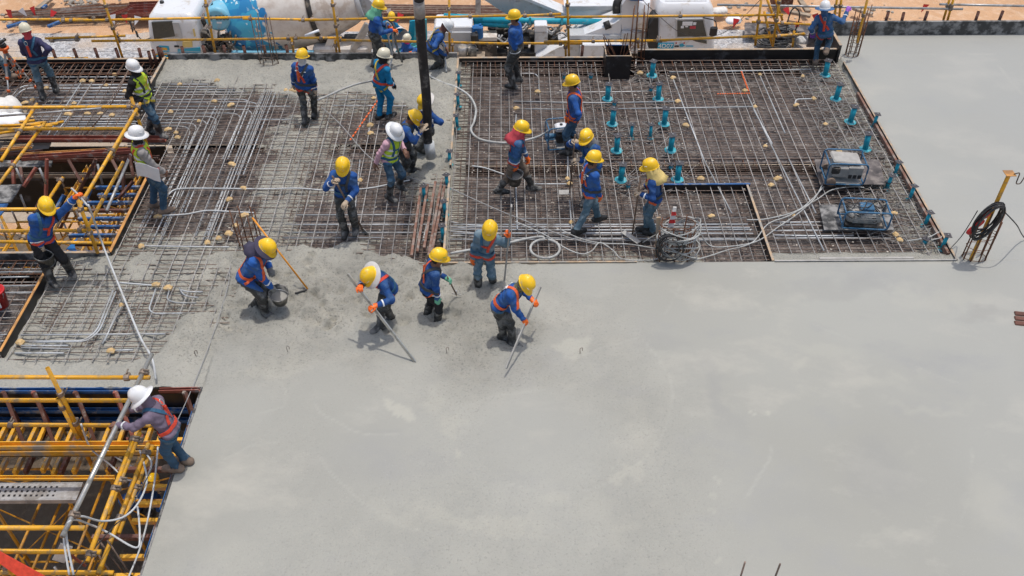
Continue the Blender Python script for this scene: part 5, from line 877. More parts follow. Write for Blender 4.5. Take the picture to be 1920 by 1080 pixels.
# ================================================================ trucks on the ground behind the deck
def pbox(t, name, x0, y0, x1, y1, Y, dep, m, bev=.02):
    a, b = PY(x0, y0, Y), PY(x1, y1, Y); MB().box(((a.x + b.x) / 2, Y + dep / 2, (a.z + b.z) / 2), (abs(b.x - a.x), dep, abs(a.z - b.z)), 0, None, bev).build(name, m, t)
def ppoly(t, name, pts, Y, dep, m): MB().prism([PY(x, y, Y) for x, y in pts], (0, dep, 0)).build(name, m, t)
def ring(x0, x1, y0, y1, z, r, n=4):
    out = []
    for cx, cy, a0 in ((x1 - r, y1 - r, 0), (x0 + r, y1 - r, 90), (x0 + r, y0 + r, 180), (x1 - r, y0 + r, 270)):
        for k in range(n + 1): a = R(a0 + 90 * k / n); out.append((cx + r * math.cos(a), cy + r * math.sin(a), z))
    return out
def loft(levels):
    mb = MB(); rs = [ring(*lv) for lv in levels]; n = len(rs[0]); vs = [p for r in rs for p in r]
    mb.add(vs, [(i * n + k, i * n + (k + 1) % n, (i + 1) * n + (k + 1) % n, (i + 1) * n + k) for i in range(len(rs) - 1) for k in range(n)], 0, True)
    mb.add(rs[-1], [tuple(range(n))]); mb.add(rs[0], [tuple(range(n - 1, -1, -1))]); return mb
def text_on(t, body, size, px, py, Y, m, wx=1.0):
    me = text_mesh(body, size); me.materials.clear(); me.materials.append(M[m]); p = PY(px, py, Y); o = obj('lettering', me, t, loc=p - t.location); o.rotation_euler = (R(90), 0, 0); o.scale = (wx, 1, 1); return o
def wheel(t, c, r=.52, w=.3):
    o = MB().lathe([(r * .55, -w / 2), (r * .9, -w / 2), (r, -w / 2 + .06), (r, w / 2 - .06), (r * .9, w / 2), (r * .55, w / 2)], c, 28, 0, Matrix.Rotation(R(90), 3, 'X'), caps=False).build('wheel', 'tyre', t)
    MB().lathe([(.05, .1), (r * .3, .1), (r * .36, .02), (r * .5, -.02), (r * .57, .1), (r * .57, -.1), (.05, -.1)], c, 24, 0, Matrix.Rotation(R(90), 3, 'X')).build('rim', 'rimm', o)
Yn = 27.0
# ---- mixer
bx = lambda px, Y=Yn: PY(px, 75, Y).x
t = thing('mixer_truck', 'white and blue concrete mixer truck parked behind the railing', 'mixer truck', loc=(bx(480), Yn + 1.2, GZ))
x0, x1 = bx(277), bx(374)
loft([(x0, x1, Yn, Yn + 2.3, -4.75, .12), (x0 - .02, x1, Yn, Yn + 2.3, -4.2, .15), (x0, x1, Yn, Yn + 2.3, -3.75, .15), (x0 + .1, x1, Yn + .05, Yn + 2.25, -3.1, .18), (x0 + .16, x1 - .02, Yn + .09, Yn + 2.2, -2.92, .2), (x0 + .26, x1 - .1, Yn + .2, Yn + 2.1, -2.84, .25)]).build('cab', 'truckw', t)
ppoly(t, 'side_window', [(284, 42), (322, 40), (328, 68), (289, 74)], Yn - .015, .06, 'glass'); ppoly(t, 'rear_window', [(376, 38), (398, 5), (401, 22), (382, 52)], Yn + .5, .05, 'glass')
ppoly(t, 'paint_stripe', [(292, 101), (376, 98), (376, 113), (294, 113)], Yn - .02, .03, 'cyan'); ppoly(t, 'paint_stripe', [(333, 93), (375, 89), (376, 97), (333, 98)], Yn - .019, .03, 'cyan'); ppoly(t, 'yellow_line', [(292, 101), (350, 100), (350, 102), (292, 103)], Yn - .03, .02, 'yellow')
ppoly(t, 'door_emblem', [(297, 86), (316, 87), (318, 97), (299, 98)], Yn - .02, .02, 'cyan'); ppoly(t, 'door_emblem', [(301, 89), (313, 90), (314, 94), (303, 94)], Yn - .025, .02, 'yellow'); ppoly(t, 'notice', [(342, 78), (360, 77), (361, 88), (342, 89)], Yn - .02, .02, 'cl_yel'); ppoly(t, 'notice', [(361, 55), (364, 54), (367, 68), (364, 69)], Yn - .02, .02, 'cl_yel')
pbox(t, 'door_handle', 326, 86, 336, 89, Yn - .03, .04, 'blackp', .008); pbox(t, 'door_seam', 335, 42, 336, 100, Yn - .006, .02, 'truckg', 0); pbox(t, 'indicator', 284, 93, 289, 103, Yn - .02, .1, 'orange', .01)
MB().tube(smooth_path([PY(285, 70, Yn + .1), PY(268, 75, Yn - .2), PY(258, 66, Yn - .3), PY(250, 50, Yn - .3)], 4), .015, 6).build('mirror_arm', 'blackp', t); pbox(t, 'mirror', 242, 41, 249, 61, Yn - .3, .1, 'blackp', .02); pbox(t, 'mirror', 253, 60, 259, 71, Yn - .25, .1, 'blackp', .02)
MB().tube([PY(298, 24, Yn + .5), PY(318, 0, Yn + 1.6)], .015, 6).build('roof_aerial', 'zinc', t); pbox(t, 'roof_lamp', 298, 2, 307, 9, Yn + .9, .12, 'blackp', .03)
a = PY(407, 38, Yn + .2); MB().lathe([(.3, 0), (.38, .04), (.4, .1), (.4, 1.95), (.36, 2.05)], a, 24, 0, Matrix.Rotation(R(-90), 3, 'X')).build('water_tank', 'skyblue', t)
for k in (.6, 1.4): MB().lathe([(.405, k), (.41, k + .01), (.41, k + .05), (.405, k + .06)], a, 24, 0, Matrix.Rotation(R(-90), 3, 'X'), caps=False).build('tank_strap', 'zinc', t)
text_on(t, '3-2380', .22, 411, 34, Yn + .18, 'ink', 1.0); pbox(t, 'notice', 392, 41, 398, 44, Yn + .19, .02, 'paper', 0); pbox(t, 'notice', 406, 41, 416, 44, Yn + .19, .02, 'paper', 0)
eng = MB()
for k in range(26): c = PY(random.uniform(378, 435), random.uniform(62, 104), Yn + random.uniform(.1, 1)); eng.box(c, (random.uniform(.08, .3), .25, random.uniform(.06, .25)), 0, Matrix.Rotation(random.uniform(-.4, .4), 3, 'Y'), .02)
for k in range(12): c = PY(random.uniform(380, 425), random.uniform(58, 90), Yn + .05); eng.tube(smooth_path([c, c + V(.12, -.02, -.2), c + V(.3, 0, -.15), c + V(.35, .1, .1)], 4), .03, 6)
eng.build('engine', 'chassis', t, kind='stuff'); pbox(t, 'air_filter', 426, 54, 444, 96, Yn + .5, .3, 'motor', .04)
# drum
m, n, l = node_mat('drum_paint'); b = n['Principled BSDF']; b.inputs['Roughness'].default_value = .45; tc = n.new('ShaderNodeTexCoord').outputs['Object']; sp = n.new('ShaderNodeSeparateXYZ'); l.new(tc, sp.inputs[0])
vo = n.new('ShaderNodeTexVoronoi'); vo.inputs['Scale'].default_value = 3.2; vo.distance = 'MANHATTAN'; l.new(tc, vo.inputs['Vector']); sc = n.new('ShaderNodeSeparateColor'); l.new(vo.outputs['Color'], sc.inputs[0])
edge = N_math(n, l, 'ADD', sp.outputs[2], N_math(n, l, 'MULTIPLY', sc.outputs[0], .75)); edge = N_math(n, l, 'ADD', edge, N_math(n, l, 'MULTIPLY', N_noise(n, l, tc, 1.5, 3), .6))
blue = N_mix(n, l, sc.outputs[1], (.01, .16, .42), (.06, .42, .62)); vo2 = n.new('ShaderNodeTexVoronoi'); vo2.inputs['Scale'].default_value = 14; vo2.distance = 'CHEBYCHEV'; l.new(tc, vo2.inputs['Vector']); s2 = n.new('ShaderNodeSeparateColor'); l.new(vo2.outputs['Color'], s2.inputs[0]); blue = N_mix(n, l, N_range(n, l, s2.outputs[0], .955, .965), blue, (.6, .75, .8))
crm = N_mix(n, l, N_range(n, l, N_noise(n, l, tc, 2.5, 8), .45, .7), (.68, .64, .59), (.5, .43, .37)); l.new(N_mix(n, l, N_range(n, l, edge, 1.95, 1.9), crm, blue), b.inputs['Base Color']); M['drum_paint'] = m
f0, f1 = PY(437, 40, 28.3), PY(695, -4, 28.3); ax = f1 - f0; q = ax.to_track_quat('Z', 'Y'); L = ax.length
dr = MB().lathe([(.5, -.02), (.95, .0), (1.08, .12), (1.14, .5), (1.17, 1.2), (1.17, 2.1), (1.12, 2.75), (1.1, 2.8)], n=40).build('drum', 'drum_paint', t, loc=f0 - t.location); dr.rotation_euler = q.to_euler()
for nm, pr, mm in (('drum_ring', [(1.1, 2.8), (1.16, 2.82), (1.16, 2.94), (1.08, 2.96)], 'chassis'), ('drum_cone', [(1.08, 2.96), (1.0, 3.3), (.75, 4.0), (.62, 4.25)], 'drum'), ('drum_rim', [(1.0, .02), (1.1, .06), (1.1, .1), (1.05, .12)], 'truckw'), ('drum_mouth', [(.62, 4.25), (.66, 4.27), (.66, 4.4), (.5, 4.4), (.48, 4.0)], 'truckg')):
    o = MB().lathe(pr, n=40, caps=nm == 'drum_mouth').build(nm, mm, t, loc=f0 - t.location); o.rotation_euler = q.to_euler()
pbox(t, 'chassis_rail', 380, 104, 720, 114, Yn + .8, .2, 'chassis', .01); pbox(t, 'side_guard', 396, 97, 590, 110, Yn + .05, .12, 'skyblue', .03)
for x in (600, 660): ppoly(t, 'drum_stand', [(x, 108), (x + 16, 70), (x + 40, 70), (x + 34, 108)], Yn + .4, .18, 'drum')
MB().beam(PY(655, 105, Yn + .3), PY(690, 45, Yn + .5), .14, .2).build('stand_brace', 'zinc', t); MB().beam(PY(690, 105, Yn + .6), PY(705, 30, Yn + .9), .1, .12).build('stand_brace', 'truckg', t); pbox(t, 'rear_platform', 640, 84, 735, 92, Yn + .8, .8, 'chassis', .02); pbox(t, 'rear_fender', 585, 90, 690, 103, Yn + .3, .6, 'drum', .06)
ppoly(t, 'chute', [(672, -20), (705, 12), (700, 34), (676, 22)], Yn + .9, .7, 'truckg'); MB().tube([PY(722, 48, Yn + .8), PY(740, 62, Yn + .3), PY(748, 72, Yn)], [.16, .3, .36], 16, caps=False).build('discharge_funnel', 'truckw', t)
for x in (330, 560, 600): wheel(t, (bx(x), Yn + .3, GZ + .53)); wheel(t, (bx(x), Yn + 2.0, GZ + .53))
# ---- pump
t = thing('pump_truck', 'white concrete pump truck with folded boom and turquoise hopper', 'pump truck', loc=(bx(1080), Yn + 1.2, GZ))
x0, x1 = bx(1228), bx(1340)
loft([(x0, x1 + .05, Yn, Yn + 2.3, -4.75, .12), (x0, x1 + .06, Yn, Yn + 2.3, -4.1, .15), (x0, x1, Yn, Yn + 2.3, -3.7, .15), (x0, x1 - .1, Yn + .04, Yn + 2.26, -2.95, .18), (x0 + .02, x1 - .16, Yn + .08, Yn + 2.2, -2.7, .2), (x0 + .1, x1 - .26, Yn + .2, Yn + 2.1, -2.58, .25)]).build('cab', 'truckw', t)
for k in range(7): MB().box(((x0 + x1) / 2 - .05, Yn + .4 + k * .27, -2.57), (x1 - x0 - .6, .08, .05), 0, None, .02).build('roof_rib', 'truckw', t)
ppoly(t, 'side_window', [(1270, 39), (1318, 38), (1325, 68), (1270, 69)], Yn - .02, .08, 'glass'); ppoly(t, 'lower_window', [(1287, 71), (1325, 76), (1325, 82), (1305, 78)], Yn - .02, .05, 'glass'); ppoly(t, 'window_rim', [(1267, 36), (1320, 35), (1328, 70), (1267, 72)], Yn - .012, .05, 'truckg')
for r_ in ((1280, 41, 1298, 48), (1300, 42, 1305, 47), (1277, 49, 1282, 53), (1285, 49, 1290, 51)): pbox(t, 'window_note', *r_, Yn - .03, .02, 'paper', 0)
pbox(t, 'window_note', 1294, 49, 1304, 54, Yn - .03, .02, 'cl_red', 0); pbox(t, 'number_plate', 1234, 81, 1262, 95, Yn - .03, .05, 'cyan', .004); text_on(t, '4D07', .19, 1248, 86.5, Yn - .036, 'paper', 1.1); ppoly(t, 'door_logo', [(1274, 84), (1280, 82), (1284, 86), (1280, 88), (1275, 88)], Yn - .02, .02, 'cyan'); ppoly(t, 'door_logo', [(1286, 86), (1300, 86), (1300, 87.5), (1286, 87.5)], Yn - .02, .02, 'cyan')
pbox(t, 'reflector', 1267, 80, 1269, 82, Yn - .02, .02, 'red_pl', 0); pbox(t, 'reflector', 1282, 80, 1284, 82, Yn - .02, .02, 'red_pl', 0); pbox(t, 'door_handle', 1265, 86, 1273, 88.5, Yn - .03, .04, 'blackp', .008)
ppoly(t, 'air_intake', [(1216, 92), (1217, 48), (1227, 34), (1234, 34), (1234, 92)], Yn - .01, .6, 'blackp'); MB().tube(round_path([PY(1318, 33, Yn), PY(1342, 38, Yn - .3), PY(1344, 58, Yn - .3)], .1), .018, 6).build('mirror_arm', 'blackp', t); pbox(t, 'mirror', 1333, 52, 1344, 69, Yn - .35, .12, 'blackp', .03); MB().tube([PY(1305, 18, Yn + .4), PY(1310, 10, Yn + .4)], .06, 8).build('roof_lamp', 'blackp', t)
ppoly(t, 'outrigger_cover', [(1062, 82), (1070, 74), (1150, 45), (1165, 36), (1166, 70), (1165, 82)], Yn + .5, .9, 'truckw'); pbox(t, 'side_box', 1088, 84, 1165, 112, Yn + .1, .8, 'truckw', .03); ppoly(t, 'outrigger_leg', [(1005, 112), (1045, 90), (1064, 84), (1064, 112)], Yn + .1, .5, 'truckw'); pbox(t, 'side_box', 1062, 82, 1086, 110, Yn + .2, .5, 'truckg', .02); pbox(t, 'outrigger_band', 1068, 66, 1165, 74, Yn + .45, .5, 'truckg', .02)
ppoly(t, 'turret', [(1163, 100), (1166, 10), (1180, -10), (1205, -10), (1212, 60), (1212, 100)], Yn + .5, .9, 'truckw'); MB().lathe([(.18, 0), (.18, .9)], PY(1204, 52, Yn + .3), 16, 0, Matrix.Rotation(.0, 3, 'X')).build('turret_cylinder', 'truckw', t); pbox(t, 'turret_motor', 1178, -4, 1208, 3, Yn + .3, .5, 'bluebin', .05); pbox(t, 'turret_base', 1166, 60, 1212, 76, Yn + .35, 1.0, 'truckg', .05)
ppoly(t, 'boom', [(880, -18), (925, -22), (990, 0), (1062, 30), (1050, 33), (955, 30)], Yn + 1.6, .5, 'truckg'); ppoly(t, 'boom_edge', [(925, -24), (992, -2), (1062, 27), (1066, 29), (1060, 32), (990, 3), (925, -18)], Yn + 1.55, .65, 'truckw'); MB().lathe([(.16, 0), (.16, .03)], PY(970, 11, Yn + 1.6), 18, 0, Matrix.Rotation(R(90), 3, 'X')).build('boom_pin', 'truckg', t); ppoly(t, 'upper_platform', [(1058, 12), (1160, 10), (1160, 34), (1100, 36), (1062, 28)], Yn + 1.5, .9, 'truckw'); pbox(t, 'platform_edge', 1060, 12, 1155, 19, Yn + 1.45, .05, 'truckg', 0)
for y, xx, rr in ((37, (890, 1130), .1), (43, (888, 960), .1), (30, (832, 905), .09)): MB().tube([PY(xx[0], y, Yn + 1.1), PY(xx[1], y + 4, Yn + 1.1)], rr, 14).build('delivery_pipe', 'teal', t)
for x in (960, 992, 1052): pbox(t, 'pipe_clamp', x, 33, x + 4, 47, Yn + .95, .1, 'teal_lt', .01)
MB().tube(smooth_path([PY(1168, -5, Yn + .9), PY(1157, 5, Yn + .8), PY(1156, 25, Yn + .7)], 4), .13, 12).build('rubber_elbow', 'rubber', t); MB().tube([PY(1136, 40, Yn + .6), PY(1141, 54, Yn + .5)], .11, 12).build('rubber_elbow', 'rubber', t)
pbox(t, 'control_box', 1002, 48, 1026, 60, Yn + .5, .4, 'truckw', .02); pbox(t, 'control_post', 1003, 60, 1026, 100, Yn + .52, .35, 'truckg', .02); pbox(t, 'pump_body', 812, 60, 886, 98, Yn + .3, 1.0, 'truckg', .03); pbox(t, 'pump_body_lid', 815, 50, 886, 60, Yn + .35, .9, 'truckw', .03); pbox(t, 'step_box', 896, 70, 932, 108, Yn + .4, .5, 'chassis', .02); pbox(t, 'step_plate', 898, 70, 932, 77, Yn + .36, .3, 'drum', .01)
mech = MB()
for k in range(60): c = PY(random.uniform(890, 1060), random.uniform(46, 100), Yn + random.uniform(1.0, 2.2)); mech.box(c, (random.uniform(.1, .7), random.uniform(.1, .4), random.uniform(.05, .22)), 0, Matrix.Rotation(random.uniform(-.2, .2), 3, 'Y'), .015)
mech.build('machinery', 'chassis', t, kind='stuff'); mech = MB()
for k in range(26): c = PY(random.uniform(900, 1060), random.uniform(46, 90), Yn + random.uniform(.8, 1.6)); mech.tube(smooth_path([c, c + V(.2, 0, .08), c + V(.45, 0, -.1), c + V(.6, .1, .02)], 3), .035, 6)
mech.build('hydraulic_hose', 'zinc', t, kind='stuff'); c = PY(962, 77, Yn + 2.2); wheel(t, (c.x, Yn + 2.2, GZ + .53), .53); wheel(t, (bx(1290), Yn + .3, GZ + .53)); wheel(t, (bx(960), Yn + .3, GZ + .53)); pbox(t, 'chassis_rail', 890, 100, 1230, 112, Yn + .9, .3, 'chassis', .01)
ppoly(t, 'hopper', [(733, 112), (745, 92), (765, 66), (768, 40), (800, 36), (800, 112)], Yn + .6, .06, 'teal'); ppoly(t, 'hopper', [(738, 108), (775, 80), (778, 44), (800, 36), (802, 110)], Yn + .2, .06, 'teal_lt'); MB().beam(PY(735, 103, Yn - .1), PY(800, 82, Yn - .1), .05, .08).build('hopper_bar', 'teal_lt', t)
# loose things beside the pump
def can(label, px, py, Y, m, s): o = MB().box((0, 0, s[2] / 2), s, 0, None, .05).lathe([(.035, s[2]), (.035, s[2] + .05)], (s[0] * .25, 0, 0), 10).build('jerry_can', m, label=label, cat='jerry can'); o.location = PY(px, py, Y)
can('blue plastic jerry can beside the pump body', 896, 72, Yn + .3, 'bluebin', (.35, .25, .45)); can('black plastic can in front of the blue jerry can', 890, 78, Yn + .05, 'blackp', (.24, .24, .3))
for px, lb, m in ((868, 'dented tin pail of rubbish on the pump deck', 'zinc'), (885, 'dark pail of dried slurry on the pump deck', 'bucket')):
    c = PY(px, 104, Yn + .0); t = thing('pail', lb, 'pail', loc=c); MB().lathe([(.13, 0), (.16, .32), (.145, .32), (.13, .24)], c, 16).build('shell', m, t); MB().lathe([(.0, .25), (.14, .26)], c, 12, caps=False).build('contents', 'debris', t); MB().tube([c + V(.155 * math.cos(a), 0, .3 + .1 * math.sin(a)) for a in np.linspace(0, 3.14, 8)], .006, 5).build('handle', 'zinc', t)
MB().box((bx(876), Yn + .05, PY(876, 104, Yn).z - .06), (1.1, .5, .1), 0, None, .01).build('timber_deck', 'wood_old', label='timber deck board carrying the pails', cat='timber')
# ================================================================ yard behind
def gpt(px, py, h=.1): return P(px, py, GZ + .25 + h)
t = thing('bar_bundle', 'long bundles of rusty bars lying on the sand', 'rebar', loc=gpt(150, 25, 0))
for k in range(34):
    u = k / 33; a = gpt(5 + 90 * random.random(), 22 + 12 * u + random.uniform(-1, 1), .1 * random.random()); b = gpt(180 + 120 * random.random(), 6 + 18 * u + random.uniform(-2, 2), .1 * random.random() + .05); MB().tube([a, b], .03, 5).build('reinforcing_bar', 'rebar_rust' if k % 3 else 'rebar', t)
t = thing('bar_bundle', 'rusty bar bundles behind the pump hose', 'rebar', loc=gpt(800, 20, 0))
for k in range(14): a = gpt(700 + 20 * random.random(), 9 + k * 1.3, .1); b = gpt(960 + 30 * random.random(), 10 + k * 1.3 + random.uniform(-2, 2), .1); MB().tube([a, b], .035, 5).build('reinforcing_bar', 'brownsteel' if k % 3 else 'wood_old', t)
for k in range(4): a, b = gpt(242, 14 + k * 5, .1 + .03 * k), gpt(300, 12 + k * 5, .1 + .03 * k); chan('red channel in the stack behind the mixer cab', a, b, .3, .18, 'redsteel')['group'] = 'red channel stack'
chan('red channel leaning on the sand', gpt(200, 33), gpt(255, 14, .3), .14, .1, 'redsteel')
for lb, a, b, m in (('pale timber plank on the sand', (70, 17), (98, -5), 'wood_old'), ('blue pipe on the sand beside the plank', (80, 16), (87, 10), 'bluesteel'), ('blue pipe behind the surveyor helmet', (13, 51), (50, 40), 'bluesteel'), ('short blue pipe on the sand below the rail', (90, 50), (112, 41), 'bluesteel'), ('timber plank on the sand behind the climbing worker', (1500, 0), (1515, 22), 'wood_old'), ('timber plank on the sand by the corner bars', (1600, 15), (1635, 27), 'wood'), ('timber plank near the far post', (1480, 22), (1520, 30), 'wood_old'), ('fence post standing behind the pails', (896, 30), (897, -20), 'zinc')):
    p, q = gpt(*a), gpt(*b) if 'standing' not in lb else PY(b[0], b[1], gpt(*a).y); o = MB().beam(p - (p + q) / 2, q - (p + q) / 2, .2 if 'timber' in lb or 'post' in lb else .12, .1, bev=.01).build('plank' if 'plank' in lb else 'fence_post' if 'post' in lb else 'pipe', m, label=lb, cat='plank' if 'plank' in lb else 'post' if 'post' in lb else 'pipe'); o.location = (p + q) / 2
MB().prism([gpt(1396, 66), gpt(1525, 68), gpt(1515, 48), gpt(1396, 44)], (0, 0, .03)).build('plywood_sheet', 'ply', label='dark plywood sheets lying on the gravel edge', cat='plywood sheet'); MB().prism([gpt(1108, 6), gpt(1130, 7), gpt(1135, -8), gpt(1100, -8)], (0, 0, .2)).build('sheet_stack', 'zinc', label='stack of pale sheets on the sand behind the platform', cat='sheet stack')
MB().box(gpt(1465, 4) + V(0, 0, .3), (.75, .5, .8), 0, None, .03).build('crate', 'brownsteel', label='dark crate on the sand behind the yellow braces', cat='crate')
FL_ = MB().add([(0, 0, 0), (.16, 0, .02), (.08, -.04, -.24)], [(0, 1, 2)]).add([(0, .006, 0), (.16, .006, .02), (.08, -.034, -.24)], [(2, 1, 0)]).mesh('flag', 'red_pl'); FW_ = FL_.copy(); FW_.materials.clear(); FW_.materials.append(M['paper'])
for k, (x, y, w) in enumerate([(10, 18, 0), (34, 21, 1), (55, 15, 0), (95, 18, 0), (12, 26, 0), (227, 28, 0), (252, 29, 1), (204, 29, 1), (722, 18, 1), (746, 23, 0), (1375, 34, 0), (1468, 18, 0), (1522, 28, 0), (1437, 22, 1), (1493, 40, 0), (1732, 8, 0), (1550, 38, 0), (1576, 38, 0)]):
    o = obj('flag', FW_ if w else FL_, None, '%s pennant flag over the sand' % ('white' if w else 'red'), 'flag', '%s pennants' % ('white' if w else 'red'), loc=PY(x, y, P(x, y, GZ).y - 1.2)); o.rotation_euler = (random.uniform(-.5, .5), random.uniform(-.6, .6), random.uniform(-.4, .4)); o.scale = (1.5, 1.5, 1.4)
rk = MB()
for k in range(90):
    x, y = (random.gauss(152, 18), random.uniform(0, 12)) if k < 40 else (random.uniform(0, 300), random.uniform(20, 45)) if k < 65 else (random.uniform(1350, 1700), random.uniform(5, 40)); s = random.uniform(.04, .16); rk.box(gpt(x, y, .02), (s * 1.4, s, s * .7), 0, Matrix.Rotation(random.uniform(0, 3), 3, 'Z') @ Matrix.Rotation(random.uniform(-.5, .5), 3, 'X'), s * .25)
rk.build('rubble', 'debris', label='pale rubble and litter strewn on the sand', cat='rubble', kind='stuff')
for x, y, w, m, lb in ((1375, 38, .5, 'paper', 'crumpled white sack on the sand by the pump cab'), (1350, 20, .5, 'bag', 'blue printed sack behind the pump cab'), (1430, 75, .4, 'bag', 'clear plastic sheet by the cable heap'), (1500, 75, .3, 'stone', 'grey lump beside the cable heap')): sack(lb, gpt(x, y, .08), (w * .6, .2, .1), m, .3)
c = gpt(1455, 80, 0); t = thing('cable_heap', 'heap of black cables behind the tall black board', 'cable', loc=c)
for k in range(22): a0 = random.uniform(0, 6.3); rx = random.uniform(.25, .6); o_ = V(random.uniform(-.35, .45), random.uniform(-.3, .3), .05 + .02 * k); MB().tube([c + o_ + V(rx * math.cos(a + a0), .6 * rx * math.sin(a + a0), .04 * math.sin(3 * a)) for a in np.linspace(0, 6.2, 20)], .03, 6).build('cable_loop', 'cable', t)
lp = [PY(1474, 62, 19.3), PY(1477, 40, 19.3), PY(1484, 20, 19.3), PY(1492, 15, 19.3), PY(1499, 25, 19.3), PY(1497, 42, 19.3), PY(1490, 60, 19.3)]; hose('black cable loop hung on the yellow braces', lp, .016, 'cable', 'cable', 'cable', 6)
# ================================================================ people
def nrm(v): v = Vector(v); return v.normalized() if v.length > 1e-9 else Vector((0, 0, 1))
def ik(a, c, l1, l2, pole):
    d = c - a; L = d.length; mx = (l1 + l2) * .995
    if L > mx: c = a + d * (mx / L); d = c - a; L = mx
    L = max(L, abs(l1 - l2) + .02); x = (l1 * l1 - l2 * l2 + L * L) / (2 * L); h = math.sqrt(max(l1 * l1 - x * x, 0)); dn = nrm(d); p = pole - dn * pole.dot(dn); return a + dn * x + nrm(p) * h, c
CELL = .0138
def surface_nets(D, org, h):
    S = D < 0; nx, ny, nz = D.shape
    c = [S[i:nx - 1 + i, j:ny - 1 + j, k:nz - 1 + k] for i in (0, 1) for j in (0, 1) for k in (0, 1)]
    al = np.logical_and.reduce(c); an = np.logical_or.reduce(c); act = an & ~al; I = np.argwhere(act); idx = -np.ones(act.shape, np.int64); idx[act] = np.arange(len(I))
    off = np.array([(i, j, k) for i in (0, 1) for j in (0, 1) for k in (0, 1)]); dv = np.stack([D[I[:, 0] + o[0], I[:, 1] + o[1], I[:, 2] + o[2]] for o in off], 1)
    acc = np.zeros((len(I), 3)); cnt = np.zeros(len(I))
    for a in range(8):
        for b in range(a + 1, 8):
            if np.abs(off[a] - off[b]).sum() != 1: continue
            da, db = dv[:, a], dv[:, b]; m = (da < 0) != (db < 0); t = np.where(m, da / np.where(m, da - db, 1), 0); acc += m[:, None] * (off[a] + t[:, None] * (off[b] - off[a])); cnt += m
    v = org + h * (I + acc / cnt[:, None]); F = []
    for ax in range(3):
        s0 = [slice(1, -1)] * 3; s0[ax] = slice(0, -1); s1 = list(s0); s1[ax] = slice(1, None); A, B = S[tuple(s0)], S[tuple(s1)]; E = np.argwhere(A != B)
        if not len(E): continue
        e = E.copy(); 
        for k in range(3):
            if k != ax: e[:, k] += 1
        u, w = [(1, 2), (2, 0), (0, 1)][ax]; q = []
        for du, dw in ((-1, -1), (0, -1), (0, 0), (-1, 0)): g = e.copy(); g[:, u] += du; g[:, w] += dw; q.append(idx[g[:, 0], g[:, 1], g[:, 2]])
        q = np.stack(q, 1); fl = ~A[E[:, 0], E[:, 1], E[:, 2]]; q[fl] = q[fl][:, ::-1]; F.append(q)
    F = np.concatenate(F); return v, F[(F >= 0).all(1)]
class Field:
    def __init__(s, lo, hi):
        s.o = np.array(lo) - .02; s.n = np.ceil((np.array(hi) - s.o + .02) / CELL).astype(int) + 1; s.D = np.full(s.n, 9.0); s.R = np.full(s.n, 9.0); s.I = np.zeros(s.n, np.int16)
    def put(s, fn, lo, hi, pid, k=.03, fold=0.0):
        a = np.clip(np.floor((np.minimum(lo, hi) - .1 - s.o) / CELL).astype(int), 0, s.n); b = np.clip(np.ceil((np.maximum(lo, hi) + .1 - s.o) / CELL).astype(int) + 1, 0, s.n)
        if (b <= a).any(): return
        sl = tuple(slice(x, y) for x, y in zip(a, b)); g = np.stack(np.meshgrid(*[s.o[i] + CELL * np.arange(a[i], b[i]) for i in range(3)], indexing='ij'), -1); d = fn(g)
        if fold:
            x, y, z = g[..., 0], g[..., 1], g[..., 2]; m1 = .5 + .5 * np.sin(7 * x + 6 * y + 11 * z + s.ph)
            w1 = 1 - 2 * np.abs(np.sin(27 * z + 2.6 * np.sin(11 * x + s.ph) + 2.4 * np.sin(10 * y - s.ph))); w2 = 1 - 2 * np.abs(np.sin(19 * (x - y) + 13 * z + 2.2 * np.sin(14 * z + s.ph) + 2 * np.sin(12 * y))); d = d - fold * (.75 * w1 * m1 + .75 * w2 * (1 - m1) + .35 * np.sin(9 * x + 8 * y + s.ph) * np.sin(12 * z))
        c = s.D[sl]; h = np.clip(.5 + .5 * (c - d) / k, 0, 1); s.D[sl] = c * (1 - h) + d * h - k * h * (1 - h); m = d < s.R[sl]; s.R[sl] = np.where(m, d, s.R[sl]); s.I[sl] = np.where(m, pid, s.I[sl])
    def cone(s, a, b, ra, rb, pid, k=.03, fold=0.0):
        a, b = np.array(a), np.array(b); ba = b - a; q = ba @ ba + 1e-9
        def fn(g): h = np.clip(((g - a) @ ba) / q, 0, 1); return np.linalg.norm(g - a - h[..., None] * ba, axis=-1) - (ra + h * (rb - ra))
        m = max(ra, rb); s.put(fn, np.minimum(a, b) - m, np.maximum(a, b) + m, pid, k, fold)
    def ell(s, c, fr, r, pid, k=.04, fold=0.0):
        c = np.array(c); Fm = np.array([list(x) for x in fr]); r = np.array(r)
        def fn(g): q = (g - c) @ Fm.T; k0 = np.linalg.norm(q / r, axis=-1); k1 = np.linalg.norm(q / r ** 2, axis=-1) + 1e-9; return k0 * (k0 - 1) / k1
        s.put(fn, c - r.max(), c + r.max(), pid, k, fold)
    def at(s, p):
        q = np.clip((np.array(p) - s.o) / CELL, 0, np.array(s.n) - 1.001); i = q.astype(int); f = q - i; r = 0
        for a in (0, 1):
            for b in (0, 1):
                for c in (0, 1): r += (f[0] if a else 1 - f[0]) * (f[1] if b else 1 - f[1]) * (f[2] if c else 1 - f[2]) * s.D[i[0] + a, i[1] + b, i[2] + c]
        return r
    def hit(s, c, d, off=.008, t0=.02, t1=.45):
        c, d = Vector(c), nrm(d); t = t0; last = None
        while t < t1:
            if s.at(c + d * t) > off: return c + d * t
            t += .008
        return c + d * .12
HEAD, NECK, TORSO, PELV, ARM_L, ARM_R, HND_L, HND_R, TH_L, TH_R, SU_L, SU_R, SL_L, SL_R, FT_L, FT_R = range(16)
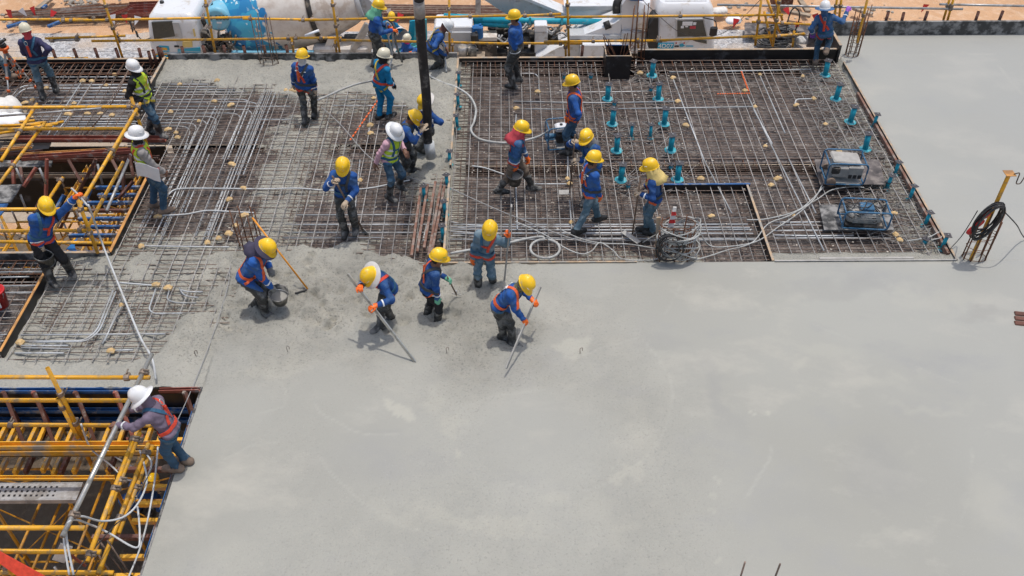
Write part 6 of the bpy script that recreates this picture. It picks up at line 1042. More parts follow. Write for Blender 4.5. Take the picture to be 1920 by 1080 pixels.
def helmet_mesh(style):
    mb = MB(); n = 28; prof = [(1.0, 0), (1.0, .02), (.985, .05), (.93, .085), (.8, .12), (.58, .146), (.3, .158), (.06, .162)]; vs = []
    for r, z in prof:
        for k in range(n):
            a = 2 * math.pi * k / n; x, y = math.cos(a) * .118 * r, math.sin(a) * .142 * r; zz = z + (.012 * (1 - r * .6) if abs(x) < .022 and z > .06 else 0); vs.append((x, y, zz))
    L = len(prof); mb.add(vs, [(i * n + k, i * n + (k + 1) % n, (i + 1) * n + (k + 1) % n, (i + 1) * n + k) for i in range(L - 1) for k in range(n)] + [tuple((L - 1) * n + k for k in range(n))], 0, True)
    vs = []
    for q in (0, 1):
        for k in range(n):
            a = 2 * math.pi * k / n; f = max(0, math.sin(a)); e = (.062 + .012 * f if style == 'full' else .012 + .06 * f ** 3)
            vs.append((math.cos(a) * (.116 + e * q), math.sin(a) * (.14 + e * q), .008 - q * (.022 if style == 'full' else .01 + .012 * f)))
    for k in range(n): x, y, z = vs[n + k]; vs.append((x, y, z - .007))
    for k in range(n): x, y, z = vs[k]; vs.append((x * .96, y * .96, z - .01))
    return mb, MB().add(vs, [(i * n + k, i * n + (k + 1) % n, (i + 1) * n + (k + 1) % n, (i + 1) * n + k) for i in range(3) for k in range(n)], 0, True)
HM = {}
def get_helmet(style, m):
    if (style, m) not in HM: a, b = helmet_mesh(style); HM[style, m] = (a.mesh('helmet', m), b.mesh('brim', m))
    return HM[style, m]
HANDS = {}
def person(key, label, feet, head, face, hands, top='jk_blue', legs='wader', boot='boot', glove='gl_tan', hat='hat_y', brim='cap', scarf=None, harness=None, vest=False, wader=False, deck=-.03, dz=(0, 0), cover=None, hip=None, curl=(.8, .8), hyaw=0, hpitch=12, cuff=True, hem=-.04, lowboot=False, s=None, pack=None, baggy=0.0, mark=None, logo=False, hair=True, toes=(0, 0), sun=None, sink=0.0):
    global rs; rs = random.Random(key)
    F_ = [P(feet[i][0], feet[i][1], deck + dz[i]) for i in (0, 1)]; mid = (F_[0] + F_[1]) / 2 if dz[1] < .2 else F_[0].lerp(F_[1], .25); mid.z = deck
    deck -= sink; mid.z = deck
    for q in F_: q.z -= sink
    th = R(face); f0 = V(math.sin(th), math.cos(th), 0); hd = PY(head[0], head[1], mid.y + head[2]); dxy = (hd - mid).to_2d().length; hz = hd.z - deck
    if s is None: s = min(1.07, max(.85, (hz + .02) / 1.66)) if dxy < .33 else .98
    D = .72 * s; hx = mid + (Vector((mid.x - hd.x, mid.y - hd.y, 0)) * .22) + V(0, 0, 0)
    if hip: hx = hx + r_off(f0, hip)
    dd = min((hd - hx).to_2d().length, D * .97); hz_ = hd.z - math.sqrt(D * D - dd * dd); hx.z = max(deck + .45 * s, min(hz_, deck + .93 * s)); hp = hx
    u = nrm(hd - hp); f = nrm(f0 - u * f0.dot(u)); r = nrm(f.cross(u)); fr = (r, f, u)
    neck = hp + u * .5 * s; hu = nrm(u * .45 + V(0, 0, .8)); hf0 = Matrix.Rotation(-R(hyaw), 3, 'Z') @ f0; hf = nrm(hf0 - hu * hf0.dot(hu)); hr = nrm(hf.cross(hu)); rot = Matrix.Rotation(-R(hpitch), 3, hr); hu = rot @ hu; hf = rot @ hf
    hc = neck + nrm(hd - neck) * .16 * s
    sh = [neck - u * .065 * s + r * (.172 * s * q) for q in (-1, 1)]; hj = [hp + r * (.092 * s * q) - u * .02 for q in (-1, 1)]
    ank = [F_[i] + V(0, 0, .085) for i in (0, 1)]; kn = []
    for i in (0, 1): q, a2 = ik(hj[i], ank[i], .43 * s, .42 * s, f0 * 1.0 + r * (.15 * (-1, 1)[i])); kn.append(q); ank[i] = a2
    hand = [PY(h[0], h[1], mid.y + h[2]) for h in hands]; el = []; 
    for i in (0, 1):
        w = hand[i]; q, w2 = ik(sh[i], w, .29 * s, .27 * s, -f * .5 - V(0, 0, .7) + r * (.55 * (-1, 1)[i])); el.append(q); hand[i] = w2
    pts = [hc + hu * .2, hd] + F_ + kn + el + hand + sh + hj; lo = [min(p[k] for p in pts) - .24 for k in range(3)]; hi = [max(p[k] for p in pts) + .24 for k in range(3)]
    G = Field(lo, hi); G.ph = rs.uniform(0, 6); B = baggy; fd = .0105
    G.ell(hp - u * .0, fr, (.168 * s + B, .118 * s + B, .13 * s), PELV, .05, fd); G.ell(hp + u * .17 * s, fr, (.16 * s + B, .118 * s + B, .17 * s), TORSO, .06, fd); G.ell(hp + u * .35 * s, fr, (.178 * s + B * .5, .124 * s + B * .5, .19 * s), TORSO, .06, fd); G.cone(sh[0], sh[1], .062 * s, .062 * s, TORSO, .07, fd * .5); G.cone(neck - u * .03 * s, neck - u * .1 * s, .07 * s, .1 * s, TORSO, .07); G.cone(neck - u * .06, hc - hu * .03, .062, .055, NECK, .03)
    LB = 1.22 if wader or B else 1.0
    for i in (0, 1):
        G.cone(sh[i], el[i], .066 * s, .054 * s, ARM_L + i, .04, fd); dw = nrm(hand[i] - el[i]); G.cone(el[i], hand[i] - dw * .02, .055 * s, .045 * s, ARM_L + i, .03, fd); G.cone(hand[i] - dw * .03, hand[i] + dw * .01, .03, .031, HND_L + i, .015)
        m_ = nrm(hp - hand[i]); nn = V(0, 0, -1) if abs(dw.z) < .75 else nrm(m_ - dw * m_.dot(dw)); nn = nrm(nn - dw * nn.dot(dw)); ll = nrm(dw.cross(nn)); G.ell(hand[i] + dw * .055, (ll, nn, dw), (.046, .027, .06), HND_L + i, .02)
        G.cone(hj[i], kn[i], .094 * s * LB, .073 * s * LB, TH_L + i, .05, fd * 1.2); mk = kn[i].lerp(ank[i], .34); G.cone(kn[i], mk, .072 * s * LB, .066 * s * LB, SU_L + i, .03, fd * 1.1); G.cone(mk, ank[i] + V(0, 0, .01), .071 * s * (LB if wader else 1) if not lowboot else .062 * s, .056 * s if not lowboot else .052, SL_L + i, .02, fd * .6)
        ft = Matrix.Rotation(-R(toes[i]), 3, 'Z') @ f0; ft = nrm(V(ft.x, ft.y, 0)); base = ank[i] - V(0, 0, .04); G.cone(base - ft * .055, base + ft * .06, .05, .052, FT_L + i, .02); G.cone(base + ft * .04 - V(0, 0, .002), base + ft * .155 - V(0, 0, .012), .05, .038, FT_L + i, .02); G.cone(ank[i], base + ft * .03, .056, .05, FT_L + i, .02)
    # head with face
    hfr = (hr, hf, hu); G.ell(hc + hu * .03, hfr, (.077, .096, .105), HEAD, .02); G.ell(hc + hf * .02 - hu * .055, hfr, (.056, .066, .065), HEAD, .03); G.cone(hc + hf * .093 + hu * .012, hc + hf * .113 - hu * .025, .009, .015, HEAD, .012); G.ell(hc + hf * .084 - hu * .062, hfr, (.026, .014, .01), HEAD, .01)
    for q in (-1, 1): G.ell(hc + hr * .077 * q - hf * .005, hfr, (.012, .02, .03), HEAD, .008)
    v, fq = surface_nets(G.D, G.o, CELL)
    c4 = v[fq].mean(1); gi = np.clip(np.round((c4 - G.o) / CELL).astype(int), 0, np.array(G.n) - 1); reg = G.I[gi[:, 0], gi[:, 1], gi[:, 2]]; 
    fn = np.cross(v[fq[:, 2]] - v[fq[:, 0]], v[fq[:, 3]] - v[fq[:, 1]]); fn /= np.linalg.norm(fn, axis=1)[:, None] + 1e-9; vn = np.zeros_like(v); np.add.at(vn, fq.ravel(), np.repeat(fn, 4, 0)); vn /= np.linalg.norm(vn, axis=1)[:, None] + 1e-9
    hgt = (c4 - np.array(hp)) @ np.array(u); root = thing('person', label, 'person', loc=(mid.x, mid.y, deck), group=None); org = np.array([mid.x, mid.y, deck])
    # fingers join the body mesh
    fbs = []
    for i in (0, 1):
        fb = MB(); fbs.append(fb)
        dw = nrm(hand[i] - el[i]); m_ = nrm(hp - hand[i]); nn = V(0, 0, -1) if abs(dw.z) < .75 else nrm(m_ - dw * m_.dot(dw)); nn = nrm(nn - dw * nn.dot(dw)); ll = nrm(dw.cross(nn)); cu = curl[i]
        for k, (o, L) in enumerate(((-.033, .062), (-.011, .08), (.011, .085), (.033, .075))):
            p = hand[i] + dw * .085 + ll * o; ps = [p - dw * .03, p]; a = cu * .5
            for sg in (.45, .33, .27): ps.append(ps[-1] + (dw * math.cos(a) + nn * math.sin(a)) * L * sg * 1.15); a += cu
            fb.tube(ps, [.012, .0125, .0115, .0105, .008], 6)
        tside = ll * (1 if i == 0 else -1) if abs(dw.z) < .75 else nrm(f0 - dw * f0.dot(dw)); p = hand[i] + dw * .035 + tside * .03; fb.tube([p - tside * .015, p + (tside * .6 + dw * .5 + nn * .35) * .045, p + (tside * .35 + dw * 1.0 + nn * .8) * .06, p + (tside * .1 + dw * 1.15 + nn * 1.0) * .075], [.014, .0135, .012, .009], 6)
    eyes = MB()
    for q in (-1, 1): eyes.lathe([(.001, -.008), (.009, -.004), (.011, 0), (.009, .004), (.001, .008)], hc + hf * .089 + hr * .032 * q + hu * .018, 8)
    bm = np_mesh('body', v - org, fq, ['skin']); nb = obj('body', bm, root, loc=(0, 0, 0))
    def shell(name, mask, m, off, mats=None, mi=None, smooth=True):
        if not mask.any(): return None
        q = fq[mask]; uq, inv = np.unique(q, return_inverse=True); me = np_mesh(name, (v + vn * off)[uq] - org, inv.reshape(-1, 4), mats or [m], smooth)
        if mi is not None: me.polygons.foreach_set('material_index', mi[mask].astype(np.int32))
        return obj(name, me, root, loc=(0, 0, 0))
    is_ = lambda *a: np.isin(reg, a)
    leg_top = hem if not wader else .12 * s
    tors = is_(TORSO, PELV) & (hgt > leg_top); shell('jacket', tors | is_(ARM_L, ARM_R) | (is_(TH_L, TH_R) & (hgt > leg_top)) | (is_(NECK) & (((c4 - np.array(neck)) @ np.array(u)) < .02)), top, .008)
    low = is_(PELV, TORSO) & (hgt <= leg_top) | is_(TH_L, TH_R) & (hgt <= leg_top) | is_(SU_L, SU_R) | (is_(SL_L, SL_R) if lowboot else False); shell('trousers', low, legs, .006)
    for i in (0, 1): shell('boot', is_(FT_L + i) | (is_(SL_L + i) if not lowboot else False), boot, .01)
    gm = glove if isinstance(glove, tuple) else (glove, glove)
    for i in (0, 1):
        o = shell('glove', is_(HND_L + i), gm[i], .004) if gm[i] else None
    for i in (0, 1): fbs[i].build('fingers', gm[i] or 'skin', root)
    eyes.build('eyes', 'hair', root)
    hl = (c4 - np.array(hc)); hz2 = hl @ np.array(hu); hy2 = hl @ np.array(hf)
    if scarf: shell('face_cloth', is_(HEAD, NECK) & ~((hy2 > .045) & (hz2 > -.012)), scarf, .008)
    elif hair: shell('hair', is_(HEAD) & ((hz2 > .05) | ((hy2 < -.02) & (hz2 > -.05))), 'hair', .006)
    if cover:                               # cloth hanging from the helmet over the neck
        mb = MB(); n = 20; vs = []; ringz = [(.125, .045), (.118, -.06), (.15, -.15), (.2, -.23)]
        for rr, z in ringz:
            for k in range(n + 1): a = R(125) + R(290) * k / n; e = 1 + .08 * math.sin(k * 2.3 + rr * 40); vs.append(hc + hr * (math.cos(a) * rr * .9 * e) + hf * (math.sin(a) * rr * e - (.01 if z > -.1 else .03)) + hu * z)
        mb.add(vs, [(i * (n + 1) + k, i * (n + 1) + k + 1, (i + 1) * (n + 1) + k + 1, (i + 1) * (n + 1) + k) for i in range(3) for k in range(n)], 0, True); o = mb.build('neck_cover', cover, root); md = o.modifiers.new('thickness', 'SOLIDIFY'); md.thickness = .006
    if sun:                                 # wide cloth sun brim under the shell
        mb = MB().lathe([(.1, .0), (.2, -.025), (.205, -.03), (.1, -.012)], (0, 0, 0), 24); o = mb.build('sun_brim', sun, root, loc=hc + hu * .05 - root.location); o.rotation_euler = Matrix((hr, hf, hu)).transposed().to_euler()
    h1, h2 = get_helmet(brim, hat); rm = Matrix((hr, hf, hu)).transposed()
    o = obj('helmet', h1, root, loc=hc + hu * .045 - root.location); o.rotation_euler = rm.to_euler(); o.scale = (.95, .95, .95); obj('brim', h2, o, loc=(0, 0, 0))
    if mark is None: mark = (rs.choice(('white_ref', 'ink', 'white_ref')), rs.choice((-1, 0, 1)))
    if mark: k = MB().box((0, 0, 0), (.05, .006, .025)).build('helmet_sticker', mark[0], o, loc=(.095 * mark[1], .06 if mark[1] else .13, .07)); k.rotation_euler = (-.5, 0, -1.2 * mark[1])
    C = hp + u * .3 * s; Wst = hp + u * .07 * s
    def strap(name, dirs, m, w=.045, c=C, closed=False, off=.018):
        d3 = smooth_path([Vector(x) for x in dirs], 4); ps, ns = [], []
        for x in d3: dr_ = nrm(r * x.x + f * x.y + u * x.z); ps.append(G.hit(c, dr_, off)); ns.append(dr_)
        ps = [ps[0]] + [(ps[i - 1] + ps[i] * 2 + ps[i + 1]) / 4 for i in range(1, len(ps) - 1)] + [ps[-1]]; MB().ribbon(ps, ns, w, 0, .008).build(name, m, root)
    if harness:
        ma, mb_ = harness
        for q in (-1, 1): strap('harness_strap', [(.45 * q, .8, -.95), (.45 * q, 1, -.3), (.5 * q, .8, .5), (.48 * q, .15, 1), (.36 * q, -.7, .65), (.05 * q, -1, .1), (-.3 * q, -.9, -.5), (-.45 * q, -.75, -.95)], ma if q < 0 else mb_)
        strap('waist_belt', [(math.sin(a), math.cos(a), 0) for a in np.linspace(0, 6.283, 13)], mb_, .05, Wst); strap('chest_strap', [(-.5, .9, .1), (0, 1, .05), (.5, .9, .1)], ma, .04)
        for i in (0, 1):
            a = hj[i].lerp(kn[i], .2); ax_ = nrm(kn[i] - hj[i]); e1 = nrm(r - ax_ * r.dot(ax_)); e2 = ax_.cross(e1); ps, ns = [], []
            for q in np.linspace(0, 6.283, 18): dr_ = e1 * math.cos(q) + e2 * math.sin(q) * 1.0; p = G.hit(a, dr_, .014, .05, .2) + u * .05 * abs(math.cos(q)); ps.append(p); ns.append(dr_)
            MB().ribbon(ps, ns, .04, 0, .008).build('leg_loop', ma, root)
    if pack:
        p0 = G.hit(C, r * pack[1] - f * 1.0 + u * .2, .03); MB().beam(p0 + u * .08, p0 - V(0, 0, .16), .05, .035, bev=.012).build('lanyard_pack', pack[0], root); MB().tube([p0 + u * .14 + r * .03 * math.cos(a) - f * .01 + u * .045 * math.sin(a) for a in np.linspace(0, 6.28, 14)[:-1]], .006, 5, 0, closed=True).build('ring', 'zinc', root)
    if vest:
        st = np.abs((hgt / s - .16)) < .028; st |= np.abs(hgt / s - .3) < .028; lat = np.abs((c4 - np.array(hp)) @ np.array(r)); shell('safety_vest', is_(TORSO, PELV) & (hgt > -.02) & (lat < .168 * s) & (hgt < .5 * s), None, .017, ['hivis', 'white_ref'], st.astype(int))
    if cuff:
        for i in (0, 1):
            a = el[i].lerp(hand[i], .62); ax_ = nrm(hand[i] - el[i]); e1 = nrm(ax_.cross(V(.3, .5, .8))); e2 = ax_.cross(e1); ps = []; ns = []
            for q in np.linspace(0, 6.283, 14): dr_ = e1 * math.cos(q) + e2 * math.sin(q); ps.append(G.hit(a, dr_, .012, .02, .12)); ns.append(dr_)
            MB().ribbon(ps, ns, .022, 0, .006).build('cuff_stripe', 'white_ref', root)
    if logo:
        p0 = G.hit(C + u * .03, -f, .013, .03); MB().tube([p0 + r * .05 * math.cos(a) + u * .05 * math.sin(a) for a in np.linspace(0, 6.28, 16)[:-1]], .006, 5, 0, closed=True).build('back_emblem', 'white_ref', root); MB().beam(p0 - r * .03 - u * .01, p0 + r * .03 + u * .01, .008, .03).build('back_emblem', 'white_ref', root)
        for q in (-1, 1): pq = G.hit(C + u * .1, -f * 1 + r * q * .55, .012, .03); MB().beam(pq - r * .04, pq + r * .04, .012, .018, up=-f).build('shoulder_stripe', 'white_ref', root)
    HANDS[key] = [hand[i] + nrm(hand[i] - el[i]) * .07 for i in (0, 1)]; print('person', key, 's=%.2f hip=%.2f head=%.2f lean=%.2f' % (s, hp.z - deck, hd.z - deck, dxy)); return root
def r_off(f0, q): r0 = V(f0.y, -f0.x, 0); return r0 * q[0] + f0 * q[1]
RW, OW = ('red_web', 'blue_web'), ('orange_web', 'orange_web')
person(1, 'surveyor in navy jacket and faded jeans, hand on hip, beside the tripod', [(82, 186), (106, 172)], (48, 56, 0), 345, [(57, 104, .2), (84, 103, .0)], 'jk_navy', 'denim', hat='hat_c', scarf='cl_red', harness=('blue_web', 'blue_web'), pack=('red_web', -.3), cuff=False, glove=(None, None), hyaw=-25)
person(2, 'worker in jeans standing behind the tripod, mostly out of view', [(-12, 158), (20, 148)], (-42, 40, 0), 60, [(-60, 100, .2), (-30, 100, -.1)], 'jk_navy', 'denim', boot='boot_tan', harness=None, cuff=False, glove=(None, None), lowboot=True)
person(3, 'worker in lime vest and black sleeves leaning on the yellow rail', [(283, 250), (302, 257)], (248, 124, -.05), 115, [(284, 180, .05), (266, 188, -.15)], 'black_cl', 'denim_dk', hat='hat_w', brim='cap', scarf='black_cl', vest=True, glove='gl_gr', cuff=False, harness=('yellow_web', 'dark_web'), lowboot=False)
person(4, 'plan holder in grey hoodie and lime vest with tan boots', [(290, 388), (309, 399)], (254, 250, -.05), 62, [(284, 320, -.15), (306, 322, -.02)], 'jk_grey', 'denim_dk', boot='boot_tan', lowboot=True, hat='hat_w', brim='full', scarf='black_cl', vest=True, glove=(None, None), cuff=False, harness=('red_web', 'red_web'))
person(5, 'worker in blue with black scarf raising a white conduit in orange glove', [(134, 513), (99, 532)], (90, 378, .02), 140, [(145, 366, .15), (79, 474, -.1)], 'jk_blue', 'black_cl', glove=('gl_or', 'gl_tan'), scarf='black_cl', cover='black_cl', harness=RW, mark=('green_mk', -1))
person(6, 'worker in lavender sweatshirt and white brim helmet gripping the grey pole', [(332, 882), (350, 868)], (262, 738, .05), 275, [(222, 797, -.1), (243, 770, .25)], 'jk_lav', 'denim_dk', boot='boot_tan', lowboot=True, hat='hat_w', brim='full', scarf='jk_lav', harness=('blue_web', 'red_web'), pack=('red_web', .2), glove=(None, None), deck=.0, cuff=True, hpitch=30)
person(7, 'worker in blue with red harness seen from behind on the poured edge', [(572, 229), (590, 216)], (566, 105, 0), 12, [(550, 165, .22), (595, 182, .05)], 'jk_blue', 'wader', glove='gl_tan', scarf='cl_white', harness=('red_web', 'dark_web'), pack=('orange_web', -.4), logo=True, hyaw=10, sink=0.05)
person(8, 'worker in turquoise coveralls with yellow webbing harness', [(712, 222), (730, 221)], (719, 103, 0), 45, [(732, 148, .25), (736, 158, .05)], 'jk_cyan', 'jk_cyan', boot='shoe', lowboot=True, hat='hat_c', scarf='black_cl', harness=('yellow_web', 'red_web'), glove='black_cl', hem=-.1, hyaw=15, sink=0)
person(9, 'worker with mint head scarf and chest waders holding a vibrator hose', [(700, 126), (722, 124)], (709, 10, .0), 85, [(729, 50, .12), (735, 57, -.08)], 'jk_blue', 'wader', glove='gl_or', scarf='cl_green', cover='cl_green', wader=True, baggy=.03, cuff=False, sink=0.08)
person(10, 'worker in bright blue on the ground behind the mixer chute', [(726, 118), (742, 118)], (735, 29, .0), 175, [(745, 60, -.1), (725, 60, -.1)], 'jk_cyan', 'denim', deck=GZ + 1.0, cuff=False)
person(11, 'worker with pink scarf and cream helmet shovelling beside the turquoise hopper', [(758, 150), (774, 148)], (764, 71, -.1), 230, [(771, 98, -.25), (752, 100, -.2)], 'jk_blue', 'denim', hat='hat_c', scarf='cl_pink', glove='gl_or', deck=GZ + .8, cuff=False)
person(12, 'bending worker in white helmet guiding a grey hose into wet concrete', [(826, 129), (806, 131)], (837, 47, .0), 88, [(834, 88, .15), (817, 87, -.1)], 'jk_blue', 'wader', hat='hat_w', scarf='cl_brown', harness=('yellow_web', 'dark_web'), glove=(None, None), cuff=False, hpitch=40, curl=(.3, .9), sink=0.12)
person(13, 'stooping worker in blue pressing the black pump hose with tan gloves', [(772, 318), (753, 333)], (774, 217, -.02), 100, [(789, 236, .05), (790, 246, -.12)], 'jk_blue', 'wader', glove='gl_tan', wader=True, baggy=.02, harness=('dark_web', 'dark_web'), hpitch=45, curl=(.2, .2), sink=0.06)
person(14, 'worker hugging the pump hose from behind in white lined helmet', [(797, 282), (812, 286)], (799, 187, .05), 240, [(805, 226, -.1), (790, 215, .05)], 'jk_blue', 'wader', glove='gl_or', wader=True, baggy=.02, sun='cl_white', hpitch=40, sink=0.12)
person(15, 'supervisor in pink shirt and lime vest pointing at the concrete', [(750, 352), (731, 374)], (740, 243, .0), 130, [(758, 281, .12), (701, 312, -.1)], 'jk_pink', 'denim_dk', hat='hat_w', brim='full', vest=True, harness=('blue_web', 'blue_web'), glove=(None, None), cuff=False, curl=(.25, .5), hpitch=35, mark=('green_mk', 0))
person(16, 'worker in blue shovelling on the bare mat with both gloves on the shaft', [(668, 432), (648, 439)], (643, 306, -.05), 182, [(650, 378, -.28), (624, 341, -.25)], 'jk_blue', 'wader', glove='gl_tan', harness=('dark_web', 'blue_web'), hpitch=38, mark=('green_mk', 1))
person(17, 'worker in loose chest waders standing before the pump wheel', [(962, 166), (972, 153)], (965, 30, 0), 290, [(967, 103, -.1), (956, 100, .12)], 'jk_blue', 'wader', wader=True, baggy=.03, glove='gl_tan', hyaw=-15, hpitch=5, curl=(.5, .5), boot='boot')
person(18, 'worker with orange shoulder straps resting a hand by the vibrator engine', [(1066, 290), (1082, 283)], (1074, 153, 0), 280, [(1072, 220, -.15), (1064, 220, .1)], 'jk_blue', 'denim_dk', glove='gl_or', harness=('orange_web', 'orange_web'), cuff=False)
person(19, 'worker with red head scarf striding with a slurry bucket', [(998, 359), (935, 364)], (977, 240, .0), 92, [(988, 296, .15), (964, 322, -.12)], 'jk_mid', 'khaki', glove='gl_or', scarf='cl_red', cover='cl_red', harness=('red_web', 'blue_web'))
person(20, 'worker with grey neck cloth half hidden behind the walking worker', [(1098, 380), (1112, 372)], (1099, 256, .0), 215, [(1086, 300, -.1), (1075, 265, -.1)], 'jk_blue', 'denim_dk', glove='gl_tan', scarf='cl_grey', cover='cl_grey', harness=('blue_web', 'blue_web'))
person(21, 'worker in jeans walking over the conduits with orange harness', [(1120, 414), (1081, 438)], (1112, 297, .02), 68, [(1102, 350, .2), (1127, 380, -.02)], 'jk_blue', 'denim', boot='shoe', lowboot=True, glove='gl_or', harness=('orange_web', 'dark_web'), pack=('orange_web', -.3), logo=True, cuff=False, curl=(.5, .5))
person(22, 'worker with pale yellow neck cloth holding a trowel pole', [(1225, 441), (1212, 434)], (1220, 311, .0), 282, [(1203, 364, -.1), (1204, 352, .08)], 'jk_blue', 'denim', boot='shoe', lowboot=True, glove='gl_tan', scarf='cl_yel', cover='cl_yel', harness=('orange_web', 'dark_web'), logo=True)
person(23, 'worker climbing the tall black board with purple gloved arm outstretched', [(1528, 119), (1548, 100)], (1546, 14, .0), 15, [(1524, 62, .1), (1588, 22, .0)], 'jk_mid', 'denim_dk', boot='boot_tan', lowboot=True, hat='hat_w', sun='jk_mid', scarf='jk_mid', harness=('red_web', 'blue_web'), glove=('gl_purple', 'gl_purple'), dz=(0, .36), pack=('red_web', 0))
person(24, 'stooping worker in purple neck cloth with bucket and orange rake', [(478, 576), (497, 589)], (500, 461, .0), 105, [(505, 503, .1), (512, 543, -.12)], 'jk_blue', 'wader', glove='gl_gr', scarf='cl_navy', cover='cl_navy', sun='cl_navy', harness=('orange_web', 'orange_web'), pack=('orange_web', -.6), deck=-.05, hpitch=35, sink=0.05)
person(25, 'stooping worker in white sun hat pulling an aluminium straightedge', [(734, 600), (713, 621)], (693, 513, -.22), 232, [(707, 572, -.42), (676, 537, -.3)], 'jk_blue', 'wader', glove='gl_or', sun='cl_white', harness=('red_web', 'blue_web'), deck=-.05, hpitch=45, hip=(0, -.1), sink=0.04)
person(26, 'worker with striped track trousers standing in wet concrete', [(799, 592), (820, 604)], (822, 481, .02), 75, [(834, 520, .2), (821, 560, -.12)], 'jk_blue', 'black_cl', glove='cl_green', harness=('orange_web', 'dark_web'), pack=('orange_web', -.7), deck=-.05, mark=('green_mk', 1), sink=0.1)
person(27, 'worker in pale denim shirt and lime scarf with orange gloves', [(926, 531), (897, 541)], (920, 425, -.12), 188, [(953, 443, -.05), (884, 490, -.02)], 'jk_denim', 'denim', glove='gl_or', scarf='cl_lime', harness=('red_web', 'blue_web'), deck=-.05, hpitch=30, cuff=False, sink=0.1)
person(28, 'stooping worker with camouflage scarf and orange waist belt on a screed bar', [(962, 646), (944, 634)], (986, 528, -.02), 118, [(996, 560, .12), (981, 598, -.18)], 'jk_blue', 'wader', glove='gl_or', scarf='cl_camo', harness=('blue_web', 'orange_web'), deck=-.05, hpitch=40, logo=True, cuff=False, hip=(0, -.08), sink=0.04)
person(29, 'worker in blue stooping under the yellow cross joists', [(262, 975), (282, 980)], (285, 905, .0), 10, [(255, 930, .2), (295, 930, .2)], 'jk_blue', 'denim_dk', deck=-2.75, logo=True, cuff=False, hpitch=30)
# ================================================================ tools in use
def H(k, i): return HANDS[k][i]
def pole_tool(name, label, cat, a, b, r, m, head=None):
    t = thing(name, label, cat, loc=b); MB().tube([a, b], r, 8).build('shaft', m, t)
    if head: head(t, a, b)
    return t
def through(h, tip, back):                # shaft from tip through the hand
    d = nrm(h - tip); return h + d * back
def shovel_head(t, a, b):
    d = nrm(b - a); s = nrm(d.cross(V(0, 0, 1))); n = s.cross(d); p = [b - d * .02 - s * .03, b - d * .02 + s * .03, b + d * .05 + s * .085, b + d * .24 + s * .08, b + d * .24 - s * .08, b + d * .05 - s * .085]; MB().prism([q + n * .01 for q in p], n * .008).build('blade', 'steel_cem', t)
def flat_head(w, l, m='steel_cem'):
    def fn(t, a, b): d = b - a; d.z = 0; d = nrm(d); s = V(-d.y, d.x, 0); MB().beam(b - s * w / 2 + V(0, 0, .02), b + s * w / 2 + V(0, 0, .02), l, .02, bev=.004).build('blade', m, t); MB().tube([b + V(0, 0, .1), b + V(0, 0, .02)], .012, 6).build('neck', 'zinc', t)
    return fn
tip = P(680, 430, .0); pole_tool('shovel', 'long wooden shovel held by the worker on the bare mat', 'shovel', through(H(16, 0).lerp(H(16, 1), .97), tip, .12), tip, .017, 'tool_wood', shovel_head)
tip = P(577, 542, .05)
def rake_head(t, a, b):
    c = P(573, 545, .03); MB().tube(smooth_path([c + V(-.16, -.06, 0), c + V(-.05, -.01, 0), c + V(.06, .03, 0), c + V(.15, .1, 0)], 4), .014, 6).build('blade', 'blackp', t); MB().tube([b, c + V(.0, .02, 0)], .008, 6).build('fork', 'zinc', t); MB().tube([b, c + V(.08, .05, .02)], .008, 6).build('fork', 'zinc', t)
pole_tool('rake', 'rake with bright orange shaft resting in wet concrete', 'rake', PY(473, 408, tip.y + .5), tip, .015, 'tool_or', rake_head)
a, b = through(H(25, 1), H(25, 0), .25), P(770, 668, .08); d = nrm(H(25, 0) - H(25, 1)); n_ = nrm(b - H(25, 0)); b = H(25, 0) + n_ * 1.05; a = H(25, 0) - n_ * ((H(25, 1) - H(25, 0)).length + .25)
t = thing('straightedge', 'long aluminium straightedge dragged by the white sun hat worker', 'straightedge', loc=(a + b) / 2); MB().beam(a, b, .022, .06, bev=.004).build('bar', 'alu', t)
h0, h1 = H(28, 0), H(28, 1); a, b = through(h0, h1, .25), P(958, 665, .06); b = h1 + nrm(h1 - h0) * .75; t = thing('straightedge', 'grey screed bar pushed by the camouflage scarf worker', 'straightedge', loc=(a + b) / 2); MB().beam(a, b, .022, .065, bev=.004).build('bar', 'steel_cem', t)
h = H(27, 0); b = P(946, 525, .0); a = through(h, b, .62); t = thing('straightedge', 'tall grey screed bar held upright by the denim shirt worker', 'straightedge', loc=b); MB().beam(a, b, .025, .07, bev=.004).build('bar', 'steel_cem', t)
tip = P(856, 553, .02); pole_tool('hand_rake', 'thin rusty hoe beside the striped track trousers worker', 'hoe', through(H(26, 0), tip, .1), tip, .012, 'tool_wood', flat_head(.16, .02))
tip = P(1186, 438, .0); pole_tool('trowel_pole', 'long handled trowel held by the yellow neck cloth worker', 'trowel', through(H(22, 0), tip, .35), tip, .014, 'tool_wood', lambda t, a, b: MB().beam(P(1168, 434, .01), P(1198, 455, .01), .1, .015, bev=.004).build('blade', 'steel_cem', t))
tip = P(1068, 362, -.02); pole_tool('shovel', 'upright dark shovel held by the grey neck cloth worker', 'shovel', through(H(20, 1), tip, .15), tip, .014, 'tool_wood', lambda t, a, b: MB().beam(b + V(-.2, 0, .02), b + V(0, 0, .02), .14, .01, bev=.003).build('blade', 'steel_cem', t))
tip = PY(738, 103, 27.2); pole_tool('shovel', 'short spade held by the pink scarf worker at the hopper', 'shovel', through(H(11, 0), H(11, 1), .2), H(11, 1) + nrm(H(11, 1) - H(11, 0)) * .4, .018, 'tool_wood')
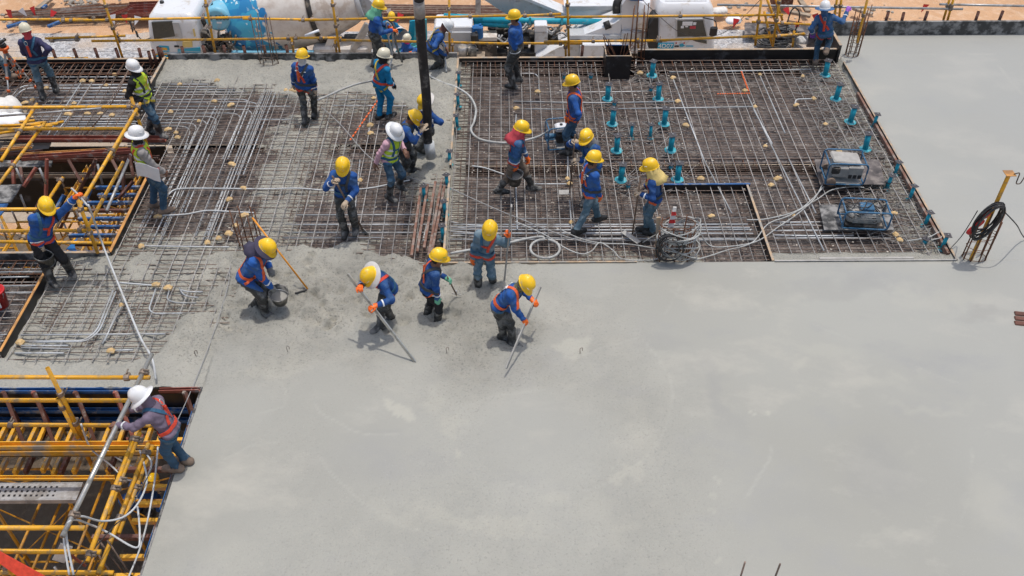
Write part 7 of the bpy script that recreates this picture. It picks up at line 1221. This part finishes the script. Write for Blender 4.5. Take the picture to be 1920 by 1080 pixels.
def bucket(label, h, tilt=(0, 0), r=.15, ht=.26, fill=.6):
    t = thing('bucket', label, 'bucket', loc=h + V(0, 0, -.32)); rot = (Matrix.Rotation(tilt[0], 3, 'X') @ Matrix.Rotation(tilt[1], 3, 'Y')); c = h + rot @ V(0, 0, -.3 - .09)
    MB().lathe([(r * .72, 0), (r, ht), (r * 1.06, ht), (r * 1.06, ht + .015), (r * .95, ht + .015), (r * .68, .02)], c, 22, 0, rot).build('pail', 'bucket', t); MB().lathe([(.001, ht * fill), (r * .86, ht * fill)], c, 18, 0, rot, caps=False).build('slurry', 'bucket_in', t); MB().tube([c + rot @ V(r * math.cos(a), 0, ht + .13 * math.sin(a)) for a in np.linspace(0, 3.14, 10)], .006, 6).build('handle', 'zinc', t)
bucket('slurry bucket carried by the red scarf worker', H(19, 1), (.25, 0)); bucket('slurry bucket tilted in the glove of the rake worker', H(24, 1) + V(.06, 0, 0), (.35, .1)); bucket('dark empty bucket in the glove of the conduit holder', H(5, 1), (.2, .15), fill=.15)
# white conduit raised by the worker
h = H(5, 0); hose('bendy white conduit held up and trailing across the wet corner', [h + V(-.06, .03, .12), h + V(.02, 0, .02), h + V(.16, -.1, -.12), PY(168, 390, h.y - .25), P(190, 452, .45), P(225, 540, .25), P(262, 630, .2), P(285, 672, .25), P(292, 712, .05)], .016, 'pvc_white', 'conduit', 'conduit', 8)
# paper plan
h = H(4, 0); t = None; c = PY(277, 322, h.y - .06); mb = MB(); vs = []
for i in range(5):
    for j in range(5): u_, w_ = i / 4 - .5, j / 4 - .5; vs.append(c + V(.42 * u_ + .08 * w_, -.05 * math.sin(3 * u_) - .1 * w_, .34 * w_ - .06 * u_ + .015 * math.sin(6 * u_ + 2)))
mb.add(vs, [(i * 5 + j, i * 5 + j + 1, i * 5 + j + 6, i * 5 + j + 5) for i in range(4) for j in range(4)]); o = mb.build('paper_plan', 'paper', label='folded white paper plan in the hands of the grey hoodie worker', cat='paper'); o.modifiers.new('thickness', 'SOLIDIFY').thickness = .004
h = H(3, 0); MB().lathe([(.02, -.17), (.028, -.17), (.028, .17), (.02, .17)], PY(585, 62, 18.6), 12, 0, Matrix.Rotation(1.2, 3, 'Y')).build('paper_roll', 'paper', label='rolled paper tucked in the starter bars', cat='paper') 
# vibrator hoses in hand
h = H(9, 0); hose('grey vibrator hose looped through orange gloves into the poured strip', [P(722, 118, .0), PY(733, 105, h.y), PY(737, 80, h.y), h, h + V(-.06, 0, .12), PY(724, 45, h.y - .02), PY(728, 70, h.y - .05), PY(735, 108, h.y - .1), P(725, 136, .0)], .02, 'hose')
h = H(9, 1); hose('dark vibrator poker held down beside the mint scarf worker', [h + V(-.05, .05, .15), h, PY(742, 80, h.y + .05), P(754, 116, .02)], .025, 'hose_dk')
h = H(12, 1); hose('grey vibrator hose arching through the hands of the bending worker', [P(797, 128, .05), PY(799, 105, h.y), h, h + V(.15, .02, .05), PY(834, 105, h.y + .1), P(837, 135, .02)], .022, 'hose')
for k, (x, y, lb) in enumerate(((592, 575, 'x'),)): pass
